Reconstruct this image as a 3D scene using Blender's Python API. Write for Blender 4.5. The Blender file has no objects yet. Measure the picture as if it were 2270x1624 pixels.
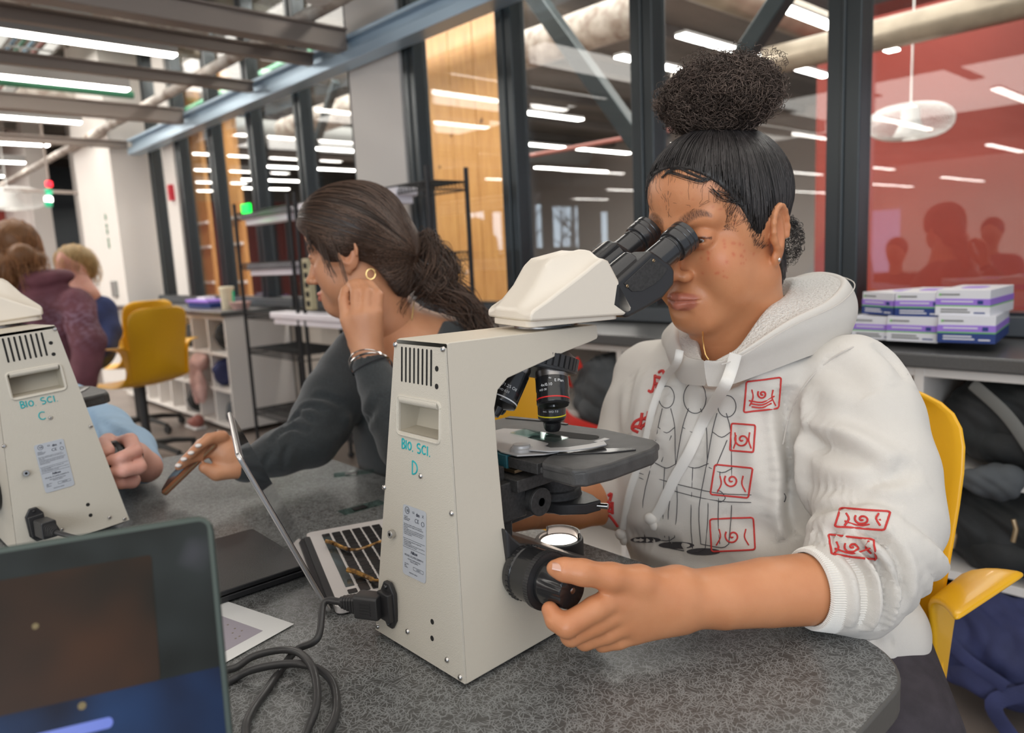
import bpy, math, random
import numpy as np
from mathutils import Vector, Matrix
from mathutils.bvhtree import BVHTree
HEADO, HEADYAW, HEADPIT, HEADROLL, HEADS = (-.492, .730, 1.128), .12, .16, -.02, .985; H2, H2Y, H2P = (712, 572, 1.37), .80, .18
EXPO, WORLD, LTOP, LWIN, GLASSR = 0.5, .45, 58, 90, 1.5
random.seed(7); rng = np.random.default_rng(7)
S = bpy.context.scene
COL = S.collection
# ---------------------------------------------------------------- camera
CF, CH = 1637.1, 1.12
YAW, PIT, ROL = math.radians(42.7245), math.radians(8.6434), math.radians(2.7749)
f0 = np.array([-math.cos(YAW), math.sin(YAW), 0.]); r0 = np.array([math.sin(YAW), math.cos(YAW), 0.]); u0 = np.array([0, 0, 1.])
cf = f0*math.cos(PIT) - u0*math.sin(PIT); cu = u0*math.cos(PIT) + f0*math.sin(PIT)
cr = r0*math.cos(ROL) - cu*math.sin(ROL); cu = cu*math.cos(ROL) + r0*math.sin(ROL)
CC = np.array([0, 0, CH])
cam = bpy.data.objects.new('camera', bpy.data.cameras.new('camera')); COL.objects.link(cam)
cam.matrix_world = Matrix([[cr[i], cu[i], -cf[i], CC[i]] for i in range(3)] + [[0, 0, 0, 1]])
cam.data.sensor_width = 36; cam.data.lens = CF/2270*36
cam.data.clip_start = .05; cam.data.clip_end = 80
cam.data.dof.use_dof = True; cam.data.dof.focus_distance = .74; cam.data.dof.aperture_fstop = 5.6
S.camera = cam
S.view_settings.view_transform = 'Standard'; S.view_settings.look = 'None'
S.view_settings.gamma = 1; S.view_settings.use_curve_mapping = False
S.view_settings.exposure = EXPO
S.cycles.max_bounces = 6; S.cycles.transparent_max_bounces = 12; S.cycles.caustics_reflective = False; S.cycles.caustics_refractive = False
S.cycles.sample_clamp_indirect = 6
# ---------------------------------------------------------------- world: even daylight haze around the open side of the room
W = bpy.data.worlds.new('world'); S.world = W; W.use_nodes = True
W.node_tree.nodes['Background'].inputs[0].default_value = (.80, .88, 1, 1)
W.node_tree.nodes['Background'].inputs[1].default_value = WORLD
def area(name, loc, sx, sy, power, rot=(0, 0, 0), col=(1, .95, .88)):
    l = bpy.data.lights.new(name, 'AREA'); l.shape = 'RECTANGLE'; l.size = sx; l.size_y = sy; l.energy = power; l.color = col
    o = bpy.data.objects.new(name, l); COL.objects.link(o); o.location = loc; o.rotation_euler = rot
    return o
# ceiling wash from the many fixtures overhead and daylight from the window side of the room
area('ceiling_wash', (.9, -.6, 2.9), 4.5, 4.5, LTOP)
area('window_daylight', (2.6, -4.2, 1.9), 4, 2.2, LWIN, (math.radians(72), 0, math.radians(30)), (.86, .93, 1))
area('other_room_wash', (-5.5, 5.6, 3.0), 8, 3.5, 250)
area('plywood_fill', (-4.0, 2.75, 3.05), 9, .35, 150, (math.radians(14), 0, 0))  # added unseen fill lamp, brightens the plywood fronts behind the glass
area('far_room_wash', (-8.5, -.6, 3.05), 7, 5, 300)
area('back_wall_fill', (-4, -15.5, 3.1), 12, 5, 1100, (math.radians(-25), 0, 0))  # added fill lamp, brightens the back wall so its haze shows in the glass
area('mid_room_wash', (-4, -8, 3.15), 8, 4, 200)
def ray(x, y): return cf + cr*(x - 1135)/CF - cu*(y - 812)/CF
def at(x, y, D): return CC + ray(x, y)*D                       # point D metres deep on a sight line
def atz(x, y, z):
    d = ray(x, y); return CC + d*(z - CH)/d[2]
def aty(x, y, Y):
    d = ray(x, y); return CC + d*Y/d[1]
def atx(x, y, X):
    d = ray(x, y); return CC + d*X/d[0]
# ---------------------------------------------------------------- materials
M = {}
def mat(name, col, rough=.5, metal=0, noise=0, nscale=40, bump=0, bscale=200, spec=.5, coat=0, emit=0, sss=0, stretch=None, col2=None, sheen=0):
    m = bpy.data.materials.new(name); m.use_nodes = True; nt = m.node_tree; b = nt.nodes['Principled BSDF']
    c = (*col, 1)
    b.inputs['Base Color'].default_value = c; b.inputs['Roughness'].default_value = rough; b.inputs['Metallic'].default_value = metal
    b.inputs['Specular IOR Level'].default_value = spec; b.inputs['Coat Weight'].default_value = coat
    if sheen: b.inputs['Sheen Weight'].default_value = sheen
    if sss:
        b.inputs['Subsurface Weight'].default_value = sss; b.inputs['Subsurface Radius'].default_value = (.010, .004, .002); b.inputs['Subsurface Scale'].default_value = 1
    if emit:
        b.inputs['Emission Color'].default_value = c; b.inputs['Emission Strength'].default_value = emit
    tc = nt.nodes.new('ShaderNodeTexCoord'); mp = nt.nodes.new('ShaderNodeMapping'); nt.links.new(tc.outputs['Object'], mp.inputs[0])
    if stretch: mp.inputs['Scale'].default_value = stretch
    if noise:
        n = nt.nodes.new('ShaderNodeTexNoise'); n.inputs['Scale'].default_value = nscale; n.inputs['Detail'].default_value = 4
        nt.links.new(mp.outputs[0], n.inputs['Vector'])
        mx = nt.nodes.new('ShaderNodeMixRGB'); mx.inputs[1].default_value = c
        mx.inputs[2].default_value = (*(col2 or [v*(1 - noise) for v in col]), 1)
        rp = nt.nodes.new('ShaderNodeMapRange'); rp.inputs[1].default_value = .35; rp.inputs[2].default_value = .65
        nt.links.new(n.outputs[0], rp.inputs[0]); nt.links.new(rp.outputs[0], mx.inputs[0]); nt.links.new(mx.outputs[0], b.inputs['Base Color'])
    if bump:
        n2 = nt.nodes.new('ShaderNodeTexNoise'); n2.inputs['Scale'].default_value = bscale; n2.inputs['Detail'].default_value = 3
        bp = nt.nodes.new('ShaderNodeBump'); bp.inputs['Strength'].default_value = bump; bp.inputs['Distance'].default_value = .002
        nt.links.new(mp.outputs[0], n2.inputs['Vector']); nt.links.new(n2.outputs[0], bp.inputs['Height']); nt.links.new(bp.outputs[0], b.inputs['Normal'])
    M[name] = m; return m
def vcol(m, strength=1):
    """multiply the base colour by the vertex colour layer (lips, brows, hair, prints are coloured per vertex)"""
    nt = m.node_tree; b = nt.nodes['Principled BSDF']; a = nt.nodes.new('ShaderNodeVertexColor'); a.layer_name = 'Col'
    mx = nt.nodes.new('ShaderNodeMixRGB'); mx.blend_type = 'MULTIPLY'; mx.inputs[0].default_value = strength
    if b.inputs['Base Color'].links:
        nt.links.new(b.inputs['Base Color'].links[0].from_socket, mx.inputs[1])
    else: mx.inputs[1].default_value = b.inputs['Base Color'].default_value
    nt.links.new(a.outputs[0], mx.inputs[2]); nt.links.new(mx.outputs[0], b.inputs['Base Color'])
# ---------------------------------------------------------------- objects
def tag(o, label=None, cat=None, group=None, kind=None):
    for k, v in (('label', label), ('category', cat), ('group', group), ('kind', kind)):
        if v: o[k] = v
    return o
def thing(name, label, cat, loc=(0, 0, 0), rotz=0, group=None):
    o = bpy.data.objects.new(name, None); COL.objects.link(o); o.location = loc; o.rotation_euler = (0, 0, rotz)
    o.empty_display_size = .05
    return tag(o, label, cat, group)
def wm(o):
    m = Matrix.LocRotScale(o.location, o.rotation_euler, o.scale)
    return (wm(o.parent) @ m) if o.parent else m
def basis(d):
    d = np.array(d, float); d /= np.linalg.norm(d)
    a = np.array([0, 0, 1.]) if abs(d[2]) < .9 else np.array([1., 0, 0])
    x = np.cross(a, d); x /= np.linalg.norm(x); return x, np.cross(d, x), d
class MB:
    """collects shapes as vertices and faces; build() links them as ONE mesh object"""
    def __init__(s): s.v = []; s.f = []; s.n = 0; s.mi = []; s.cur = 0; s.c = []
    def add(s, v, f, T=None):
        v = np.asarray(v, float)
        if T is not None:
            T = np.array(T, float); v = v @ T[:3, :3].T + T[:3, 3]
        s.v.append(v); s.f += [tuple(i + s.n for i in q) for q in f]; s.mi += [s.cur]*len(f); s.n += len(v); return s
    def box(s, c, sz, R=None):
        x, y, z = [k/2 for k in sz]
        v = np.array([(a*x, b*y, d*z) for a in (-1, 1) for b in (-1, 1) for d in (-1, 1)])
        if R is not None: v = v @ np.array(R, float)[:3, :3].T
        return s.add(v + np.array(c), [(0, 1, 3, 2), (4, 6, 7, 5), (0, 4, 5, 1), (2, 3, 7, 6), (0, 2, 6, 4), (1, 5, 7, 3)])
    def bb(s, lo, hi): return s.box([(a + b)/2 for a, b in zip(lo, hi)], [abs(b - a) for a, b in zip(lo, hi)])
    def lathe(s, prof, o=(0, 0, 0), d=(0, 0, 1), n=32, a0=0, a1=2*math.pi, cap=True):
        X, Y, Z = basis(d); o = np.array(o, float); full = abs(a1 - a0 - 2*math.pi) < 1e-6; m = n if full else n + 1
        v = []; f = []
        for r, h in prof:
            for i in range(m):
                t = a0 + (a1 - a0)*i/n; v.append(o + Z*h + (X*math.cos(t) + Y*math.sin(t))*r)
        for j in range(len(prof) - 1):
            for i in range(n):
                k = (i + 1) % m if full else i + 1
                f.append((j*m + i, j*m + k, (j + 1)*m + k, (j + 1)*m + i))
        if cap and full:
            if prof[0][0] > 1e-6: f.append(tuple(range(m - 1, -1, -1)))
            if prof[-1][0] > 1e-6: f.append(tuple((len(prof) - 1)*m + i for i in range(m)))
        return s.add(v, f)
    def cyl(s, a, b, r, r2=None, n=24):
        a = np.array(a, float); b = np.array(b, float); L = np.linalg.norm(b - a)
        return s.lathe([(r, 0), (r if r2 is None else r2, L)], a, b - a, n)
    def tube(s, pts, r, n=8, caps=True):
        P = np.array(pts, float); k = len(P); rr = np.full(k, r) if np.isscalar(r) else np.array(r)
        T = np.gradient(P, axis=0); T /= np.maximum(np.linalg.norm(T, axis=1), 1e-9)[:, None]
        x = basis(T[0])[0]; v = []
        for i in range(k):
            x = x - T[i]*(x @ T[i]); x /= max(np.linalg.norm(x), 1e-9); y = np.cross(T[i], x)
            for j in range(n):
                a = 2*math.pi*j/n; v.append(P[i] + rr[i]*(x*math.cos(a) + y*math.sin(a)))
        f = [(i*n + j, i*n + (j + 1) % n, (i + 1)*n + (j + 1) % n, (i + 1)*n + j) for i in range(k - 1) for j in range(n)]
        if caps: f += [tuple(range(n - 1, -1, -1)), tuple((k - 1)*n + j for j in range(n))]
        return s.add(v, f)
    def prism(s, out, h0, h1, ax=(0, 1, 2)):
        """outline (2D, counter-clockwise) extruded between h0 and h1; ax says where u, v and the height go"""
        n = len(out); v = []
        for h in (h0, h1):
            for p in out:
                q = [0, 0, 0]; q[ax[0]] = p[0]; q[ax[1]] = p[1]; q[ax[2]] = h; v.append(q)
        return s.add(v, [tuple(range(n - 1, -1, -1)), tuple(range(n, 2*n))] + [(i, (i + 1) % n, n + (i + 1) % n, n + i) for i in range(n)])
    def grid(s, P, closed=False):
        P = np.array(P, float); a, b, _ = P.shape; w = b if closed else b - 1
        return s.add(P.reshape(-1, 3), [(i*b + j, i*b + (j + 1) % b, (i + 1)*b + (j + 1) % b, (i + 1)*b + j) for i in range(a - 1) for j in range(w)])
    def ell(s, c, r, n=20, R=None):
        v = [];  m = n//2
        for i in range(m + 1):
            for j in range(n):
                t = math.pi*i/m; a = 2*math.pi*j/n; v.append((r[0]*math.sin(t)*math.cos(a), r[1]*math.sin(t)*math.sin(a), r[2]*math.cos(t)))
        v = np.array(v)
        if R is not None: v = v @ np.array(R, float)[:3, :3].T
        return s.add(v + np.array(c), [(i*n + j, (i + 1)*n + j, (i + 1)*n + (j + 1) % n, i*n + (j + 1) % n) for i in range(m) for j in range(n)])
    def build(s, name, m, parent=None, bevel=0, seg=2, smooth=True, world=False, sub=0, solid=0, label=None, kind=None, col=None, loc=None):
        v = np.concatenate(s.v) if s.v else np.zeros((0, 3))
        if world and parent is not None:
            Mi = np.array(wm(parent).inverted()); v = v @ Mi[:3, :3].T + Mi[:3, 3]
        me = bpy.data.meshes.new(name); me.from_pydata(v.tolist(), [], s.f); me.validate()
        ms = m if isinstance(m, (list, tuple)) else [m]
        for q in ms: me.materials.append(M[q] if isinstance(q, str) else q)
        if len(ms) > 1 and len(me.polygons) == len(s.mi): me.polygons.foreach_set('material_index', s.mi)
        if col is not None:
            ca = me.color_attributes.new('Col', 'FLOAT_COLOR', 'POINT'); c4 = np.ones((len(v), 4)); c4[:, :3] = col; ca.data.foreach_set('color', c4.ravel())
        o = bpy.data.objects.new(name, me); COL.objects.link(o); o.parent = parent
        if smooth: 
            me.polygons.foreach_set('use_smooth', [True]*len(me.polygons))
        if solid:
            md = o.modifiers.new('s', 'SOLIDIFY'); md.thickness = solid; md.offset = 0
        if sub: md = o.modifiers.new('u', 'SUBSURF'); md.levels = sub; md.render_levels = sub
        if bevel:
            md = o.modifiers.new('b', 'BEVEL'); md.width = bevel; md.segments = seg; md.limit_method = 'ANGLE'; md.angle_limit = math.radians(38); md.harden_normals = False
        if smooth and not sub: o.modifiers.new('w', 'WEIGHTED_NORMAL').keep_sharp = True; sharp(me, 40)
        if label: o['label'] = label
        if kind: o['kind'] = kind
        if loc is not None: o.location = loc
        return o
def sharp(me, deg):
    try: me.set_sharp_from_angle(angle=math.radians(deg))
    except Exception: pass
def struct(name, mb, m, **k): return mb.build(name, m, kind='structure', **k)
def copytree(o, parent=None):
    c = o.copy(); COL.objects.link(c); c.parent = parent
    for ch in list(o.children): copytree(ch, c)
    return c
def rrect(w, h, r, n=5, cx=0, cy=0):
    out = []
    for sx, sy, a in ((1, 1, 0), (-1, 1, 90), (-1, -1, 180), (1, -1, 270)):
        for i in range(n + 1):
            t = math.radians(a + 90*i/n); out.append((cx + sx*(w/2 - r) + r*math.cos(t), cy + sy*(h/2 - r) + r*math.sin(t)))
    return out
def text(body, size, T, m, parent, name='lettering', ext=.0001, ax='LEFT', bold=0, label=None, shear=0):
    c = bpy.data.curves.new(name, 'FONT'); c.body = body; c.size = size; c.extrude = ext; c.align_x = ax; c.offset = bold*size; c.shear = shear; c.resolution_u = 3
    t = bpy.data.objects.new('tmp', c); COL.objects.link(t)
    dg = bpy.context.evaluated_depsgraph_get(); me = bpy.data.meshes.new_from_object(t.evaluated_get(dg))
    bpy.data.objects.remove(t); me.transform(T); me.materials.clear(); me.materials.append(M[m])
    o = bpy.data.objects.new(name, me); COL.objects.link(o); o.parent = parent
    if label: o['label'] = label
    return o
def frame(o, x, y, z=None):
    x = Vector(x).normalized(); y = Vector(y).normalized(); z = x.cross(y)
    return Matrix(((x[0], y[0], z[0], o[0]), (x[1], y[1], z[1], o[1]), (x[2], y[2], z[2], o[2]), (0, 0, 0, 1)))
# ---------------------------------------------------------------- smooth solid modelling (distance field -> one continuous mesh)
class SDF:
    def __init__(s, lo, hi, h):
        s.lo = np.array(lo, float); s.h = h; s.dim = np.ceil((np.array(hi) - s.lo)/h).astype(int) + 1
        s.D = np.full(s.dim, 1.0, np.float32); s.T = None
        s.ax = [(s.lo[i] + np.arange(s.dim[i])*h).astype(np.float32) for i in range(3)]
    def _sl(s, lo, hi):
        a = np.clip(((lo - s.lo)/s.h).astype(int) - 1, 0, s.dim); b = np.clip(((hi - s.lo)/s.h).astype(int) + 3, 0, s.dim)
        if np.any(b <= a): return None
        sl = tuple(slice(a[i], b[i]) for i in range(3))
        X = s.ax[0][sl[0]][:, None, None]; Y = s.ax[1][sl[1]][None, :, None]; Z = s.ax[2][sl[2]][None, None, :]
        return sl, X, Y, Z
    def _put(s, sl, d, k, sub):
        A = s.D[sl]
        if sub:
            if k > 0:
                h = np.clip(.5 - .5*(A + d)/k, 0, 1); s.D[sl] = A*(1 - h) - d*h + k*h*(1 - h)
            else: s.D[sl] = np.maximum(A, -d)
        elif k > 0:
            h = np.clip(.5 + .5*(A - d)/k, 0, 1); s.D[sl] = A*(1 - h) + d*h - k*h*(1 - h)
        else: s.D[sl] = np.minimum(A, d)
    def P(s, p): return np.array(p, float) if s.T is None else s.T(np.array(p, float))
    def cap(s, a, b, ra, rb=None, k=.01, sub=False, sc=1):
        rb = ra if rb is None else rb; a = s.P(a); b = s.P(b); ra *= sc; rb *= sc; m = max(ra, rb) + k + 3*s.h
        q = s._sl(np.minimum(a, b) - m, np.maximum(a, b) + m)
        if q is None: return s
        sl, X, Y, Z = q; ab = b - a; L2 = max(float(ab @ ab), 1e-12)
        t = np.clip(((X - a[0])*ab[0] + (Y - a[1])*ab[1] + (Z - a[2])*ab[2])/L2, 0, 1)
        d = np.sqrt((X - a[0] - t*ab[0])**2 + (Y - a[1] - t*ab[1])**2 + (Z - a[2] - t*ab[2])**2) - (ra + (rb - ra)*t)
        s._put(sl, d, k, sub); return s
    def chain(s, pts, k=.01, sub=False):
        for (a, ra), (b, rb) in zip(pts[:-1], pts[1:]): s.cap(a, b, ra, rb, k, sub)
        return s
    def ell(s, c, r, k=.01, R=None, sub=False, raw=False):
        """ellipsoid; R rows are its axes (3x3), in the SDF's own frame"""
        c = np.array(c, float) if raw else s.P(c); r = np.array(r, float)
        A = np.eye(3) if R is None else np.array(R, float)
        if s.T is not None and not raw: A = A @ s.TR
        ext = np.sqrt(((A*r[:, None])**2).sum(0)) + k + 3*s.h
        q = s._sl(c - ext, c + ext)
        if q is None: return s
        sl, X, Y, Z = q; X = X - c[0]; Y = Y - c[1]; Z = Z - c[2]
        U = [A[i, 0]*X + A[i, 1]*Y + A[i, 2]*Z for i in range(3)]
        k0 = np.sqrt((U[0]/r[0])**2 + (U[1]/r[1])**2 + (U[2]/r[2])**2); k1 = np.sqrt((U[0]/r[0]**2)**2 + (U[1]/r[1]**2)**2 + (U[2]/r[2]**2)**2)
        s._put(sl, k0*(k0 - 1)/np.maximum(k1, 1e-6), k, sub); return s
    def box(s, c, hs, r=.003, k=0, R=None, sub=False):
        c = s.P(c); hs = np.array(hs, float) - r; A = np.eye(3) if R is None else np.array(R, float)
        if s.T is not None: A = A @ s.TR
        ext = (np.abs(A)*(hs + r)[:, None]).sum(0) + k + 3*s.h
        q = s._sl(c - ext, c + ext)
        if q is None: return s
        sl, X, Y, Z = q; X = X - c[0]; Y = Y - c[1]; Z = Z - c[2]
        Q = [np.abs(A[i, 0]*X + A[i, 1]*Y + A[i, 2]*Z) - hs[i] for i in range(3)]
        d = np.sqrt(sum(np.maximum(v, 0)**2 for v in Q)) + np.minimum(np.maximum(Q[0], np.maximum(Q[1], Q[2])), 0) - r
        s._put(sl, d, k, sub); return s
    def frameT(s, o, M3):
        """local frame: origin o, rows of M3 are the local axes in world space"""
        o = np.array(o, float); M3 = np.array(M3, float); s.T = lambda p: o + p @ M3
        s.TR = M3/np.linalg.norm(M3, axis=1)[:, None]
    def mesh(s, it=2):
        D = s.D; n = np.array(D.shape) - 1; neg = D < 0
        cnt = np.zeros(n, np.int8)
        for i in (0, 1):
            for j in (0, 1):
                for k in (0, 1): cnt += neg[i:n[0] + i, j:n[1] + j, k:n[2] + k]
        I, J, K = np.nonzero((cnt > 0) & (cnt < 8)); idx = np.full(n, -1, np.int32); idx[I, J, K] = np.arange(len(I))
        acc = np.zeros((len(I), 3)); num = np.zeros(len(I))
        cor = [(i, j, k) for i in (0, 1) for j in (0, 1) for k in (0, 1)]
        for a in cor:
            for ax in range(3):
                if a[ax]: continue
                b = list(a); b[ax] = 1
                d0 = D[I + a[0], J + a[1], K + a[2]].astype(float); d1 = D[I + b[0], J + b[1], K + b[2]].astype(float)
                mk = (d0 < 0) != (d1 < 0); t = np.where(mk, d0/np.where(mk, d0 - d1, 1), 0)
                p = np.array(a, float)[None, :].repeat(len(I), 0); p[:, ax] += t
                acc += p*mk[:, None]; num += mk
        V = s.lo + (np.stack([I, J, K], 1) + acc/num[:, None])*s.h
        F = []
        for ax in range(3):
            u, v = [(1, 2), (2, 0), (0, 1)][ax]
            sa = [slice(1, n[i]) for i in range(3)]; sa[ax] = slice(0, n[ax]); sb = list(sa); sb[ax] = slice(1, n[ax] + 1)
            A = neg[tuple(sa)]; B = neg[tuple(sb)]; E = np.nonzero(A != B); fl = A[E]
            e = [E[i] + (0 if i == ax else 1) for i in range(3)]
            def cell(du, dv):
                q = [x.copy() for x in e]; q[u] -= du; q[v] -= dv; return idx[q[0], q[1], q[2]]
            q = np.stack([cell(1, 1), cell(0, 1), cell(0, 0), cell(1, 0)], 1)
            q[~fl] = q[~fl][:, ::-1]; F.append(q)
        F = np.concatenate(F); F = F[(F >= 0).all(1)]
        for _ in range(it):
            a = np.zeros_like(V); c = np.zeros(len(V))
            for i in range(4):
                np.add.at(a, F[:, i], V[F[:, (i + 1) % 4]]); np.add.at(a, F[:, i], V[F[:, (i - 1) % 4]]); np.add.at(c, F[:, i], 2)
            V = V*.45 + .55*a/np.maximum(c, 1)[:, None]
        return V, F
def vnorm(V, F):
    n = np.cross(V[F[:, 2]] - V[F[:, 0]], V[F[:, 3]] - V[F[:, 1]]); N = np.zeros_like(V)
    for i in range(4): np.add.at(N, F[:, i], n)
    return N/np.maximum(np.linalg.norm(N, axis=1), 1e-12)[:, None]
def meshobj(name, V, F, m, parent=None, col=None, sub=0, label=None, kind=None):
    if parent is not None:
        Mi = np.array(wm(parent).inverted()); V = V @ Mi[:3, :3].T + Mi[:3, 3]
    me = bpy.data.meshes.new(name); me.vertices.add(len(V)); me.vertices.foreach_set('co', V.astype(np.float32).ravel())
    F = np.asarray(F, np.int32); k = F.shape[1]; me.loops.add(F.size); me.loops.foreach_set('vertex_index', F.ravel())
    me.polygons.add(len(F)); me.polygons.foreach_set('loop_start', np.arange(0, F.size, k, dtype=np.int32)); me.polygons.foreach_set('loop_total', np.full(len(F), k, np.int32))
    me.polygons.foreach_set('use_smooth', np.ones(len(F), bool)); me.update(calc_edges=True)
    me.materials.append(M[m])
    if col is not None:
        ca = me.color_attributes.new('Col', 'FLOAT_COLOR', 'POINT'); c4 = np.ones((len(V), 4)); c4[:, :3] = col; ca.data.foreach_set('color', c4.ravel())
    o = bpy.data.objects.new(name, me); COL.objects.link(o); o.parent = parent
    if sub: md = o.modifiers.new('u', 'SUBSURF'); md.levels = sub; md.render_levels = sub
    if label: o['label'] = label
    if kind: o['kind'] = kind
    return o
def strands(P, R, n=3):
    """P: (S,K,3) curves, R: (K,) or (S,K) radii -> vertices, quads of thin tubes"""
    P = np.asarray(P, float); Sn, K, _ = P.shape; R = np.broadcast_to(R, (Sn, K))
    T = np.gradient(P, axis=1); T /= np.maximum(np.linalg.norm(T, axis=2), 1e-9)[..., None]
    a = np.where(np.abs(T[..., 2:3]) < .9, np.array([0, 0, 1.]), np.array([1., 0, 0])); X = np.cross(a, T); X /= np.maximum(np.linalg.norm(X, axis=2), 1e-9)[..., None]; Y = np.cross(T, X)
    ang = 2*np.pi*np.arange(n)/n
    V = P[:, :, None, :] + R[..., None, None]*(X[:, :, None, :]*np.cos(ang)[:, None] + Y[:, :, None, :]*np.sin(ang)[:, None])
    V = V.reshape(-1, 3); s_, k_, j_ = np.meshgrid(np.arange(Sn), np.arange(K - 1), np.arange(n), indexing='ij')
    b = s_*K*n + k_*n; j2 = (j_ + 1) % n
    F = np.stack([b + j_, b + j2, b + n + j2, b + n + j_], -1).reshape(-1, 4)
    return V, F
def smooth_path(pts, n=10):
    P = [np.array(p, float) for p in pts]; P = [2*P[0] - P[1]] + P + [2*P[-1] - P[-2]]; o = []
    for i in range(1, len(P) - 2):
        for j in range(n):
            t = j/n; a, b, c, d = P[i - 1:i + 3]
            o.append(.5*((2*b) + (c - a)*t + (2*a - 5*b + 4*c - d)*t*t + (3*b - a - 3*c + d)*t**3))
    o.append(P[-2]); return o
# ---------------------------------------------------------------- material list
mat('paper', (.86, .86, .85), .6); mat('print_lilac', (.42, .38, .44), .6); mat('print_spot', (.30, .25, .20), .6); mat('tortoise', (.78, .42, .12), .2, noise=.9, nscale=95, coat=.6, col2=(.05, .02, .01))
mat('cream', (.66, .60, .50), .42, bump=.12, bscale=900); mat('cream_panel', (.66, .61, .52), .45, bump=.35, bscale=1100); mat('cream_head', (.82, .74, .63), .38, bump=.06, bscale=900)
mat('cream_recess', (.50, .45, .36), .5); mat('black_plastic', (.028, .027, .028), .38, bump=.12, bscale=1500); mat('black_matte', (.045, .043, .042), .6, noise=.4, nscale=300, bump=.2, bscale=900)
mat('stage_grey', (.075, .073, .072), .5, noise=.3, nscale=60, bump=.15, bscale=1200); mat('black_gloss', (.016, .016, .017), .22, coat=.3); mat('satin_black', (.045, .045, .047), .24, metal=.5, coat=.4)
mat('screw_steel', (.62, .60, .58), .22, 1); mat('hole_shade', (.012, .011, .010), .8); mat('holder_grey', (.44, .43, .43), .42, metal=.3, bump=.1, bscale=1200)  # the near-black entry paints the shade inside holes and slots
mat('nose_silver', (.36, .34, .33), .32, 1); mat('teal_ink', (.01, .42, .45), .5); mat('label_silver', (.60, .63, .68), .35, metal=.2); mat('ink_dark', (.03, .035, .06), .6)
mat('ink_white', (.85, .85, .85), .5); mat('ink_red', (.75, .03, .03), .5); mat('ink_yellow', (.85, .70, .02), .5); mat('ink_blue', (.25, .6, .75), .5)
mat('brass', (.45, .33, .2), .35, 1); mat('teal_edge', (.03, .12, .15), .3)
mat('lamp_glow', (1, .82, .68), .3, emit=5); mat('rubber', (.02, .02, .021), .7); mat('cable_black', (.035, .034, .035), .5, coat=.2)
def glassmat(name, col=(1, 1, 1), refl=1., rough=0.0):
    m = bpy.data.materials.new(name); m.use_nodes = True; nt = m.node_tree; nt.nodes.clear()
    o = nt.nodes.new('ShaderNodeOutputMaterial'); mx = nt.nodes.new('ShaderNodeMixShader'); t = nt.nodes.new('ShaderNodeBsdfTransparent'); g = nt.nodes.new('ShaderNodeBsdfGlossy'); fr = nt.nodes.new('ShaderNodeLayerWeight')
    t.inputs[0].default_value = (*col, 1); g.inputs['Roughness'].default_value = rough; fr.inputs[0].default_value = .5; pw = nt.nodes.new('ShaderNodeMath'); pw.operation = 'POWER'; pw.inputs[1].default_value = 5; ad = nt.nodes.new('ShaderNodeMath'); ad.inputs[1].default_value = .045
    mm = nt.nodes.new('ShaderNodeMath'); mm.operation = 'MULTIPLY'; mm.inputs[1].default_value = refl; mm.use_clamp = True
    nt.links.new(fr.outputs['Facing'], pw.inputs[0]); nt.links.new(pw.outputs[0], ad.inputs[0]); nt.links.new(ad.outputs[0], mm.inputs[0]); nt.links.new(mm.outputs[0], mx.inputs[0]); nt.links.new(t.outputs[0], mx.inputs[1]); nt.links.new(g.outputs[0], mx.inputs[2]); nt.links.new(mx.outputs[0], o.inputs[0])
    M[name] = m
glassmat('slide_glass', (.86, .95, .93), .8); glassmat('window_glass', (.97, .98, .98), GLASSR)
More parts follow.
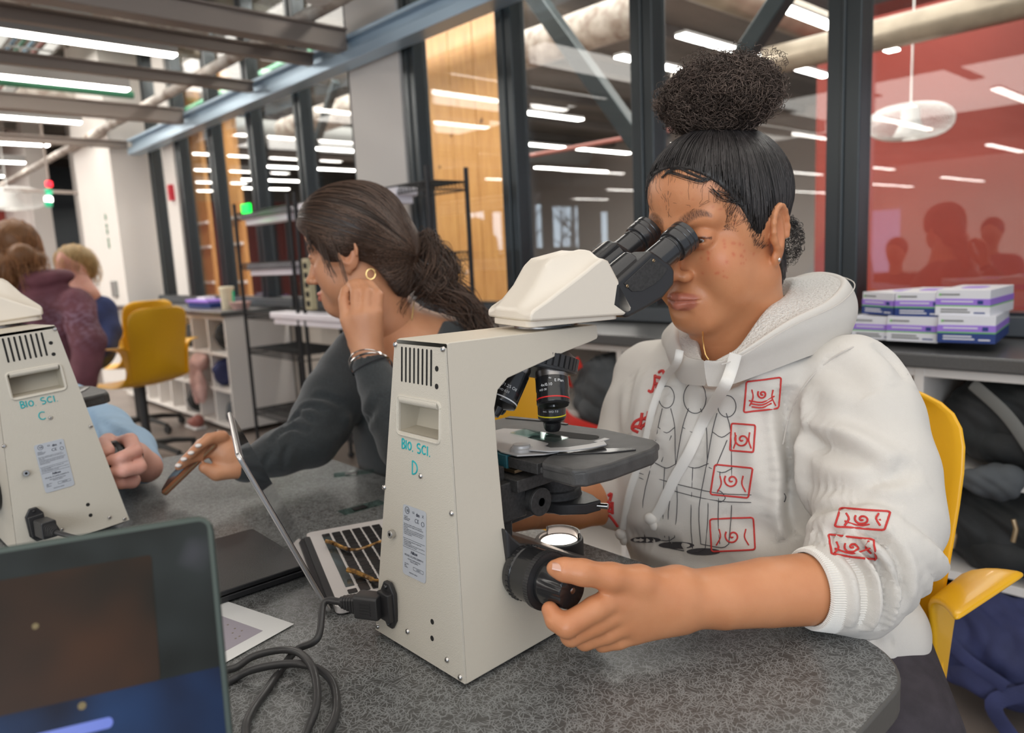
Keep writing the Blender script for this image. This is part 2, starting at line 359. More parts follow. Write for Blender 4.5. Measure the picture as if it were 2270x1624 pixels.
# ---------------------------------------------------------------- microscope (local: x right, y forward away from its back panel, z up)
HW = lambda z: .073 - .1115*z
def screw(mb, p, r=.0028, d=(0, -1, .09)):
    p = np.array(p, float); mb.lathe([(0, .0022), (r*.55, .0022), (r*.9, .0014), (r, 0)], p, d, 12, cap=False)
def microscope(name, label, letter, scr, hy=15):
    T = thing(name, label, 'microscope')
    # stand: one casting with column, arm and foot; its back is closed by the panel
    prof = [(.0, .003), (.210, .003), (.215, .008), (.215, .022), (.205, .030), (.15, .036), (.10, .056), (.078, .070), (.068, .092), (.067, .134), (.070, .198), (.073, .238), (.080, .254), (.094, .263), (.179, .278), (.218, .2835), (.2285, .2855), (.2305, .288), (.2305, .299), (.229, .3005), (.03, .3045), (.027, .3035)]
    mb = MB(); n = len(prof); v = []
    for sgn in (-1, 1):
        for y, z in prof: v.append((sgn*HW(z)*(1 if y < .2 or z > .1 else .94), y, z))
    f = [tuple(range(n)), tuple(range(2*n - 1, n - 1, -1))] + [(i + 1, i, n + i, n + i + 1) for i in range(n - 1)]
    mb.add(v, f)
    st = mb.build('stand', 'cream', T, bevel=.0022, seg=3)
    mb = MB(); mb.bb((-.066, .006, 0), (.066, .22, .004)); mb.build('base_pad', 'rubber', T)
    # rear panel, tapered and leaning, with a handle opening
    py = lambda z, o=0: .027*z/.304 - o
    zt, zb = .300, .004; hx, hz0, hz1 = .0315, .2165, .2475
    ws = lambda z: HW(z) - .0003
    def P(x, z, o=0): return (x, py(z, o), z)
    mb = MB()
    for o in (.0012,):
        q = [P(-ws(zb), zb, o), P(ws(zb), zb, o), P(ws(zt), zt, o), P(-ws(zt), zt, o), P(-hx, hz0, o), P(hx, hz0, o), P(hx, hz1, o), P(-hx, hz1, o)]
        mb.add(q, [(0, 1, 5, 4), (1, 2, 6, 5), (2, 3, 7, 6), (3, 0, 4, 7)])
    pn = mb.build('rear_panel', 'cream_panel', T, solid=.0022, smooth=False)
    mb = MB()   # recess walls behind the opening (the back slopes up and in)
    a = .052
    q = [P(-hx, hz0), P(hx, hz0), P(hx, hz1), P(-hx, hz1), (-hx + .001, py(hz0) + .018, hz0 + .002), (hx - .001, py(hz0) + .018, hz0 + .002), (hx - .001, py(hz1) + a*.55, hz1 + .008), (-hx + .001, py(hz1) + a*.55, hz1 + .008)]
    mb.add(q, [(0, 4, 5, 1), (1, 5, 6, 2), (3, 7, 4, 0), (4, 7, 6, 5), (2, 6, 7, 3)])
    mb.build('handle_recess', 'cream_recess', T, smooth=False)
    mb = MB()
    loop = [P(x, z, .0022) for x, z in rrect(2*hx + .004, hz1 - hz0 + .006, .005, 4, 0, (hz0 + hz1)/2)]
    mb.tube(loop + [loop[0]], .0017, 8, False); mb.tube([P(-hx + .002, hz1, 0), P(hx - .002, hz1, 0)], .0045, 10); mb.build('handle_lip', 'cream_panel', T)
    sl0 = MB(); sl0.prism([(x, z) for x, z in rrect(.0024, .0335, .0011, 3)], -.0004, .0004, (0, 2, 1))  # thin dark pieces standing proud, their colour paints the slots' inner shade
    for i in range(8):
        x = -.0265 + i*.0066; s_ = sl0.build('vent_slot', 'hole_shade', T) if i == 0 else s_.copy()
        if i: COL.objects.link(s_)
        s_.location = (x, py(.281, .0022), .281); s_.rotation_euler = (-.0886, 0, 0)
    for x, z in ((.028, .281), (.028, .265), (.024, .045), (.024, .029)):
        mb = MB(); mb.lathe([(0, .0003), (.0026, .0003), (.0026, 0)], P(x, z, .0022), (0, -1, .09), 16, cap=False); mb.build('panel_hole', 'hole_shade', T)  # flat dark disc, its colour stands in for shade within the hole
    for x, z in scr:
        mb = MB(); screw(mb, P(x, z, .0022)); mb.lathe([(0, .0024), (.0011, .0024)], P(x, z, .0022), (0, -1, .09), 6, cap=False); mb.build('screw', 'screw_steel', T)
    mb = MB(); mb.lathe([(.0016, .005), (.0038, .005), (.0042, .0042), (.0042, 0)], P(-.040, .113, .0022), (0, -1, .09), 18, cap=False); mb.build('socket_bolt', 'screw_steel', T)
    mb = MB(); mb.lathe([(0, .003), (.002, .003)], P(-.040, .113, .0022), (0, -1, .09), 6, cap=False); mb.build('bolt_hollow', 'hole_shade', T)
    # rating label
    z0, z1 = .078, .147; xc = -.0045; wl = .037
    o_ = .0026; Y = Vector((0, .0884, 1)).normalized()
    mb = MB(); mb.prism(rrect(wl, z1 - z0, .003, 4), 0, .0004)
    lb = mb.build('rating_label', 'label_silver', T, smooth=False); F0 = frame(P(xc, (z0 + z1)/2, o_), (1, 0, 0), Y); 
    for q in lb.data.vertices: q.co = F0 @ q.co
    def tx(body, size, x, y, m='ink_dark', bold=0, ax='LEFT', sh=0):
        text(body, size, F0 @ Matrix.Translation((x, y, .0006)), m, lb, 'lettering', .00001, ax, bold, shear=sh)
    tx('UL', .0036, -.0126, .0285, bold=.02); tx('GS', .003, -.003, .0285); tx('dm', .0046, .003, .027, bold=.03); tx('CE', .0056, .001, .0205); tx('X', .004, .0125, .0275)
    mb = MB()
    for c, r_ in (((-.0112, .0297), .0033), ((.0138, .0215), .0022)):
        mb.tube([np.array(F0 @ Vector((c[0] + r_*math.cos(t), c[1] + r_*math.sin(t), .0006))) for t in np.linspace(0, 2*math.pi, 20)], .00022, 5)
    for y in (.0018, -.0068, ): mb.tube([np.array(F0 @ Vector((x, y, .0005))) for x in (-.0175, .0175)], .00016, 4)
    mb.tube([np.array(F0 @ Vector((x, y, .0005))) for x, y in ((-.001, -.0235), (.015, -.0235), (.015, -.0265), (-.001, -.0265), (-.001, -.0235))], .00016, 4)
    mb.build('label_lines', 'ink_dark', lb)
    tx('TESTING\nLABORATORY\nEQUIPMENT', .0016, -.0165, .0228)
    tx('This device complies with Part 15 of the FCC\nRules. Operation is subject to the following two\nconditions:\n(1) this device may not cause harmful interference,\nand (2) this device must accept any interference\nreceived, including interference that may cause\nundesired operation.', .0016, -.0168, .0155)
    tx('This Class A digital apparatus complies with\nCanadian ICES-003.\nCet appareil numerique de la classe A est conforme\na la norme NMB-003 du Canada.', .0016, -.0168, -.0005)
    tx('Nikon', .0042, 0, -.0115, bold=.03, ax='CENTER', sh=.25); tx('MODEL ECLIPSE E200MV R', .0026, 0, -.0152, ax='CENTER'); tx('NIKON CORPORATION\nTOKYO, JAPAN', .0019, 0, -.0182, ax='CENTER')
    tx('100-240V~\n0.8A\n50/60Hz', .0017, -.0155, -.0235); tx('102675', .0024, .0035, -.0258); tx('MADE IN CHINA', .0018, -.001, -.0312, ax='CENTER')
    # marker writing: strokes on the panel
    def strokes(name, L, x, z, s, gap=0.0):
        for st_ in L:
            q = [p for i, p in enumerate(st_) if i == 0 or math.dist(p, st_[i - 1]) > .02]
            if len(q) == 1: q.append((q[0][0] + .08, q[0][1]))
            mb = MB(); mb.tube([P(x + a*s, z + b*s, .0023) for a, b in q], .00085, 6); mb.build(name, 'teal_ink', T)
    arc = lambda cx, cy, r, a0, a1, ry=None, n=10: [(cx + r*math.cos(math.radians(a0 + (a1 - a0)*i/n)), cy + (ry or r)*math.sin(math.radians(a0 + (a1 - a0)*i/n))) for i in range(n + 1)]
    A = {'B': [[(0, 0), (0, 1)], [(0, 1)] + arc(.1, .77, .32, 80, -80, .22) + [(0, .52)], [(0, .52)] + arc(.12, .26, .38, 80, -80, .25) + [(0, 0)]],
         'I': [[(.1, 0), (.1, .95)]], 'O': [arc(.35, .48, .32, 90, 450, .42, 16)], '.': [[(0, .02), (.06, .02)]],
         'S': [arc(.35, .72, .28, 40, 260, .24) + arc(.32, .25, .3, 90, -130, .25)], 'C': [arc(.4, .48, .36, 45, 310, .42, 14)], 'D': [[(0, 0), (0, 1)], [(0, 1)] + arc(0, .5, .62, 90, -90, .5)]}
    cx = -.0255; zz = .2005
    for ch, adv in (('B', .62), ('I', .38), ('O', .85), ('.', .75), ('S', .85), ('C', .85), ('I', .45), ('.', .3)):
        strokes('ink_letter', A[ch], cx, zz - (cx + .0255)*.02, .0092 if ch != 'O' else .0085); cx += adv*.0092
    strokes('ink_letter', A[letter], -.0085, .1785, .0125)
    # power inlet flange and plug
    mb = MB(); fz = .041; fx = -.043
    mb.prism([(fx + a, fz + b) for a, b in ((-.0045, -.024), (.0045, -.024), (.011, -.014), (.011, .014), (.0045, .024), (-.0045, .024), (-.011, .014), (-.011, -.014))], -.0035, .0015, (0, 2, 1))
    mb.bb((fx - .0095, -.009, fz - .0145), (fx + .0095, 0, fz + .0145)); mb.build('power_inlet', 'black_plastic', T, bevel=.001)
    mb = MB()
    for dz in (-.0195, .0195):
        mb = MB(); screw(mb, (fx, -.0035, fz + dz), .002, (0, -1, 0)); mb.build('inlet_screw', 'satin_black', T)
    # focus block, black side cover, knobs
    for sgn in (-1, 1):
        mb = MB(); pr = [(.0625, .128), (.0625, .064), (.067, .057), (.10, .052), (.214, .036), (.210, .043), (.186, .056), (.15, .074), (.107, .098), (.08, .108), (.070, .118)]
        mb.prism(pr, 0, sgn*.0665, (1, 2, 0)); mb.build('side_cover', 'black_plastic', T, bevel=.003, seg=3)
        mb = MB(); o = (sgn*.064, .080, .081); d = (sgn, 0, 0)
        mb.lathe([(.0245, 0), (.0255, .004), (.0262, .006), (.0262, .010), (.0252, .011), (.0258, .028), (.0262, .031)], o, d, 48); mb.build('coarse_knob', 'black_gloss', T, bevel=.0006)
        mb = MB()
        for i in range(64):
            t = 2*math.pi*i/64; y, z = math.cos(t), math.sin(t)
            mb.box((sgn*(.064 + .0335), .080 + .0268*y, .081 + .0268*z), (.006, .0012, .0018), np.array(Matrix.Rotation(t, 3, 'X')))
            if i % 2 == 0: mb.box((sgn*(.064 + .008), .080 + .0262*y, .081 + .0262*z), (.004, .0010, .0016), np.array(Matrix.Rotation(t, 3, 'X')))
        mb.lathe([(.0262, .030), (.0272, .031), (.0272, .036), (.0225, .0372)], o, d, 48); mb.build('coarse_ring', 'black_plastic', T)
        mb = MB(); pts = []
        N = 72
        for r_, h, fl in ((.0205, .036, 0), (.0212, .039, 0), (.0210, .043, 0), (.0196, .052, .5), (.0180, .060, .9), (.0172, .0655, .9), (.0160, .0665, 0), (.0001, .0670, 0)):
            pts.append([(o[0] + sgn*h, o[1] + (r_ - (fl*.0011 if k % 6 < 2 else 0))*math.cos(2*math.pi*k/N), o[2] + (r_ - (fl*.0011 if k % 6 < 2 else 0))*math.sin(2*math.pi*k/N)) for k in range(N)])
        mb.grid(pts, True); mb.build('fine_knob', 'black_gloss', T)
        mb = MB(); mb.lathe([(0, .0006), (.0018, .0006), (.0030, .0002), (.0030, 0)], (o[0] + sgn*.067, o[1], o[2]), d, 14, cap=False); mb.build('knob_screw', 'screw_steel', T)
    mb = MB(); mb.bb((-.024, .066, .06), (.026, .10, .172)); mb.bb((-.034, .066, .118), (.036, .118, .158)); mb.bb((.012, .070, .09), (.027, .106, .12)); mb.build('focus_block', 'black_matte', T, bevel=.0015)
    mb = MB(); mb.cyl((.03, .128, .132), (.044, .128, .132), .0125, n=32); mb.cyl((.044, .128, .132), (.0475, .128, .132), .0145, n=40); mb.build('condenser_knob', 'black_matte', T, bevel=.0006)
    mb = MB(); mb.lathe([(0, 0), (.0042, 0), (.0042, .0008)], (.0475, .128, .132), (1, 0, 0), 20, cap=False); mb.build('knob_cap', 'black_gloss', T)
    # condenser under the stage
    mb = MB(); mb.lathe([(.018, .098), (.030, .100), (.031, .112), (.029, .114), (.029, .121), (.026, .123), (.026, .158), (.022, .170)], (0, .197, 0), (0, 0, 1), 40); mb.bb((-.012, .10, .104), (.014, .18, .125)); mb.build('condenser', 'black_matte', T, bevel=.0008)
    mb = MB(); out = [(.0, .168), (.030, .172), (.050, .192), (.054, .212), (.047, .214), (.036, .220), (.0, .228)]
    mb.prism(out, .101, .113, (0, 1, 2)); mb.build('condenser_holder', 'black_plastic', T, bevel=.0015)
    mb = MB(); mb.cyl((.050, .208, .107), (.062, .214, .107), .0032, n=14); mb.build('aperture_lever', 'screw_steel', T, bevel=.0006)
    # field lens on the foot
    mb = MB(); mb.lathe([(.0275, .04), (.0275, .058), (.0265, .060), (.0225, .0605), (.0225, .058), (.0205, .056)], (.0, .200, 0), (0, 0, 1), 48, cap=False); mb.build('lamp_collar', 'black_plastic', T)
    mb = MB(); mb.lathe([(.0215, .0575), (.0225, .066), (.0240, .066), (.0240, .0600)], (0, .200, 0), (0, 0, 1), 32, math.radians(120), math.radians(260), cap=False); mb.build('filter_holder', 'satin_black', T, solid=.0008)
    mb = MB(); mb.lathe([(0, .0600), (.008, .0595), (.014, .058), (.0205, .0562)], (0, .200, 0), (0, 0, 1), 40, cap=False); mb.build('field_lens', 'lamp_glow', T)
    # stage
    out = [(-.112, .152), (.050, .152), (.056, .130), (.060, .121), (.066, .112), (.106, .112), (.115, .120), (.121, .150), (.121, .215), (.114, .236), (.100, .246), (.03, .252), (-.04, .243), (-.10, .236), (-.112, .225)]
    mb = MB(); mb.prism(out, .172, .180); mb.build('stage', 'stage_grey', T, bevel=.0025, seg=3)
    mb = MB(); mb.prism([(.064, .113), (.106, .112), (.116, .120), (.122, .150), (.122, .215), (.114, .235), (.106, .228), (.113, .205), (.113, .150), (.106, .125), (.066, .123)], .163, .1785); mb.build('stage_skirt', 'stage_grey', T, bevel=.003, seg=3)
    mb = MB(); mb.prism([(.060, .114), (.10, .112), (.116, .122), (.116, .20), (.09, .19), (.075, .15), (.06, .135)], .167, .174); mb.build('stage_web', 'stage_grey', T, bevel=.002)
    mb = MB(); q = [(.000 + .012*math.cos(t), .200 + .012*math.sin(t)) for t in np.radians(np.arange(180, 271, 15))] + [(.040 + .010*math.cos(t), .213 + .010*math.sin(t)) for t in np.radians(np.arange(-90, 91, 15))] + [(.0 + .012*math.cos(t), .203 + .012*math.sin(t)) for t in np.radians(np.arange(90, 181, 15))]
    mb.prism(q, .1798, .1803); mb.build('stage_opening', 'hole_shade', T, smooth=False)  # dark sheet on the plate paints the shade of the aperture
    mb = MB(); mb.prism([(.060, .140), (.098, .176), (.112, .200), (.106, .203), (.085, .184), (.057, .146)], .180, .1815); mb.build('stage_groove', 'satin_black', T, bevel=.0005)
    mb = MB(); mb.prism([(-.105, .222), (-.05, .238), (-.02, .240), (-.02, .244), (-.06, .242), (-.107, .232)], .1795, .1812); mb.build('stage_ridge', 'black_plastic', T)
    mb = MB(); mb.bb((-.085, .108, .166), (.020, .150, .180)); mb.build('slide_rail', 'teal_edge', T, bevel=.0008)
    mb = MB(); mb.bb((-.085, .1075, .1635), (.032, .150, .1665)); mb.build('rail_strip', 'brass', T)
    mb = MB(); mb.bb((.020, .110, .1672), (.062, .150, .1785)); mb.build('slide_block', 'black_matte', T, bevel=.0008)
    mb = MB(); mb.bb((-.060, .098, .148), (.046, .150, .161)); mb.build('stage_bracket', 'black_matte', T, bevel=.001)
    hp = [(-.082, .109), (-.028, .107), (-.026, .111), (.004, .113), (.010, .110), (.034, .110), (.052, .130), (.058, .146), (.050, .150), (.030, .153), (.026, .163), (-.008, .166), (-.012, .176), (-.006, .184), (-.036, .192), (-.062, .180), (-.064, .160), (-.082, .134)]
    mb = MB(); mb.prism(hp, .1806, .1822); mb.build('slide_holder', 'holder_grey', T, bevel=.0004)
    mb = MB(); mb.lathe([(.0115, .0), (.0115, .003), (.0095, .0035), (.0090, .006), (.0075, .0068)], (.024, .126, .1822), (0, 0, 1), 28); mb.build('pivot_cap', 'holder_grey', T)
    mb = MB(); cv = [(.030, .128), (.050, .136), (.066, .152), (.075, .172), (.079, .190)]
    out = [(x + .006, y - .003) for x, y in cv] + [(.074, .196)] + [(x - .005, y + .004) for x, y in cv[::-1]]
    mb.prism(out, .1836, .1852); mb.bb((.0665, .188, .1836), (.0735, .206, .1852)); mb.build('slide_finger', 'holder_grey', T, bevel=.0004)
    for x, y in ((-.072, .116), (-.033, .112)):
        mb = MB(); screw(mb, (x, y, .1822), .0034, (0, 0, 1)); mb.build('screw', 'screw_steel', T)
    mb = MB(); mb.bb((-.038, .168, .1824), (.030, .190, .1834)); mb.build('glass_slide', 'slide_glass', T)
    mb = MB(); mb.bb((-.012, .169, .1835), (.012, .189, .1839)); mb.build('cover_slip', 'slide_glass', T)
    # nosepiece and objectives
    d = np.array([0, -.309, -.951]); e = np.array([0, .951, -.309]); x_ = np.array([1., 0, 0]); A0 = np.array([0, .172, .258])
    mb = MB(); mb.lathe([(.026, .030), (.028, .034), (.031, .055)], A0, -d, 40, cap=False); mb.build('nose_cone', 'nose_silver', T)
    mb = MB(); mb.lathe([(.040, -.001), (.0455, .001), (.0455, .0035), (.0445, .0045)], A0, -d, 56, cap=False)
    for i in range(40):
        t = 2*math.pi*i/40; c = A0 - d*.010 + (x_*math.cos(t) + e*math.sin(t))*.0445
        mb.box(c, (.0032, .0048, .013), np.stack([x_*math.cos(t) + e*math.sin(t), -x_*math.sin(t) + e*math.cos(t), -d], 1))
    mb.lathe([(.0438, .0), (.0438, .017), (.040, .0195), (.026, .030)], A0, -d, 56, cap=False); mb.build('nosepiece_ring', 'black_plastic', T)
    mb = MB(); mb.lathe([(.0, -.010), (.012, -.0095), (.026, -.004), (.040, -.001)], A0, -d, 40, cap=False); mb.build('nosepiece_plate', 'nose_silver', T)
    for ang, L, r_, ringc, pw, tip in ((90, .065, .0155, 'ink_yellow', '10x/0.25', .0095), (0, .038, .0172, 'ink_red', '4x', .0172), (180, .056, .0145, 'ink_blue', '40x', .008), (270, .060, .0178, 'ink_white', '100x', .006)):
        t = math.radians(ang); rad = x_*math.cos(t) + e*math.sin(t); b = A0 + rad*.026; dd = d*.951 + rad*.309
        mb = MB(); mb.lathe([(.0175, -.004), (.0170, .006), (.0165, .009), (r_*.98, .010)], b, dd, 36, cap=False); mb.build('objective_mount', 'nose_silver', T)
        mb = MB(); q = [(r_, .009), (r_, L - .016), (r_*.97, L - .014)]
        q += [(tip*1.05, L - .010), (tip, L - .004), (tip*.8, L)] if L > .04 else [(r_, L - .002), (r_*.9, L), (.005, L), (.004, L - .004)]
        mb.lathe(q, b, dd, 40); ob = mb.build('objective', 'black_gloss', T, bevel=.0003)
        rz = L - .019 if L > .04 else L - .007
        mb = MB(); mb.lathe([(r_, rz), (r_ + .00015, rz + .0001), (r_ + .00015, rz + .0013), (r_, rz + .0014)], b, dd, 40, cap=False); mb.build('colour_ring', ringc, ob, world=False)
        # engraving wraps round the barrel on the side towards +x/-y
        X_, Y_, _ = basis(dd)
        def wrap(s_, h, size, a_c):
            tob = text(s_, size, Matrix.Identity(4), 'ink_white', ob, 'lettering', .00002, 'CENTER')
            vv = tob.data.vertices; cdir = np.array([.62, -.78, 0]); cdir = cdir - dd*(cdir @ dd); cdir /= np.linalg.norm(cdir); side = np.cross(-dd, cdir)*1.0
            for q_ in vv:
                a = a_c + q_.co.x/r_; rr_ = r_ + .0002 + q_.co.z
                p = b + dd*(h - q_.co.y) + (cdir*math.cos(a) + side*math.sin(a))*rr_; q_.co = p
            tob.name = 'lettering'
        if L > .04:
            big = {'10x/0.25': ('10x/0.25', '\u221e/-  WD 7.0'), '40x': ('40x/0.65', 'MADE IN CHINA'), '100x': ('100x/1.25 Oil', 'WD 0.23')}[pw]
            wrap('Plan', .015, .0045, -.3); wrap(big[0], L - .029, .0046, 0); wrap(big[1], L - .0235, .0032, 0)
        else: wrap('E Plan', .0165, .0042, .55); wrap('4x/0.10', .0205, .0042, -.25); wrap('WD 30', .0250, .003, -.5); wrap('4x', .0135, .003, 0)
    # viewing head, turned 15 degrees on the arm
    O = np.array([.0125, .187, .311]); hs_, hc_ = math.sin(math.radians(hy)), math.cos(math.radians(hy)); v_ = np.array([hs_, hc_, 0]); w_ = np.array([hc_, -hs_, 0])
    TT = np.eye(4); TT[:3, 0] = v_; TT[:3, 1] = w_; TT[:3, 2] = (0, 0, 1); TT[:3, 3] = O     # (v, w, z)
    lid = [(-.052, .003), (-.052, .014), (-.047, .019), (-.03, .037), (-.016, .058), (-.010, .063), (.006, .066), (.028, .070), (.038, .069), (.044, .062), (.060, .032), (.073, .008), (.072, .003), (.066, .0)]
    tri = [(-.050, .003), (-.050, .010), (-.046, .014), (-.030, .022), (-.014, .031), (.002, .040), (.016, .048), (.026, .0545), (.036, .060), (.044, .057), (.060, .030), (.073, .008), (.072, .003), (.066, .0)]
    mb = MB(); rows = []
    for w, t in ((-.047, 0), (-.0395, .10), (-.033, .30), (-.028, .62), (-.023, .92), (-.017, 1.0), (-.007, .93), (.007, .93), (.017, 1.0), (.023, .92), (.028, .62), (.033, .30), (.0395, .10), (.047, 0)):
        k = 1
        rows.append([((a[0]*t + b[0]*(1 - t))*k, w, (a[1]*t + b[1]*(1 - t))*k + (0 if k == 1 else .0005)) for a, b in zip(lid, tri)])
    nrow = len(rows); P_ = np.array(rows); mb.grid(P_ @ TT[:3, :3].T + O, True)
    mb.f += [tuple(range(13, -1, -1)), tuple((nrow - 1)*14 + i for i in range(14))]; mb.mi += [0, 0]
    mb.build('head_housing', 'cream_head', T, bevel=.0045, seg=3)
    mb = MB(); mb.prism([(a, b) for a, b in rrect(.109, .082, .009, 4, .006, 0)], -.004, .0028); 
    mb.v[-1] = mb.v[-1] @ TT[:3, :3].T + O; mb.build('head_base', 'cream_head', T, bevel=.001)
    mb = MB(); mb.lathe([(.026, -.0075), (.030, -.0070), (.030, -.0038)], O + v_*.0, (0, 0, 1), 40); mb.build('head_mount', 'satin_black', T)
    # binocular body: two hinged side blocks with the eyepiece tubes
    ax_ = np.array([math.cos(math.radians(31)), 0, math.sin(math.radians(31))])
    blk = [(.050, .034), (.099, .0655), (.124, .051), (.131, .043), (.130, .028), (.114, .014), (.092, .005), (.066, -.004), (.045, .010)]
    for sgn in (1, -1):
        mb = MB(); q = [(a, b) for a, b in blk] if sgn > 0 else [(a, b + .012) for a, b in blk]
        mb.prism(q, sgn*.014, sgn*.047, (0, 2, 1)); mb.v[-1] = mb.v[-1] @ TT[:3, :3].T + O; mb.build('binocular_block', 'black_plastic', T, bevel=.004, seg=4)
        mb = MB(); ww = sgn*.0475
        q = [(.062, .033), (.098, .0575), (.102, .057), (.120, .045), (.112, .036), (.10, .029), (.085, .0235), (.072, .024)]
        if sgn > 0: mb.prism(q, .0468, .0480, (0, 2, 1)); mb.v[-1] = mb.v[-1] @ TT[:3, :3].T + O; mb.build('side_plate', 'black_matte', T, bevel=.0004)
        dz = 0 if sgn > 0 else .009
        c0 = np.array([.088, sgn*.031, .036 + dz]); L0 = 0
        def tub(nm, pr, m, start=c0):
            mb = MB(); mb.lathe(pr, (0, 0, 0), (1, 0, 0), 44); V = mb.v[-1].copy(); U = np.array([[ax_[0], 0, ax_[2]], [0, 1, 0], [-ax_[2], 0, ax_[0]]])
            V = V @ U + start; mb.v[-1] = V @ TT[:3, :3].T + O; mb.build(nm, m, T, bevel=.0004)
        if sgn < 0: tub('tube_sleeve', [(.0205, -.035), (.0205, .006), (.0195, .007), (.0205, .008), (.0205, .040), (.019, .042)], 'satin_black', np.array([.074, -.031, .040]))
        else: tub('tube_sleeve', [(.0165, -.035), (.0165, .016), (.0155, .018)], 'satin_black', np.array([.078, .022, .042]))
        tub('eyepiece', [(.0155, .01), (.0155, .052), (.0162, .053), (.0162, .056), (.0150, .057), (.0150, .060), (.0180, .061), (.0188, .064), (.0188, .070), (.0182, .0705), (.0190, .071), (.0190, .0765), (.0184, .077), (.0192, .078), (.0192, .083), (.0165, .0845), (.0150, .083), (.0125, .080), (.001, .0795)], 'satin_black', c0)
    for a, b in ((.101, .0545), (.066, .030)):
        mb = MB(); mb.lathe([(.0006, .0006), (.0012, .0008), (.0018, 0)], np.array([a, .048, b]) @ TT[:3, :3].T + O, w_, 12, cap=False); mb.build('screw', 'brass', T)
    return T
SCR = ((-.037, .299), (.037, .299), (-.056, .156), (.005, .179), (.0515, .154), (-.015, .022), (.047, .017), (.066, .008), (-.068, .009))
# ================================================================ the room
mat('floor_vinyl', (.23, .19, .165), .38, noise=.25, nscale=3, coat=.1); mat('ceiling_deck', (.27, .245, .22), .8, noise=.45, nscale=2.2, stretch=(1, .25, 1)); mat('wall_white', (.78, .74, .70), .7, noise=.03, nscale=2); mat('wall_low', (.66, .60, .53), .7, noise=.08, nscale=3)
mat('red_wall', (.27, .030, .018), .55, noise=.10, nscale=2); mat('far_grey', (.62, .58, .55), .8); mat('mullion', (.052, .060, .064), .28, metal=.5); mat('sill_dark', (.085, .095, .105), .4); mat('counter_grey', (.105, .105, .105), .3, noise=.15, nscale=200, coat=.15)
mat('rail_day_tint', (.50, .66, .80), .35, metal=.3); mat('strut_grey', (.30, .25, .22), .5, metal=.3); mat('duct_tan', (.42, .36, .28), .4, metal=.5, noise=.3, nscale=5); mat('duct_grey', (.33, .34, .33), .45, metal=.3); mat('insulation', (.60, .57, .52), .6, noise=.6, nscale=9, col2=(.28, .22, .18)); mat('pipe_white', (.75, .74, .72), .4)  # the rail's base colour has the blue tint of daylight put in
mat('pipe_green', (.05, .22, .12), .5); mat('pipe_yellow', (.6, .38, .04), .5); mat('pipe_red', (.30, .10, .08), .5); mat('cable_blue', (.2, .35, .5), .5)
mat('plywood', (.62, .33, .105), .5, noise=.8, nscale=6, stretch=(5, 5, .55), col2=(.50, .24, .07), coat=.1); mat('knot', (.14, .06, .02), .6); mat('steel_dark', (.055, .07, .075), .45, metal=.3)
mat('light_on', (1, .95, .88), .5, emit=14); mat('light_body', (.30, .29, .28), .5); mat('wire_white', (.85, .85, .83), .4); mat('lamp_soft', (1, .97, .92), .5, emit=4)
mat('rack_black', (.02, .02, .022), .45, metal=.3); mat('tube_light_off', (.92, .88, .95), .35); mat('cubby_white', (.80, .76, .72), .5); mat('exit_green', (0, 1, .08), .4, emit=1.3); mat('signal_red', (1, .02, .04), .3, emit=1.6); mat('signal_green', (.02, .45, .22), .3, emit=.25)
mat('box_white', (.80, .80, .84), .5); mat('box_purple', (.36, .20, .72), .5); mat('box_navy', (.02, .05, .22), .5); mat('box_green', (.16, .52, .10), .5); mat('yellow_plastic', (.90, .47, .012), .34, coat=.15); mat('chair_base', (.03, .03, .03), .5)
mat('bag_black', (.030, .032, .034), .75, noise=.5, nscale=9, bump=.5, bscale=300, col2=(.012, .014, .014)); mat('bag_navy', (.045, .055, .16), .75, noise=.4, nscale=8, bump=.5, bscale=300); mat('bag_red', (.75, .03, .02), .6); mat('bag_grey', (.10, .11, .12), .8, noise=.4, nscale=9); mat('strap_grey', (.16, .16, .15), .8); mat('strap_purple', (.30, .22, .38), .7); mat('tag_green', (.12, .28, .10), .6); mat('pink_cloth', (.78, .50, .45), .85, noise=.2, nscale=20)
mat('day_window', (.72, .86, 1), .5, emit=3.2); mat('screen_lilac', (.62, .62, .95), .5, emit=.75); mat('tree_dark', (.06, .06, .07), .9); mat('red_sign', (.6, .03, .05), .5); mat('beige_plastic', (.55, .48, .30), .5); mat('label_cream', (.75, .68, .50), .6)
mb = MB(); mb.bb((-17, -20, -.1), (2.5, 2.42, 0)); struct('floor', mb, 'floor_vinyl', smooth=False)
mb = MB(); mb.bb((-17, 2.42, -.1), (4, 12.2, 0)); struct('floor', mb, 'floor_vinyl', smooth=False)
mb = MB(); mb.bb((-17, -20, 3.25), (4, 12.2, 3.35)); struct('ceiling', mb, 'ceiling_deck', smooth=False)
for i in range(14):
    mb = MB(); x = -15 + i*1.3; mb.bb((x, -7, 3.13), (x + .16, 2.3, 3.25)); mb.bb((x, 2.5, 3.13), (x + .16, 12, 3.25)); struct('trim_%d' % (30 + i), mb, 'ceiling_deck', smooth=False)
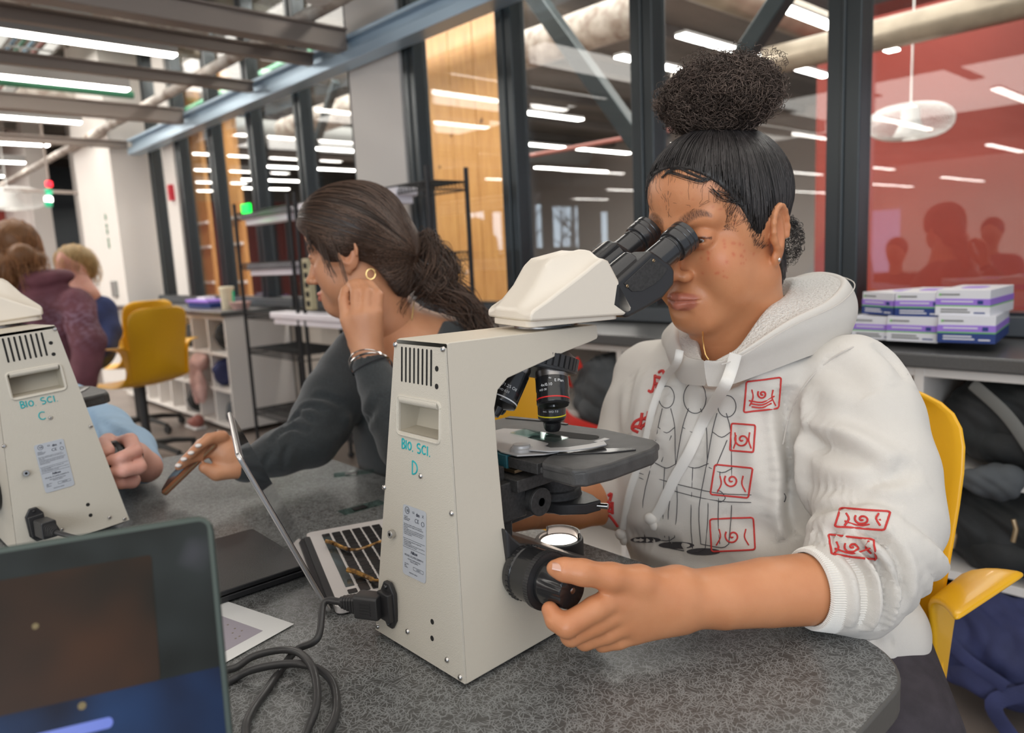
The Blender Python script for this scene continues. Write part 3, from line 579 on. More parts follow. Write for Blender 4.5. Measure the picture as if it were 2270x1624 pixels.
# window wall: dark mullions, glass, sill, low wall
LX = [-7.126, -6.455, -5.762, -5.075, -4.383, -3.717, -3.201, -2.498, -1.770, -1.034, -.31, .42]
WT = 3.13
for i, x in enumerate(LX):
    w = .10 if i != 5 else .03
    mb = MB(); mb.bb((x, 2.30, .895), (x + w, 2.385, WT)); mb.bb((x + w*.44, 2.292, .895), (x + w*.56, 2.30, WT)); struct('trim_%d' % (i + 1), mb, 'mullion', bevel=.003)
mb = MB(); mb.bb((-3.685, 2.29, .84), (-3.21, 2.42, WT)); struct('wall_pier', mb, 'wall_white', smooth=False)
mb = MB(); mb.bb((-6.73, 2.29, .84), (-6.475, 2.42, WT)); struct('wall_pier', mb, 'wall_white', smooth=False)
k = 1
for a, b in zip(LX[:-1], LX[1:]):
    if a in (-3.717,) or a == -7.126: 
        if a == -7.126: mb = MB(); mb.bb((-7.03, 2.35, .895), (-6.73, 2.358, WT)); struct('window_1', mb, 'window_glass', smooth=False)
        continue
    k += 1; mb = MB(); mb.bb((a + .1, 2.352, .895), (b, 2.36, WT)); struct('window_%d' % k, mb, 'window_glass', smooth=False)
mb = MB(); mb.bb((-7.2, 2.27, .842), (1.2, 2.39, .896)); struct('trim_20', mb, 'sill_dark', bevel=.004)
mb = MB(); mb.bb((-7.2, 2.28, .896), (1.2, 2.35, .905)); struct('trim_21', mb, 'mullion', smooth=False)
mb = MB(); mb.bb((-7.3, 2.40, 0), (1.2, 2.46, .842)); struct('wall_window_side', mb, 'wall_low', smooth=False)
mb = MB(); mb.bb((-7.3, 2.385, 0), (1.2, 2.40, .08)); struct('baseboard_window_side', mb, 'sill_dark', smooth=False)
mb = MB(); mb.bb((-7.2, 2.28, WT), (1.2, 2.45, 3.25)); struct('trim_22', mb, 'mullion', smooth=False)
# white column at the end of the window wall, with green lettering and a notice
mb = MB(); mb.bb((-8.50, 2.04, 0), (-7.3, 2.7, 3.25)); struct('wall_column', mb, 'wall_white', smooth=False)
mb = MB(); mb.bb((-7.3, 2.36, 0), (-7.12, 2.46, 3.25)); struct('wall_return', mb, 'wall_white', smooth=False)
t = thing('wall_marks', 'small blurred green marks in a column on the white column', 'sign', (-7.66, 2.036, 1.4))
for z_, h_ in ((1.62, .05), (1.55, .03), (1.49, .045), (1.42, .03), (1.36, .055)): mb = MB(); mb.prism([(-7.68, z_), (-7.65, z_ - .01), (-7.64, z_ + h_*.6), (-7.67, z_ + h_)], 2.034, 2.04, (0, 2, 1)); mb.build('mark', 'pipe_green', t, world=True)
mb = MB(); mb.bb((-8.33, 2.03, 1.02), (-8.15, 2.04, 1.28)); no = tag(mb.build('notice', 'paper', bevel=.002), 'white notice taped low on the white column', 'sign')
mb = MB(); mb.bb((-7.72, 2.02, .90), (-7.56, 2.04, 1.05)); tag(mb.build('wall_switch', 'duct_grey', bevel=.004), 'grey wall box low on the white column', 'wall box')
mb = MB(); mb.bb((-8.52, 2.03, .75), (-8.38, 2.04, 1.02)); tag(mb.build('wall_panel', 'strap_purple', bevel=.002), 'dark purple panel low on the white column', 'panel')
mb = MB(); mb.bb((-6.60, 2.255, 1.70), (-6.54, 2.29, 1.83)); mb.cyl((-6.57, 2.25, 1.765), (-6.57, 2.255, 1.765), .02); tag(mb.build('fire_alarm', 'red_sign', bevel=.004), 'red fire alarm on the narrow white pier', 'alarm')
# end of our room on the left: red wall, grey posts, dark doorway
mb = MB(); mb.bb((-14.1, -4, 0), (-14, 2.3, 2.35)); struct('wall_end', mb, 'red_wall', smooth=False)
mb = MB(); mb.bb((-14.1, -4, 2.35), (-14, 2.3, 3.25)); struct('wall_end', mb, 'ceiling_deck', smooth=False)
mb = MB(); mb.bb((-12.2, 2.28, 0), (-11.9, 2.5, 3.2)); struct('trim_23', mb, 'far_grey', smooth=False)
mb = MB(); mb.bb((-14, 2.3, 0), (-12.2, 2.4, 3.2)); struct('wall_far_side', mb, 'wall_white', smooth=False)
mb = MB(); mb.bb((-11.9, 2.8, 0), (-8.4, 2.9, 3.2)); struct('wall_far_side', mb, 'far_grey', smooth=False)
for x in (-11.2, -10.0, -9.0): mb = MB(); mb.bb((x, 2.70, 0), (x + .45, 2.8, 2.3)); struct('door_%d' % (1 + int(x + 12)), mb, 'mullion', smooth=False)
# wall behind the photographer (seen mirrored in the glass), with daylight windows and a projection screen
YB = -20.0
mb = MB(); mb.bb((-17, YB - .1, 0), (2.5, YB, 3.25)); struct('wall_back', mb, 'wall_white', smooth=False); mb = MB(); mb.bb((-17.1, YB, 0), (-17, 12, 3.25)); struct('wall_end', mb, 'mullion', smooth=False)
def backwin(px0, py0, px1, py1, nm, m, n=1, lab=None):
    if nm.startswith('window'):      # daylight windows stand in the end wall of the lab
        a, b = atx(px0, py0, -17), atx(px1, py1, -17); y0_, y1_ = sorted((4.8 - a[1], 4.8 - b[1])); z0_, z1_ = sorted((a[2], b[2]))
        for i in range(n):
            u0, u1 = y0_ + (y1_ - y0_)*i/n + .03, y0_ + (y1_ - y0_)*(i + 1)/n - .03
            mb = MB(); mb.bb((-16.999, u0, z0_), (-16.985, u1, z1_)); mb.build(nm, m, smooth=False)['kind'] = 'structure'
        return
    a, b = aty(px0, py0, 4.8 - YB), aty(px1, py1, 4.8 - YB); x0_, x1_ = sorted((a[0], b[0])); z0_, z1_ = sorted((a[2], b[2]))
    for i in range(n):
        u0, u1 = x0_ + (x1_ - x0_)*i/n + .02, x0_ + (x1_ - x0_)*(i + 1)/n - .02
        mb = MB(); mb.bb((u0, YB + .001, z0_), (u1, YB + .012, z1_)); o = mb.build(nm, m, smooth=False); o['kind'] = 'structure' if nm.startswith('window') else ''
        if lab: tag(o, *lab); del o['kind']
        else: o['kind'] = 'structure'
for i, q in enumerate(((1035, 455, 1082, 545, 2), (1035, 585, 1078, 612, 1), (1095, 470, 1120, 560, 1), (1172, 452, 1208, 550, 1), (1228, 458, 1287, 548, 2), (1335, 470, 1352, 560, 1))): backwin(*q[:4], 'window_%d' % (20 + i), 'day_window', q[4])
backwin(1903, 470, 1996, 602, 'projection_screen', 'screen_lilac', 1, ('lilac projection screen on the wall behind, mirrored in the glass', 'screen'))
# trees outside stand dark against those windows
for j, (x_, h_) in enumerate(((1190, 1.9), (1250, 2.1), (1270, 1.7))):
    b = atx(x_, 545, -17); b[1] = 4.8 - b[1]; h_ *= 1.25; rr = random.Random(j); t_ = MB(); t_.tube([(-16.95, b[1], 0), (-16.95, b[1] + .08, 1.0), (-16.95, b[1] - .02, h_)], [.07, .05, .02], 6)
    for q in range(9):
        z0_ = rr.uniform(.8, h_ - .1); s_ = rr.choice((-1, 1)); t_.tube([(-16.95, b[1], z0_), (-16.95, b[1] + s_*.25, z0_ + .2), (-16.94, b[1] + s_*.5, z0_ + .32)], [.03, .02, .008], 5)
    tag(t_.build('bare_tree', 'tree_dark'), 'dark bare tree against the mirrored window, %s' % ('leftmost', 'middle', 'rightmost')[j], 'tree')
# ---------------------------------------------------------------- neighbouring room behind the glass
mb = MB(); mb.bb((-17, 12, 0), (-4.9, 12.1, 3.25)); struct('wall_neighbour', mb, 'far_grey', smooth=False)
mb = MB(); mb.bb((-3.24, 7.0, 0), (4, 7.1, 3.1)); struct('wall_red', mb, 'red_wall', smooth=False)
for j, (x0_, x1_, Y) in enumerate(((-4.70, -3.88, 3.6), (-9.2, -8.47, 3.3), (-8.02, -7.6, 3.3))):
    pw = thing('plywood_panel', ('tall golden plywood panel behind the glass, above the wire rack', 'golden plywood panel behind the glass nearest the white column', 'narrow golden plywood panel behind the glass between dark mullions')[j], 'panel', (x0_, Y, 0), group=None)
    n = 3 if j == 0 else 2
    for i in range(n):
        a, b = x0_ + (x1_ - x0_)*i/n, x0_ + (x1_ - x0_)*(i + 1)/n; mb = MB(); mb.bb((a + .003, Y, .02), (b - .003, Y + .05, 3.1)); mb.build('panel_board', 'plywood', pw, world=True, bevel=.002)
    if j == 0:
        for px_, py_ in ((975, 370), (1068, 265), (905, 300), (1000, 300), (1066, 270)):
            c = aty(px_, py_, Y - .001); 
            if x0_ < c[0] < x1_: mb = MB(); mb.cyl(c, c - [0, .002, 0], .012, n=10); mb.build('wood_knot', 'knot', pw, world=True)
    else:
        for z_ in (.95, 1.35, 1.62): mb = MB(); mb.bb((x0_, Y - .03, z_), (x1_, Y, z_ + .03)); mb.build('batten', 'cubby_white', pw, world=True)
def beam(name, a, b, w, h, m, label, cat='beam', group=None, extra=None):
    a = np.array(a, float); b = np.array(b, float); d = b - a; L = np.linalg.norm(d); d /= L; up = np.array([0, 0, 1.]) if abs(d[2]) < .9 else np.array([0, 1., 0]); s_ = np.cross(d, up); s_ /= np.linalg.norm(s_); up = np.cross(s_, d)
    mb = MB(); mb.box((a + b)/2, (L, w, h), np.stack([d, s_, up], 1))
    if extra: extra(mb, a, b, d, s_, up)
    return tag(mb.build(name, m, bevel=min(w, h)*.08), label, cat, group)
beam('steel_brace', aty(1170, -30, 2.9), aty(1425, 330, 2.9), .07, .085, 'steel_dark', 'dark diagonal steel brace descending to the right behind the glass')
beam('steel_brace', aty(1770, -60, 2.9), aty(1625, 160, 2.9), .07, .075, 'steel_dark', 'dark diagonal steel brace above the curly bun')
beam('steel_brace', aty(745, 180, 2.9), aty(700, 320, 2.9), .05, .05, 'steel_dark', 'thin steel brace behind the glass left of the white pier')
def duct(name, pts, r, m, label, cat='duct', rings=0):
    mb = MB(); P = smooth_path(pts, 4) if len(pts) > 2 else pts; mb.tube(P, r, 20)
    o = tag(mb.build(name, m), label, cat)
    return o
duct('air_duct', [(-3.6, 5.3, 2.42), (-2.0, 5.3, 2.42), (3, 5.3, 2.42)], .10, 'duct_tan', 'tan round duct running above the red wall')
duct('air_duct', [(-9, 4.6, 2.8), (-3.4, 4.6, 2.8)], .15, 'insulation', 'wide mottled duct under the deck of the neighbouring room')
duct('air_duct', [(-9.6, 3.0, 2.9), (-9.6, 11, 2.9)], .20, 'duct_grey', 'big grey duct running away under the neighbouring ceiling')
duct('air_duct', [(-3.0, 3.0, 2.9), (-3.0, 6.8, 2.9)], .13, 'duct_tan', 'tan duct running away above the curly bun')
for i, (y_, m_, c_) in enumerate(((3.1, 'pipe_green', 'green'), (3.22, 'pipe_yellow', 'yellow'))): duct('ceiling_pipe', [(-9, y_, 2.78 - .05*i), (1, y_, 2.78 - .05*i)], .035, m_, c_ + ' pipe running along the wall above the glass', 'pipe')
duct('ceiling_pipe', [(-7, 6.6, 2.3), (-4.4, 6.6, 2.3)], .025, 'pipe_red', 'red pipe under the deck of the neighbouring room', 'pipe')
# linear lights: fixtures hang in rows, ends lined up
LG = {}
def linear(x, y0, y1, z, label, group):
    t = thing('linear_light', label, 'light', (x, (y0 + y1)/2, z), group=group); L = y1 - y0
    nb = 'neighbour' in group or 'mirrored' in group
    mb = MB(); mb.bb((-.045, -L/2, 0.012), (.045, L/2, .03 if nb else .085)); mb.build('housing', 'light_body', t, bevel=.004)
    mb = MB(); mb.bb((-.040, -L/2 + .004, 0), (.040, L/2 - .004, .014)); mb.build('diffuser', 'light_on', t, bevel=.003)
    for yy in () if nb else (-L*.35, L*.35): mb = MB(); mb.cyl((0, yy, .08), (0, yy, 3.2 - z), .004, n=6); mb.build('hanger_cable', 'strut_grey', t)
grp1 = 'linear ceiling lights over the lab'
names = ['nearest', 'second', 'third', 'fourth', 'fifth', 'sixth', 'seventh']
for i, (x, y1) in enumerate(((-4.99, 1.85), (-6.08, 1.885), (-7.57, 1.915), (-9.0, 1.95), (-10.45, 1.99), (-11.9, 2.0), (-13.2, 2.0))):
    linear(x, y1 - 2.6, y1, 2.45, 'bright linear ceiling light at the upper left, %s of the row' % names[i], grp1)
for lab_, (x, a, b) in zip(('over the tall plywood panel', 'low over the tall plywood panel', 'right of the plywood panel, long and low', 'short low one left of the forehead', 'just above the curly bun', 'left of the curly bun', 'beside the tan duct at the upper right', 'short one right above the exit sign', 'second row above the exit sign', 'third row above the exit sign', 'farthest row above the exit sign'), ((-5.26, 4.36, 6.0), (-6.62, 4.94, 6.1), (-6.75, 6.5, 8.7), (-8.49, 8.56, 10.3), (-2.87, 4.26, 6.38), (-3.43, 4.33, 5.25), (-2.20, 4.33, 6.0), (-8.1, 4.4, 6.0), (-9.8, 4.55, 6.3), (-11.35, 4.6, 6.0), (-12.6, 5.1, 6.4))):
    linear(x, a, b, 2.45, 'linear light behind the glass, ' + lab_, 'linear lights of the neighbouring room')
for x, a, b in ((-2.17, -5.6, -3.73), (-3.5, -6.1, -3.68), (-4.6, -6.1, -4.2), (-8.6, -6.2, -3.7), (-5.9, -6.2, -3.7), (-7.2, -6.2, -3.7), (-.7, -6.0, -3.6), (-5.98, -11.75, -9.86), (-7.85, -18.3, -15.35), (-6.22, -18.8, -15.46), (-3.58, -10.98, -8.95), (-7.16, -11.04, -9.63), (-9.9, -17.5, -15.2), (-13.15, -11.25, -9.8), (-11.0, -9.6, -8.66), (-10.08, -5.35, -4.2)):
    linear(x, a, b, 2.45, 'linear light mirrored in the glass, ' + {2.17: 'at the right edge', 3.5: 'over the red wall beside the mullion', 4.6: 'low over the red wall', 8.6: 'low in the pane left of the face', 5.9: 'high in the pane left of the face', 7.2: 'middle of the pane left of the face', .7: 'beyond the right edge', 5.98: 'over the red wall below the pendant lamp', 7.85: 'over the red wall, lowest by the mullion', 6.22: 'over the red wall, low and centre right', 3.58: 'over the red wall at the right edge, lower of two', 7.16: 'right of the head, upper of two', 9.9: 'right of the head, lower of two', 13.15: 'tiny, beside the daylight windows', 11.0: 'tiny, at the mullion by the forehead', 10.08: 'small, over the daylight windows'}[round(-x, 2)], 'mirrored linear lights')
# suspended rail and cross struts of our room
mb = MB(); mb.bb((-7.2, 2.16, 2.145), (1.2, 2.27, 2.165)); mb.bb((-7.2, 2.16, 2.255), (1.2, 2.27, 2.275)); mb.bb((-7.2, 2.20, 2.16), (1.2, 2.23, 2.26)); mb.bb((-7.2, 2.16, 2.16), (1.2, 2.168, 2.20))
tag(mb.build('ceiling_rail', 'rail_day_tint', bevel=.003), 'steel rail coloured with pale blue daylight, hung along the top of the glass wall', 'rail')
for i, x in enumerate((-7.2, -5.85, -4.62, -3.85, -3.52)):
    w, h = ((.10, .09) if i in (1, 4) else (.05, .05))
    mb = MB(); mb.bb((x - w/2, -3, 2.20), (x + w/2, 2.16, 2.20 + h)); mb.bb((x - w/2 - .02, -3, 2.20 + h), (x + w/2 + .02, 2.16, 2.212 + h)); tag(mb.build('ceiling_strut', 'strut_grey', bevel=.003), ('thin strut over the far end lights', 'thick strut meeting the rail above the dark pier', 'thin strut above the third light', 'thin strut above the second light', 'thick grey strut meeting the rail at the top left')[i], 'beam')
duct('air_duct', [(-14, 2.0, 2.36), (-3.0, 2.0, 2.36)], .035, 'insulation', 'thin tan pipe running back under the struts at the left', 'pipe')
duct('air_duct', [(-14, .5, 2.9), (-3.5, .5, 2.9), (-1.5, .2, 2.9)], .22, 'duct_grey', 'big grey duct at the top left')
duct('air_duct', [(-5.4, .9, 2.8), (-5.4, 2.2, 2.8)], .15, 'insulation', 'mottled insulated duct across the upper left')
duct('air_duct', [(-8.3, .9, 2.85), (-8.3, 2.2, 2.85)], .15, 'insulation', 'mottled insulated duct further back at the left')
duct('air_duct', [at(705, 2, 3.3), at(700, -40, 3.3) + [0, 0, .3]], .055, 'pipe_white', 'white pipe end hanging near the top edge', 'pipe')
for i in range(6):
    r_ = random.Random(i); x = -4.0 - i*1.5; duct('ceiling_pipe', [(x, .9, 2.62), (x, 2.2, 2.62)], .03, ('insulation', 'duct_tan', 'pipe_green', 'pipe_white', 'strut_grey', 'duct_tan')[i], 'thin service pipe across the ceiling, %s from the camera' % ('first', 'second', 'third', 'fourth', 'fifth', 'sixth')[i], 'pipe')
# cable tray of rungs
ct = thing('cable_tray', 'grey cable tray with coloured cables under the ceiling at the upper left', 'cable tray', (-8, 1.3, 2.7))
mb = MB(); mb.bb((-13, 1.15, 2.7), (-3, 1.17, 2.78)); mb.build('side_rail', 'duct_grey', ct, world=True); mb = MB(); mb.bb((-13, 1.45, 2.7), (-3, 1.47, 2.78)); mb.build('side_rail', 'duct_grey', ct, world=True)
rg0 = MB(); rg0.bb((-.01, 1.16, 2.70), (.01, 1.46, 2.712)); g0 = None
for i in range(40):
    if g0 is None: g0 = rg0.build('rung', 'duct_grey', ct, world=False); g0.data.transform(Matrix.Translation((0, -1.3, -2.7))); c_ = g0
    else: c_ = g0.copy(); COL.objects.link(c_)
    c_.location = (-5 + i*.25 , 0, 0)
for i, m_ in enumerate(('cable_blue', 'pipe_green', 'cable_blue', 'pipe_red')): mb = MB(); mb.tube([(-13, 1.2 + i*.06, 2.73), (-8, 1.22 + i*.05, 2.725), (-3, 1.2 + i*.06, 2.73)], .012, 6); mb.build('cable', m_, ct, world=True)
# pendants with woven wire shades
def pendant(c, R, H, label):
    t = thing('pendant_lamp', label, 'lamp', tuple(c)); mb = MB(); n = 64
    for k in range(n):
        a0_ = 2*math.pi*k/n
        for sg in (1, -1):
            P = []
            for i in range(13):
                u = -1 + 2*i/12; rr = math.cos(u*math.pi/2*.93)**.75; P.append((R*rr*math.cos(a0_ + sg*u*.6), R*rr*math.sin(a0_ + sg*u*.6), H*math.copysign(abs(math.sin(u*math.pi/2))**.9, u)*.95))
            mb.tube(P, .0018, 3, False)
    mb.build('wire_shade', 'wire_white', t, kind=None)
    mb = MB(); mb.lathe([(.02, H*.95), (R*.22, H*.7), (R*.22, H*.1), (R*.30, -H*.35), (R*.38, -H*.6), (R*.40, -H*.9)], (0, 0, 0), (0, 0, 1), 28, cap=False); mb.build('inner_shade', 'wire_white', t)
    mb = MB(); mb.ell((0, 0, -H*.3), (R*.16, R*.16, R*.16), 16); mb.build('bulb', 'lamp_soft', t)
    mb = MB(); mb.cyl((0, 0, H*.9), (0, 0, 3.2 - c[2]), .006, n=6); mb.build('cord', 'wire_white', t)
    return t
pendant(at(2018, 270, 5.2), .275, .125, 'white wire lens-shaped pendant lamp in front of the red wall')
pendant(at(18, 440, 8.2), .38, .13, 'white pendant lamp at the left edge above the person in maroon')
beam('pendant_rail', at(10, 420, 8.0), at(235, 430, 8.0), .035, .035, 'strut_grey', 'horizontal grey pipe crossing in front of the white column')
# stack light
sg = thing('stack_light', 'hanging signal with a red lamp above green ones at the far left', 'signal light', tuple(at(108, 430, 7)))
for (y_, r_, m_) in ((408, .030, 'signal_red'), (425, .032, 'signal_green'), (442, .034, 'lamp_soft'), (452, .032, 'signal_green')):
    c = at(108 - (y_ - 430)*.02, y_, 7); mb = MB(); mb.lathe([(r_*.6, -.03), (r_, -.02), (r_, .02), (r_*.6, .03)], c, (0, 0, 1), 20); mb.build('lamp_segment', m_, sg, world=True)
c = at(107, 398, 7); mb = MB(); mb.cyl(c, c + [0, 0, 1.2], .012, n=8); mb.build('stem', 'strut_grey', sg, world=True)
# ---------------------------------------------------------------- wire racks with grow lights
def rack(x0, x1, y0, y1, levels, label):
    t = thing('wire_rack', label, 'rack', ((x0 + x1)/2, (y0 + y1)/2, 0))
    for x in (x0, x1):
        for y in (y0, y1):
            mb = MB(); mb.cyl((x, y, .04), (x, y, 1.50), .0105, n=10); mb.ell((x, y, .02), (.02, .02, .02), 10); mb.build('post', 'rack_black', t, world=True)
    for z in levels:
        mb = MB()
        for dz in (0, .035):
            for a, b in (((x0, y0), (x1, y0)), ((x0, y1), (x1, y1)), ((x0, y0), (x0, y1)), ((x1, y0), (x1, y1))): mb.cyl((*a, z - dz), (*b, z - dz), .0035, n=5)
        n = int((x1 - x0)/.025)
        for i in range(n + 1):
            x = x0 + (x1 - x0)*i/n; mb.cyl((x, y0, z), (x, y1, z), .0022, n=4)
            if i < n:
                xm = x + (x1 - x0)/n/2
                for y in (y0, y1): mb.cyl((x, y, z), (xm, y, z - .035), .002, n=4); mb.cyl((xm, y, z - .035), (x + (x1 - x0)/n, y, z), .002, n=4)
        for y in (y0 + (y1 - y0)/3, y0 + 2*(y1 - y0)/3): mb.cyl((x0, y, z - .004), (x1, y, z - .004), .003, n=5)
        mb.build('wire_shelf', 'rack_black', t, world=True)
    return t
rack(-4.48, -3.78, 1.91, 2.24, (1.44, 1.14, .84, .62, .23), 'tall black wire rack behind the seated person, left section')
rack(-3.70, -2.53, 1.91, 2.12, (1.44, 1.14, .84, .23), 'tall black wire rack behind the seated person, wide right section')
for j, (x0, x1, y, z) in enumerate(((-4.42, -3.84, 1.98, 1.385), (-3.66, -2.75, 1.96, 1.385), (-3.62, -2.72, 2.02, 1.06), (-4.42, -3.84, 1.98, 1.085), (-4.1, -3.3, 1.95, .805))):
    t = thing('grow_light', ('white tube light under the top shelf of the left rack', 'white tube light under the top shelf of the wide rack', 'white tube light under the middle shelf of the wide rack', 'white tube light under the second shelf of the left rack', 'white tube light under the low shelf by the beige power strip')[j], 'light', ((x0 + x1)/2, y, z))
    mb = MB(); mb.bb((x0, y - .06, z + .012), (x1, y + .06, z + .05)); mb.build('reflector', 'tube_light_off', t, bevel=.008, world=True)
    mb = MB(); mb.bb((x0 + .02, y - .045, z - .02), (x1 - .02, y + .045, z + .014)); mb.build('diffuser', 'tube_light_off', t, bevel=.004, world=True)
t = thing('power_strip', 'beige upright power strip on the wire rack beside the face', 'power strip', tuple(at(686, 630, 3.3)))
c = at(686, 630, 3.3); mb = MB(); mb.box(c, (.06, .03, .23)); mb.build('case', 'beige_plastic', t, bevel=.006, world=True)
for i in range(5): mb = MB(); mb.box(c + [0.005, -.017, -.085 + i*.042], (.028, .004, .024)); mb.build('socket', 'hole_shade', t, world=True, bevel=.002)
# lit exit sign seen through the glass
c = at(546, 462, 4.15); ex = thing('exit_sign', 'green glowing exit sign behind the glass', 'sign', tuple(c)); mb = MB(); mb.box(c, (.10, .02, .052)); mb.build('housing', 'exit_green', ex, bevel=.004, world=True)
text('EXIT', .034, frame(c + [-.045, -.012, -.012], (1, 0, 0), (0, 0, 1)), 'pipe_green', ex, 'lettering', .001).matrix_parent_inverse = ex.matrix_world.inverted()
# ---------------------------------------------------------------- cubby units, counters
def cubby(x0, x1, cols, rows, label, ztop=.80, y0=1.93, y1=2.38):
    t = thing('cubby_unit', label, 'shelf', ((x0 + x1)/2, (y0 + y1)/2, 0)); T_ = .022
    for i in range(cols + 1):
        x = x0 + (x1 - x0 - T_)*i/cols; mb = MB(); mb.bb((x, y0, .03), (x + T_, y1, ztop)); mb.build('upright', 'cubby_white', t, world=True, bevel=.001)
    for j in range(rows + 1):
        z = .03 + (ztop - T_ - .03)*j/rows; mb = MB(); mb.bb((x0 + T_, y0 + .002, z), (x1 - T_, y1, z + T_)); mb.build('shelf_board', 'cubby_white', t, world=True, bevel=.001)
    mb = MB(); mb.bb((x0, y1, .03), (x1, y1 + .006, ztop)); mb.build('back_board', 'cubby_white', t, world=True)
    return t
cubby(-7.28, -4.87, 8, 3, 'white cubby unit under the far left counter')
cubby(-2.035, .777, 6, 3, 'white cubby unit under the window counter, stuffed with bags')
for x0, x1, lab in ((-7.28, -4.84, 'dark counter along the windows at the far left'), (-2.1, .7, 'dark grey window counter behind the person in the white hoodie')):
    mb = MB(); mb.bb((x0, 1.90, .803), (x1, 2.39, .838)); tag(mb.build('counter', 'counter_grey', bevel=.005), lab, 'counter')
# boxes of gloves on the counter
def glovebox(px, py_, Y, w, h, d, rot, style, label):
    c = aty(px, py_, Y); t = thing('glove_box', label, 'box', (c[0], Y, c[2]), rot, 'glove boxes stacked on the window counter'); T_ = .0008
    mb = MB(); mb.bb((-w/2, 0, 0), (w/2, d, h)); mb.build('carton', 'box_white', t, bevel=.001)
    low = 'box_navy' if style else 'box_white'
    def band(nm, z0_, z1_, m_):
        mb = MB(); mb.bb((-w/2 - T_, -T_, h*z0_), (w/2 + T_, d + T_, h*z1_)); mb.build(nm, m_, t)
    band('lower_band', 0, .36, low); band('green_line', .36, .41, 'box_green'); band('purple_band', .41, .66, 'box_purple')
    for i, (zf, xa, xb, m_) in enumerate(((.80, -.40, -.05, 'strap_grey'), (.53, -.40, .20, 'box_white'), (.22, -.40, .1, 'box_white' if style else 'strap_grey'), (.12, -.40, .15, 'box_white' if style else 'strap_grey'), (.10, .22, .42, 'box_white' if style else 'box_navy'))):
        mb = MB(); mb.bb((w*xa, -T_*2.2, h*zf), (w*xb, -T_, h*(zf + .05))); mb.build('printed_line', m_, t)
    mb = MB(); mb.cyl((-w*.42, -T_*2.2, h*.82), (-w*.42, -T_, h*.82), h*.045, n=10); mb.build('logo_dot', 'box_green', t)
    mb = MB(); mb.bb((w*.28, -T_*2.2, h*.46), (w*.38, -T_, h*.60)); mb.build('size_mark', 'box_navy', t)
    mb = MB(); mb.prism([(x, y) for x, y in rrect(w*.45, d*.4, .02, 4, 0, d/2)], h, h + .0006); mb.build('opening_patch', 'box_purple', t)
W_ = .118
glovebox(2078 + 62, 760, 1.97, W_, .064, .23, .12, 1, 'glove box in the lower row, rightmost, navy lower band'); glovebox(1950 + 70, 757, 1.985, W_, .063, .2, -.02, 0, 'glove box in the lower row, white lower band, middle'); glovebox(1938, 752, 2.0, W_, .060, .2, -.04, 0, 'glove box in the lower row, leftmost, mostly behind the shoulder')
glovebox(2132, 700, 1.985, W_*.97, .062, .2, 0, 0, 'glove box on top of the stack, rightmost, white lower band'); glovebox(2037, 702, 1.99, W_*.95, .061, .2, .02, 1, 'glove box on top of the stack, middle, navy lower band'); glovebox(1945, 697, 2.02, W_*.9, .058, .2, -.45, 1, 'glove box on top of the stack, leftmost, turned sideways')
# things on the far left counter
c = aty(455, 672, 2.1); t = thing('purple_box', 'low purple and white box on the far left counter', 'box', (c[0], 2.1, .838)); mb = MB(); mb.bb((-.22, -.05, 0), (.22, .1, .035)); mb.build('tray', 'box_navy', t, bevel=.004); mb = MB(); mb.bb((-.24, -.06, .035), (.20, .1, .055)); mb.build('lid', 'box_purple', t, bevel=.004); mb = MB(); mb.bb((-.1, -.02, .055), (.05, .06, .075)); mb.build('label_card', 'box_white', t, bevel=.003)
c = aty(505, 672, 2.05); t = thing('tumbler', 'pale tumbler with a green label standing on the far left counter', 'tumbler', (c[0], 2.05, .838)); mb = MB(); mb.lathe([(.040, 0), (.048, .13)], (0, 0, 0), (0, 0, 1), 24); mb.build('cup', 'label_cream', t); mb = MB(); mb.lathe([(.0445, .03), (.0485, .125)], (0, 0, .0), (0, 0, 1), 24, 2.0, 4.2, cap=False); mb.build('label', 'signal_green', t); mb = MB(); mb.lathe([(.050, .13), (.050, .15), (.044, .155)], (0, 0, 0), (0, 0, 1), 24); mb.build('lid', 'label_cream', t)
c = aty(532, 668, 2.08); t = MB(); t.lathe([(.05, 0), (.075, .05)], (c[0], 2.08, .838), (0, 0, 1), 20); tag(t.build('small_bowl', 'pink_cloth'), 'small pinkish bowl beside the tumbler', 'bowl')
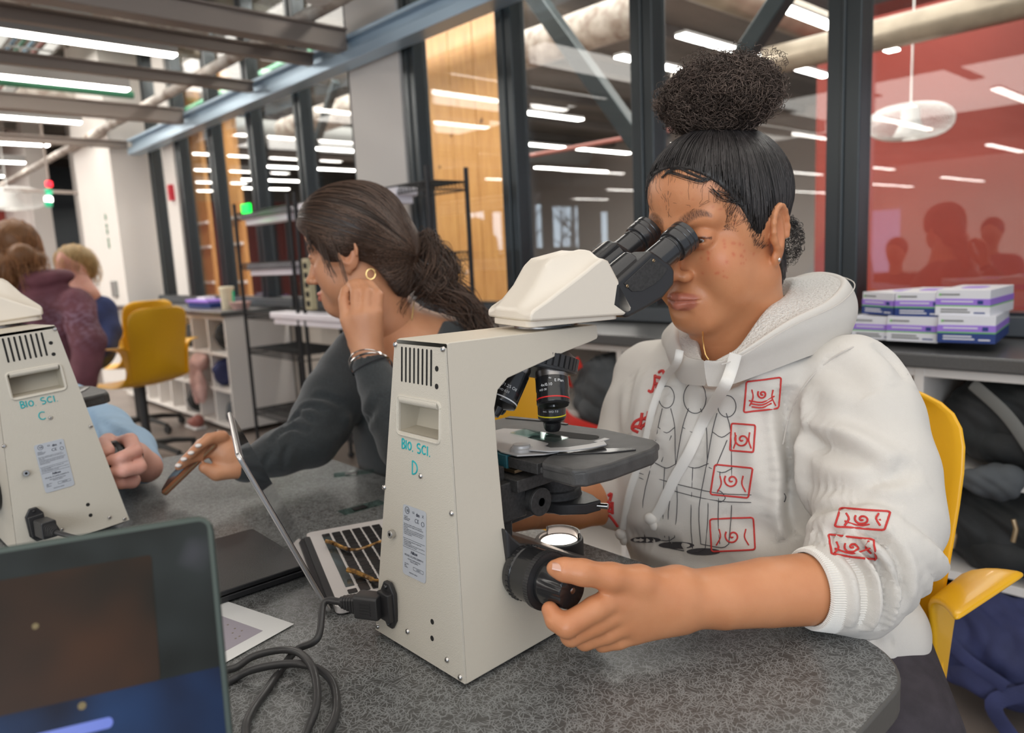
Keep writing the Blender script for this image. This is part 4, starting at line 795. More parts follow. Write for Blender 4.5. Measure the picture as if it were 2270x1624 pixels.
# ---------------------------------------------------------------- bags in the cubbies
def blob(name, m, parent, parts, h=.008, k=.03, it=2, bump=0):
    P = np.array([p[0] for p in parts]); R_ = max(max(p[1]) for p in parts)
    s = SDF(P.min(0) - R_ - .03, P.max(0) + R_ + .03, h)
    for c, r in parts: s.ell(c, r, k)
    V, F = s.mesh(it); N = vnorm(V, F); x, y, z = V.T
    if bump: V = V + N*(bump*np.sin(x*37 + 2*np.sin(z*29))*np.sin(z*31 + 3*np.sin(y*23) + x*9) + bump*.45*np.abs(np.sin(x*61 + z*47 + 3*np.sin(z*23 + y*17))))[:, None]
    return meshobj(name, V, F, m, parent)
def bag(label, m, c, r, straps=(), cat='backpack', name='backpack', pockets=1):
    c = np.array(c, float); t = thing(name, label, cat, tuple(c - [0, 0, r[2]])); parts = [(c, r), (c + [r[0]*.25, -r[1]*.3, r[2]*.25], (r[0]*.7, r[1]*.75, r[2]*.65)), (c + [-r[0]*.35, -r[1]*.1, -r[2]*.3], (r[0]*.6, r[1]*.8, r[2]*.6))]
    blob('bag_body', m, t, parts, .006, .025, bump=.009)
    if pockets: blob('front_pocket', m, t, [(c + [0, -r[1]*.75, -r[2]*.35], (r[0]*.55, r[1]*.35, r[2]*.4))], .007, bump=.004)
    for pts, w, mm in straps:
        P = np.array(smooth_path([c + np.array(p)*np.array(r) for p in pts], 6)); mb = MB(); T = np.gradient(P, axis=0); T /= np.linalg.norm(T, axis=1)[:, None]; rows = []
        for p, tt in zip(P, T):
            s_ = np.cross(tt, [0, 1, 0]); s_ /= max(np.linalg.norm(s_), 1e-6); u_ = np.cross(s_, tt); rows.append([p + s_*w*math.cos(a) + u_*.003*math.sin(a) for a in np.linspace(0, 6.2832, 9)[:-1]])
        mb.grid(rows, True); mb.build('strap', mm, t, world=True)
    return t
S1 = [([(-.6, -.9, .8), (-.2, -1.15, .3), (.1, -1.2, -.4), (.3, -1.0, -1)], .014, 'strap_grey'), ([(.5, -.9, .8), (.6, -1.1, .1), (.9, -1.0, -.6)], .014, 'bag_black')]
bag('black backpack filling the top cubby at the right edge', 'bag_black', (-.40, 2.07, .67), (.20, .13, .12), S1)
bag('dark grey jacket sleeve hanging out of the top cubby', 'bag_grey', (-.46, 1.92, .55), (.06, .05, .035), [], 'jacket', 'jacket', 0)
bag('black backpack with brass zips in the middle cubby at the right', 'bag_black', (-.40, 2.06, .41), (.21, .13, .125), [([(-.9, -.9, .9), (-.95, -1.1, .2), (-.8, -1.0, -.5)], .008, 'strap_grey'), ([(.2, -1.0, .9), (.6, -1.25, .85), (1.0, -1.1, .8)], .018, 'strap_purple'), ([(.3, -1.1, -.2), (.5, -1.3, -.8), (.8, -1.2, -1.3)], .012, 'strap_grey')])
bag('navy blue backpack on the floor of the bottom cubby at the right', 'bag_navy', (-.40, 1.97, .15), (.21, .17, .125), [([(-.8, -.8, 1.0), (-.4, -1.15, .3), (.1, -1.2, -.1)], .016, 'bag_navy'), ([(.3, -1.1, -.1), (.0, -1.2, -.5), (.2, -1.15, -1.1)], .018, 'bag_navy')])
for p, lab in (((2110, 1185), 'left'), ((2245, 1170), 'right')):
    c = aty(*p, 1.80); mb = MB(); mb.tube([c + [0, 0, .02], c + [.006, 0, 0], c + [.002, 0, -.03]], .005, 8); tag(mb.build('zip_pull', 'brass'), 'brass zip pull of the middle black backpack, %s one' % lab, 'zip')
bag('red and grey backpack behind the microscope stage', 'bag_grey', (-1.66, 2.00, .62), (.12, .12, .14), [([(-.9, -.8, .2), (-.7, -1.1, .6), (-.1, -1.15, .9)], .02, 'bag_red'), ([(-1.0, -.9, -.6), (-.3, -1.25, -.7), (.8, -1.1, -.9)], .030, 'bag_red')])
bag('black coat in the cubby beside the red and grey backpack', 'bag_black', (-1.32, 2.02, .62), (.12, .10, .15), [], 'coat', 'coat', 0)
for j, (x, z, r, m_, lab) in enumerate(((-5.05, .66, (.08, .09, .10), 'bag_black', 'black bag in the top cubby nearest the end panel'), (-5.15, .40, (.07, .1, .09), 'bag_navy', 'dark folded bag in the middle cubby near the end panel'), (-5.0, .13, (.07, .1, .08), 'bag_grey', 'grey bag in the bottom cubby near the end panel'), (-5.7, .62, (.10, .1, .09), 'bag_grey', 'olive grey bag in a top cubby'), (-5.95, .42, (.10, .12, .12), 'bag_black', 'black bag hanging out of a middle cubby'), (-6.2, .60, (.05, .08, .16), 'bag_red', 'red bag in a cubby behind the yellow chair'), (-5.7, .14, (.1, .1, .08), 'bag_black', 'black bag in a bottom cubby'))):
    bag(lab, m_, (x, 2.03, z), r, [], 'bag', 'bag', 0)
t = thing('scarf', 'pale pink cloth hanging out of the middle cubby', 'cloth', (-5.3, 1.88, .1)); blob('cloth', 'pink_cloth', t, [((-5.32, 1.90, .47), (.09, .06, .06)), ((-5.36, 1.88, .38), (.05, .04, .12)), ((-5.27, 1.88, .30), (.04, .035, .12)), ((-5.38, 1.88, .26), (.03, .03, .10))], .008, .03, bump=.005)
t = thing('shoe', 'dark red shoe on the floor in front of the cubbies', 'shoe', (-5.35, 1.83, 0)); blob('upper', 'pipe_red', t, [((-5.36, 1.84, .04), (.10, .045, .035)), ((-5.30, 1.84, .065), (.045, .04, .04))], .008, .02); mb = MB(); mb.box((-5.36, 1.84, .008), (.2, .085, .014)); mb.build('sole', 'paper', t, bevel=.006, world=True)
# ---------------------------------------------------------------- yellow shell chairs
def chair(label, loc, rz, zs=0, arm=1):
    t = thing('shell_chair', label, 'chair', loc, rz)
    # side profile of the shell (y forward = negative), from seat edge to back top
    pr = [(-.225, .425, .205), (-.20, .44, .215), (-.10, .435, .225), (.02, .425, .23), (.12, .43, .232), (.175, .46, .225), (.205, .52, .205), (.220, .60, .190), (.235, .70, .196), (.252, .80, .200), (.262, .85, .192), (.268, .875, .165), (.271, .887, .11)]
    rows = []
    for y, z, w in pr:
        r_ = []
        for i in range(15):
            u = -1 + 2*i/14; bulge = (.035 if z > .5 else .018)*(u*u); r_.append((u*w, y - (bulge if z > .5 else 0), z + zs + (0 if z > .5 else bulge)))
        rows.append(r_)
    mb = MB(); mb.grid(rows); mb.build('shell', 'yellow_plastic', t, solid=.009, sub=1)
    for sg in (-1, 1):   # arm wings flare out of the lower back
        A = []
        for s_ in np.linspace(0, 1, 9):
            row = []
            for i in range(9):
                u = i/8; fl = max(0, u - .62)/.38
                row.append((sg*(.190 + .018*u + .062*fl**.8*(1 - .15*s_)), .225 - .035*(1 - u) - (.02 + .125*u**1.3)*s_ - .02*fl*s_, .47 + zs + .205*math.sin(min(1, u*1.25)*1.5708) + .006*fl - .01*s_))
            A.append(row)
        mb = MB(); mb.grid(A); mb.build('arm_wing', 'yellow_plastic', t, solid=.009, sub=1)
    mb = MB(); mb.cyl((0, 0, .08), (0, 0, .42 + zs), .025, n=16); mb.build('gas_column', 'chair_base', t)
    for k in range(5):
        a = 2*math.pi*k/5 + .3; mb = MB(); mb.tube([(0, 0, .09), (.15*math.cos(a), .15*math.sin(a), .085), (.28*math.cos(a), .28*math.sin(a), .06)], [.022, .018, .014], 8); mb.build('base_leg', 'chair_base', t)
        mb = MB(); mb.cyl((.28*math.cos(a) - .012, .28*math.sin(a), .028), (.28*math.cos(a) + .012, .28*math.sin(a), .028), .027, n=14); mb.build('caster', 'chair_base', t)
    return t

chair('yellow shell chair of the person in the white hoodie', (-.50, .83, 0), math.radians(-8), .03)
chair('yellow shell chair of the person in the dark top', (-1.20, 1.0, 0), math.radians(55), .0)
chair('empty yellow shell chair in the left background, turned away', (-4.72, 1.33, 0), math.radians(-70), .03)
chair('yellow shell chair behind the empty one, nearly hidden', (-5.6, 1.55, 0), math.radians(-70), .04)
# ---------------------------------------------------------------- lab table with fibre-flecked laminate
def laminate(name, base, fleck, amount=1.0, rough=.38):
    m = mat(name, base, rough); nt = m.node_tree; b = nt.nodes['Principled BSDF']; L = nt.links
    tc = nt.nodes.new('ShaderNodeTexCoord'); acc = None
    for i in range(9):
        mp = nt.nodes.new('ShaderNodeMapping'); mp.vector_type = 'TEXTURE'; a = math.radians(i*20 + 7)
        mp.inputs['Rotation'].default_value = (0, 0, a); mp.inputs['Location'].default_value = (i*.013, i*.029, 0); mp.inputs['Scale'].default_value = (1/26, 1/430, 1)
        v = nt.nodes.new('ShaderNodeTexVoronoi'); v.voronoi_dimensions = '2D'; v.inputs['Scale'].default_value = 1
        L.new(tc.outputs['Object'], mp.inputs[0]); L.new(mp.outputs[0], v.inputs['Vector'])
        r = nt.nodes.new('ShaderNodeMapRange'); r.inputs[1].default_value = .10; r.inputs[2].default_value = .155; r.inputs[3].default_value = 1; r.inputs[4].default_value = 0
        L.new(v.outputs['Distance'], r.inputs[0])
        if acc is None: acc = r.outputs[0]
        else:
            mm = nt.nodes.new('ShaderNodeMath'); mm.operation = 'MAXIMUM'; L.new(acc, mm.inputs[0]); L.new(r.outputs[0], mm.inputs[1]); acc = mm.outputs[0]
    ml = nt.nodes.new('ShaderNodeMath'); ml.operation = 'MULTIPLY'; ml.inputs[1].default_value = amount; L.new(acc, ml.inputs[0])
    mx = nt.nodes.new('ShaderNodeMixRGB'); mx.inputs[1].default_value = (*base, 1); mx.inputs[2].default_value = (*fleck, 1); L.new(ml.outputs[0], mx.inputs[0]); L.new(mx.outputs[0], b.inputs['Base Color'])
laminate('laminate', (.082, .082, .080), (.33, .345, .345), .7, .32)
mat('table_edge', (.105, .10, .092), .45, bump=.1); mat('metal_leg', (.35, .35, .36), .35, 1)
mat('aluminium', (.62, .61, .61), .3, .9); mat('alu_light', (.78, .74, .72), .35, .3); mat('key_black', (.012, .012, .013), .35); mat('touch_bar', (.05, .06, .06), .12, coat=.5); mat('dark_laptop', (.022, .022, .024), .42, noise=.25, nscale=30, bump=.15, bscale=700); mat('hinge_dark', (.02, .02, .022), .4)
mat('phone_case', (.28, .11, .05), .15, coat=.8); mat('phone_edge', (.40, .28, .16), .15, metal=.6); mat('screen_dark', (.015, .015, .02), .06, coat=.6)
tb = thing('lab_table', 'dark grey fibre-flecked lab table with rounded corners in the foreground', 'table', (-.85, .28, 0))
out = []
for cx, cy, r, a in ((-.285, .615, .075, 0), (-1.35, .46, .23, 90), (-1.45, -.10, .10, 180), (-.285, -.12, .075, 270)):
    for i in range(13):
        t = math.radians(a + 90*i/12); out.append((cx + r*math.cos(t), cy + r*math.sin(t)))
mb = MB(); mb.prism(out, .7102, .74); mb.build('tabletop', 'table_edge', tb, bevel=.003, seg=3, world=True)
mb = MB(); mb.prism([(x + .0022*(1 if x < -.85 else -1), y + (.0022 if y < .25 else -.0022)) for x, y in out], .7399, .7404); mb.build('laminate_sheet', 'laminate', tb, world=True, smooth=False)
for x, y in ((-.34, .52), (-1.38, .40), (-1.38, -.05), (-.34, -.08)):
    mb = MB(); mb.cyl((x, y, 0.0), (x, y, .71), .025); mb.build('leg', 'metal_leg', tb, world=True)
ZT = .7405
# microscope D, nearest
SCI = microscope('microscope', 'cream microscope marked D that the person in the white hoodie looks into', 'D', SCR)
SCI.location = (-.556, .373, ZT)
SC2 = microscope('microscope', 'cream microscope marked C, cut off by the left edge', 'C', SCR, -78)
SC2.location = (-1.175, .221, ZT + .005); SC2.rotation_euler = (0, math.radians(-4), math.radians(93))
# power cords: one for each microscope
def plug(parent, o, R):
    """moulded plug pointing along local +y; o = socket face, R = 3x3 columns"""
    R = np.array(R, float); T4 = np.eye(4); T4[:3, :3] = R; T4[:3, 3] = o
    mb = MB(); mb.prism([(x, z) for x, z in rrect(.019, .024, .003, 3)], -.030, -.004, (0, 2, 1)); V = mb.v[-1]; mb.v[-1] = V @ R.T + o; mb.build('plug_body', 'cable_black', parent, bevel=.001, world=True)
    mb = MB()
    for i in range(5): mb.box((.0098, -.017, -.006 + i*.003), (.001, .012, .0012))
    for k in range(len(mb.v)): mb.v[k] = mb.v[k] @ R.T + o
    mb.build('plug_grip', 'cable_black', parent, world=True)
    mb = MB()
    for i in range(5):
        w = .0155 - i*.0012; mb.prism([(x, z) for x, z in rrect(w, w*1.1, .003, 3)], -.0335 - i*.0035, -.031 - i*.0035, (0, 2, 1))
    mb.cyl((0, -.030, 0), (0, -.050, 0), .0052, n=12)
    for k in range(len(mb.v)): mb.v[k] = mb.v[k] @ R.T + o
    mb.build('strain_relief', 'cable_black', parent, world=True)
def Rz(a): c, s_ = math.cos(a), math.sin(a); return np.array([[c, -s_, 0], [s_, c, 0], [0, 0, 1.]])
pc = thing('black_cable', 'thick black power cord looping on the table, plugged into microscope D', 'cable', (-.6, .3, ZT))
o1 = np.array([-.599, .366, .781]); R1 = Rz(math.radians(-62)); plug(pc, o1, R1)
st = o1 + R1 @ np.array([0, -.050, 0]); z = ZT + .0038
zz = lambda x, y, h=0: np.array([*atz(x, y, z + h)[:2], z + h])
pts = [st, st + R1 @ np.array([0, -.02, -.004]), zz(705, 1412, .016), zz(660, 1438, .006), zz(632, 1470), zz(590, 1530), zz(556, 1580), zz(545, 1624), zz(570, 1700), zz(640, 1730), zz(700, 1660), zz(742, 1590, .002), zz(742, 1525, .004), zz(715, 1488, .007), zz(670, 1472, .008), zz(620, 1472, .008), zz(560, 1484, .006), zz(520, 1503), zz(450, 1545), zz(380, 1600),
       zz(330, 1590), zz(400, 1520), zz(470, 1490), zz(520, 1480, .001), zz(560, 1455, .003), zz(620, 1440, .007), zz(662, 1446, .012), zz(690, 1475, .014), zz(702, 1520, .010), zz(700, 1570, .006), zz(680, 1620), zz(650, 1690), zz(560, 1800)]
mb = MB(); mb.tube(smooth_path(pts), .0036, 12); mb.build('cord', 'cable_black', pc, world=True)
p2 = thing('black_cable', 'short black power cord plugged into microscope C', 'cable', (-1.2, .18, ZT))
a2 = math.radians(93); o2 = np.array([-1.175, .221, ZT]) + Rz(a2) @ np.array([-.043, -.007, .041]); R2 = Rz(a2 + math.radians(8)); plug(p2, o2, R2)
st = o2 + R2 @ np.array([0, -.050, 0])
pts = [st, st + R2 @ np.array([.006, -.02, -.003]), st + R2 @ np.array([.018, -.030, -.012]), st + R2 @ np.array([.024, -.033, -.026]), [st[0] + .03, st[1] + .03, z], [st[0] + .03, st[1] + .08, z]]
mb = MB(); mb.tube(smooth_path(pts), .0034, 12); mb.build('cord', 'cable_black', p2, world=True)
# open silver laptop behind microscope D
hd = np.array([.938, -.347, 0]); pd = np.array([.347, .938, 0]); zA = np.array([0, 0, 1.])
LP = thing('laptop', 'open silver laptop with black keys behind microscope D', 'laptop', (-.806, .405, ZT))
def slab(parent, name, m, o, X, Y, w, d, t, r, bevel=.001, inset=0, **k):
    """rounded slab: o = corner, X,Y unit axes, thickness t along X x Y"""
    X = np.array(X, float); Y = np.array(Y, float); Z = np.cross(X, Y)
    mb = MB(); mb.prism(rrect(w, d, r, 5, w/2, d/2), 0, t); V = mb.v[-1]; mb.v[-1] = o + V[:, :1]*X + V[:, 1:2]*Y + V[:, 2:]*Z
    return mb.build(name, m, parent, bevel=bevel, world=True, **k)
HN = np.array([-.922, .447, 0]); LW, LD = .247, .172
b0 = HN + zA*(ZT + .002)
slab(LP, 'base', 'alu_light', b0, hd, pd, LW, LD, .0095, .008)
slab(LP, 'key_well', 'alu_light', b0 + zA*.0094 + hd*.0195 + pd*.0165, hd, pd, .208, .0855, .0003, .002, 0)
slab(LP, 'touch_bar', 'touch_bar', b0 + zA*.0096 + hd*.031 + pd*.0185, hd, pd, .172, .0105, .0005, .001, 0)
k0 = slab(LP, 'key', 'key_black', b0 + zA*.0097 + hd*.0215 + pd*.0185, hd, pd, .0105, .0105, .0011, .0015, .0003)
kb = {}
for row in range(6):
    ws_ = {0: None, 1: [1]*13 + [1.55], 2: [1.55] + [1]*13, 3: [1.85] + [1]*11 + [1.75], 4: [2.45] + [1]*10 + [2.25], 5: [1, 1, 1, 1.25, 5.3, 1.25, 1, .9, .9, .9]}[row]
    if ws_ is None:
        c = k0.copy(); COL.objects.link(c); c.location = Vector(hd*.1905); continue
    sx = (.205 - .0020)/(sum(ws_)); x = .0215
    for wk in ws_:
        kw = wk*sx - .0018; key = round(kw, 4)
        if key not in kb:
            kb[key] = slab(LP, 'key', 'key_black', b0 + zA*.0097 + hd*.0215 + pd*(.0185), hd, pd, kw, .0114, .0011, .0015, .0003); c = kb[key]
        else: c = kb[key].copy(); COL.objects.link(c)
        c.location = Vector(hd*(x - .0215) + pd*(.0135 + (row - 1)*.0138)); x += wk*sx
slab(LP, 'trackpad', 'aluminium', b0 + zA*.0095 + hd*.075 + pd*.106, hd, pd, .10, .06, .0003, .003, 0)
slab(LP, 'hinge_bar', 'hinge_dark', b0 + zA*.004 + hd*.02 - pd*.006, hd, pd, .207, .009, .007, .003)
sa, ca = math.sin(math.radians(22)), math.cos(math.radians(22)); ud = zA*ca - pd*sa
lo_ = HN + zA*(ZT + .006) - pd*.004
slab(LP, 'lid', 'aluminium', lo_ - np.cross(hd, ud)*0.0, hd, ud, LW, .204, .0048, .008, .0015)
slab(LP, 'display', 'screen_dark', lo_ + ud*.010 + hd*.006 - np.cross(hd, ud)*.0006, hd, ud, LW - .012, .186, .0005, .004, 0)
# tortoiseshell glasses lying on the keyboard
gl = thing('eyeglasses', 'tortoiseshell glasses lying folded open on the laptop keyboard', 'glasses', (-.78, .45, ZT + .0125))
zk = ZT + .0165
def zq(x, y, h=0): return np.array([*atz(x, y, zk + h)[:2], zk + h])
mb = MB(); mb.tube(smooth_path([zq(722, 1199, .003), zq(738, 1203, .001), zq(757, 1212), zq(780, 1218, .001), zq(803, 1215, .002), zq(843, 1200, .006), zq(880, 1188, .008)], 8), [.0028]*10 + [.0026]*14 + [.0017]*25, 8); mb.build('temple', 'tortoise', gl, world=True)
mb = MB(); mb.tube(smooth_path([zq(770, 1262, .003), zq(790, 1268, .001), zq(812, 1277), zq(835, 1286, .001), zq(875, 1280, .006), zq(905, 1262, .008)], 8), [.0031]*8 + [.0028]*14 + [.0017]*19, 8); mb.build('temple', 'tortoise', gl, world=True)
a_, b_ = zq(880, 1188, .008), zq(905, 1262, .008); 
for t0 in (.25, .75):
    c_ = a_ + (b_ - a_)*t0; dd_ = (b_ - a_)/np.linalg.norm(b_ - a_)
    mb = MB(); mb.tube([c_ + dd_*.017*math.cos(t) + zA*.012*math.sin(t) + zA*.006 for t in np.linspace(0, 2*math.pi, 25)], .0013, 8, False); rim = mb.build('rim', 'tortoise', gl, world=True)
# closed dark laptop
CL = thing('laptop', 'closed matte black laptop lying on the table left of the open one', 'laptop', (-.93, .34, ZT))
Xc = np.array([.86, -.51, 0]); Yc = np.array([.51, .86, 0]); 
P1, P2, P3 = atz(685, 1247, ZT + .016), atz(560, 1170, ZT + .016), atz(500, 1305, ZT + .006)
Yc = (P1 - P2); Yc[2] = 0; Wc = np.linalg.norm(Yc); Yc /= Wc; Xc = np.array([Yc[1], -Yc[0], 0]); o = P2 - zA*.014 
slab(CL, 'base', 'hinge_dark', np.array([P2[0], P2[1], ZT + .002]) - Yc*.0, Xc, Yc, .215, Wc, .007, .006)
slab(CL, 'lid', 'dark_laptop', np.array([P2[0], P2[1], ZT + .0105]), Xc, Yc, .215, Wc, .0055, .006)
mb = MB(); mb.tube([np.array([P2[0], P2[1], ZT + .0098]) + Xc*.207 + Yc*t for t in (.03, Wc - .03)], .0035, 8); mb.build('hinge', 'hinge_dark', CL, world=True)
mb = MB()
for a, b in ((.02, .02), (.19, .02), (.02, Wc - .02), (.19, Wc - .02)): mb.cyl(np.array([P2[0], P2[1], ZT]) + Xc*a + Yc*b, np.array([P2[0], P2[1], ZT + .003]) + Xc*a + Yc*b, .005, n=12)
mb.build('rubber_foot', 'rubber', CL, world=True)
# near laptop seen from its screen side, bottom left
NL = thing('laptop', 'near blurred laptop with its dark glowing display filling the lower left', 'laptop', (-.42, .1, ZT))
Pc = np.array([-.435, .153, .976]); tX = np.array([-.37, -.93, 0]); tX /= np.linalg.norm(tX); nX = np.array([.93, -.37, 0]); nX /= np.linalg.norm(nX)
sa, ca = math.sin(math.radians(25)), math.cos(math.radians(25)); dn = -zA*ca + nX*sa; hN = .252
mat('lid_edge', (.07, .09, .08), .3, .5)
slab(NL, 'lid', 'lid_edge', Pc - np.cross(tX, dn)*0, tX, dn, .33, hN, -.0055, .010, .0012)
m = bpy.data.materials.new('display_glow'); m.use_nodes = True; nt = m.node_tree; b = nt.nodes['Principled BSDF']; M['display_glow'] = m
b.inputs['Base Color'].default_value = (.006, .006, .007, 1); b.inputs['Roughness'].default_value = .3; b.inputs['Specular IOR Level'].default_value = .15
tc = nt.nodes.new('ShaderNodeTexCoord'); n1 = nt.nodes.new('ShaderNodeTexNoise'); n1.inputs['Scale'].default_value = 16; n1.inputs['Detail'].default_value = 2
cr_ = nt.nodes.new('ShaderNodeValToRGB'); e_ = cr_.color_ramp.elements; e_[0].position = .35; e_[0].color = (.008, .010, .006, 1); e_[1].position = .62; e_[1].color = (.03, .038, .036, 1); q = e_.new(.72); q.color = (.10, .10, .12, 1)
nt.links.new(tc.outputs['Object'], n1.inputs[0]); nt.links.new(n1.outputs[0], cr_.inputs[0]); nt.links.new(cr_.outputs[0], b.inputs['Emission Color']); b.inputs['Emission Strength'].default_value = .45
m2 = m.copy(); m2.name = 'display_window'; M['display_window'] = m2; e_ = [n for n in m2.node_tree.nodes if n.type == 'VALTORGB'][0].color_ramp.elements
e_[0].color = (.016, .012, .005, 1); e_[1].color = (.075, .028, .008, 1); e_[2].color = (.14, .08, .03, 1); [n for n in m2.node_tree.nodes if n.type == 'TEX_NOISE'][0].inputs['Scale'].default_value = 13
m3 = m.copy(); m3.name = 'display_blue'; M['display_blue'] = m3; e_ = [n for n in m3.node_tree.nodes if n.type == 'VALTORGB'][0].color_ramp.elements; e_[0].color = (.004, .008, .03, 1); e_[1].color = (.012, .05, .16, 1); e_[2].color = (.04, .05, .14, 1)
mat('display_bar', (.10, .14, .45), .2, emit=.28); mat('display_spot', (.16, .12, .05), .6, emit=.1)
fr = np.cross(tX, dn)
slab(NL, 'display', 'display_glow', Pc + tX*.0035 + dn*.0035 + fr*.0002, tX, dn, .323, hN - .012, .0004, .005, 0)
slab(NL, 'display_window', 'display_window', Pc + tX*.034 + dn*.018 + fr*.0008, tX, dn, .27, .068, .0003, .002, 0)
slab(NL, 'display_band', 'display_blue', Pc + tX*.0035 + dn*.086 + fr*.0005, tX, dn, .323, .06, .0002, .001, 0)
slab(NL, 'display_bar', 'display_bar', Pc + tX*.058 + dn*.0985 + fr*.001, tX, dn, .040, .0055, .0003, .0025, 0)
for a, b_, r_ in ((.092, .045, .0016), (.118, .095, .0018), (.072, .090, .002), (.125, .050, .002)):
    mb = MB(); mb.cyl(Pc + tX*a + dn*b_ + fr*.0011, Pc + tX*a + dn*b_ + fr*.0013, r_, n=16); mb.build('display_spot', 'display_spot', NL, world=True)
bo = Pc + dn*(hN - .006); slab(NL, 'base', 'alu_light', np.array([bo[0], bo[1], ZT + .002]), tX, nX, .33, .20, -.009, .01) if False else slab(NL, 'base', 'alu_light', np.array([bo[0], bo[1], ZT + .012]), tX, nX, .33, .16, .008 if np.cross(tX, nX)[2] < 0 else -.008, .01)
# paper with printed picture
pp = thing('worksheet', 'white paper with a grey printed dot picture under the cord', 'paper', (-.75, .27, ZT))
a_, b_, c_ = atz(652, 1383, ZT + .001), atz(505, 1352, ZT + .001), atz(515, 1460, ZT + .001)
ex = (a_ - c_); L1 = np.linalg.norm(ex); ex /= L1; ey = np.cross([0, 0, 1], ex)
mb = MB(); o = a_; w0, d0 = .216*.9, .28*.9
q = [a_, a_ - ex*w0, a_ - ex*w0 + ey*d0, a_ + ey*d0]; mb.add([p_ + [0, 0, 0] for p_ in q] + [p_ + np.array([0, 0, .0004]) for p_ in q], [(3, 2, 1, 0), (4, 5, 6, 7), (0, 1, 5, 4), (1, 2, 6, 5), (2, 3, 7, 6), (3, 0, 4, 7)]); mb.build('sheet', 'paper', pp, world=True, smooth=False)
mb = MB(); o = a_ - ex*.026 + ey*.018 + np.array([0, 0, .0005]); q = [o, o - ex*.09, o - ex*.09 + ey*.075, o + ey*.075]; mb.add(q, [(0, 1, 2, 3)]); mb.build('printed_picture', 'print_lilac', pp, world=True, smooth=False)
mb = MB(); rr = random.Random(4)
for i in range(34):
    c_ = o - ex*rr.uniform(.006, .084) + ey*rr.uniform(.006, .069); mb.cyl(c_ + [0, 0, .0001], c_ + np.array([0, 0, .0002]), .0012, n=8)
mb.build('printed_dots', 'print_spot', pp, world=True)
# specimen slides on the table
for (x, y), (x2, y2) in (((740, 1058), (812, 1050)), ((765, 1142), (835, 1122))):
    a_, b_ = atz(x, y, ZT), atz(x2, y2, ZT); d_ = (b_ - a_); L_ = np.linalg.norm(d_); d_ /= L_; n_ = np.cross([0, 0, 1], d_)
    sl = thing('specimen_slide', 'glass specimen slide lying flat %s' % ('near the far table edge' if y < 1100 else 'on the table beyond the open laptop'), 'slide', tuple((a_ + b_)/2))
    slab(sl, 'glass', 'slide_glass', a_ + zA*.0003, d_, n_, .072, .025, .001, .001, 0)
    slab(sl, 'specimen', 'key_black', a_ + zA*.0014 + d_*.02 + n_*.004, d_, n_, .022, .016, .0002, .001, 0)
# ================================================================ people
EY, EZ = -.014, -.008
def skin(name, c, c2, rough=.45):
    m = mat(name, c, rough, noise=1, nscale=22, bump=.10, bscale=700, sss=.12, col2=c2); vcol(m); return m
skin('skin_warm', (.66, .292, .140), (.60, .245, .11), .40); skin('skin_tan', (.61, .295, .16), (.55, .25, .13), .45); skin('skin_pink', (.72, .40, .32), (.68, .34, .27), .5)
def hairmat(name, c, rough=.45, spec=.5):
    m = mat(name, c, rough, spec=spec); vcol(m); return m
hairmat('hair_black', (.030, .026, .025), .42); hairmat('hair_bun', (.095, .070, .058), .6, .25); hairmat('hair_brown', (.052, .030, .020), .42); hairmat('hair_auburn', (.36, .17, .07), .5); hairmat('hair_blond', (.52, .35, .15), .5)
mat('eye_white', (.70, .66, .62), .15, coat=.6); vcol(M['eye_white']); mat('gold', (.80, .55, .22), .25, 1); mat('silver', (.8, .8, .8), .15, 1); mat('nail_pink', (.68, .38, .28), .25, coat=.5); mat('nail_white', (.85, .78, .74), .2, coat=.5)
fab = mat('hoodie_white', (.74, .70, .645), .85, noise=.05, nscale=12, bump=.35, bscale=1500, sheen=.2); mat('fleece', (.84, .81, .76), .95, bump=1.0, bscale=380, sheen=.3); [n for n in M['fleece'].node_tree.nodes if n.type == 'BUMP'][0].inputs['Distance'].default_value = .006
mat('rib_white', (.82, .79, .74), .85, bump=.2, bscale=1500); mat('pants_dark', (.055, .045, .055), .8, noise=.3, nscale=50, bump=.3, bscale=900); mat('knit_dark', (.022, .028, .031), .75, noise=.35, nscale=260, bump=.4, bscale=1600, sheen=.3)
mat('print_red', (.62, .045, .04), .7); mat('print_dark', (.07, .065, .07), .7); mat('stitch', (.62, .58, .54), .8); mat('thread_black', (.02, .02, .025), .7)
def rotM(yaw, pitch, roll=0):
    F = np.array([-math.sin(yaw)*math.cos(pitch), -math.cos(yaw)*math.cos(pitch), -math.sin(pitch)])
    L = np.array([math.cos(yaw), -math.sin(yaw), 0]); U = np.cross(L, -F); L2 = L*math.cos(roll) + U*math.sin(roll); U2 = U*math.cos(roll) - L*math.sin(roll)
    return np.stack([L2, -F, U2])
def g(V, c, r):  # gaussian weight round a point
    return np.exp(-(((V - np.array(c))/np.array(r))**2).sum(1))
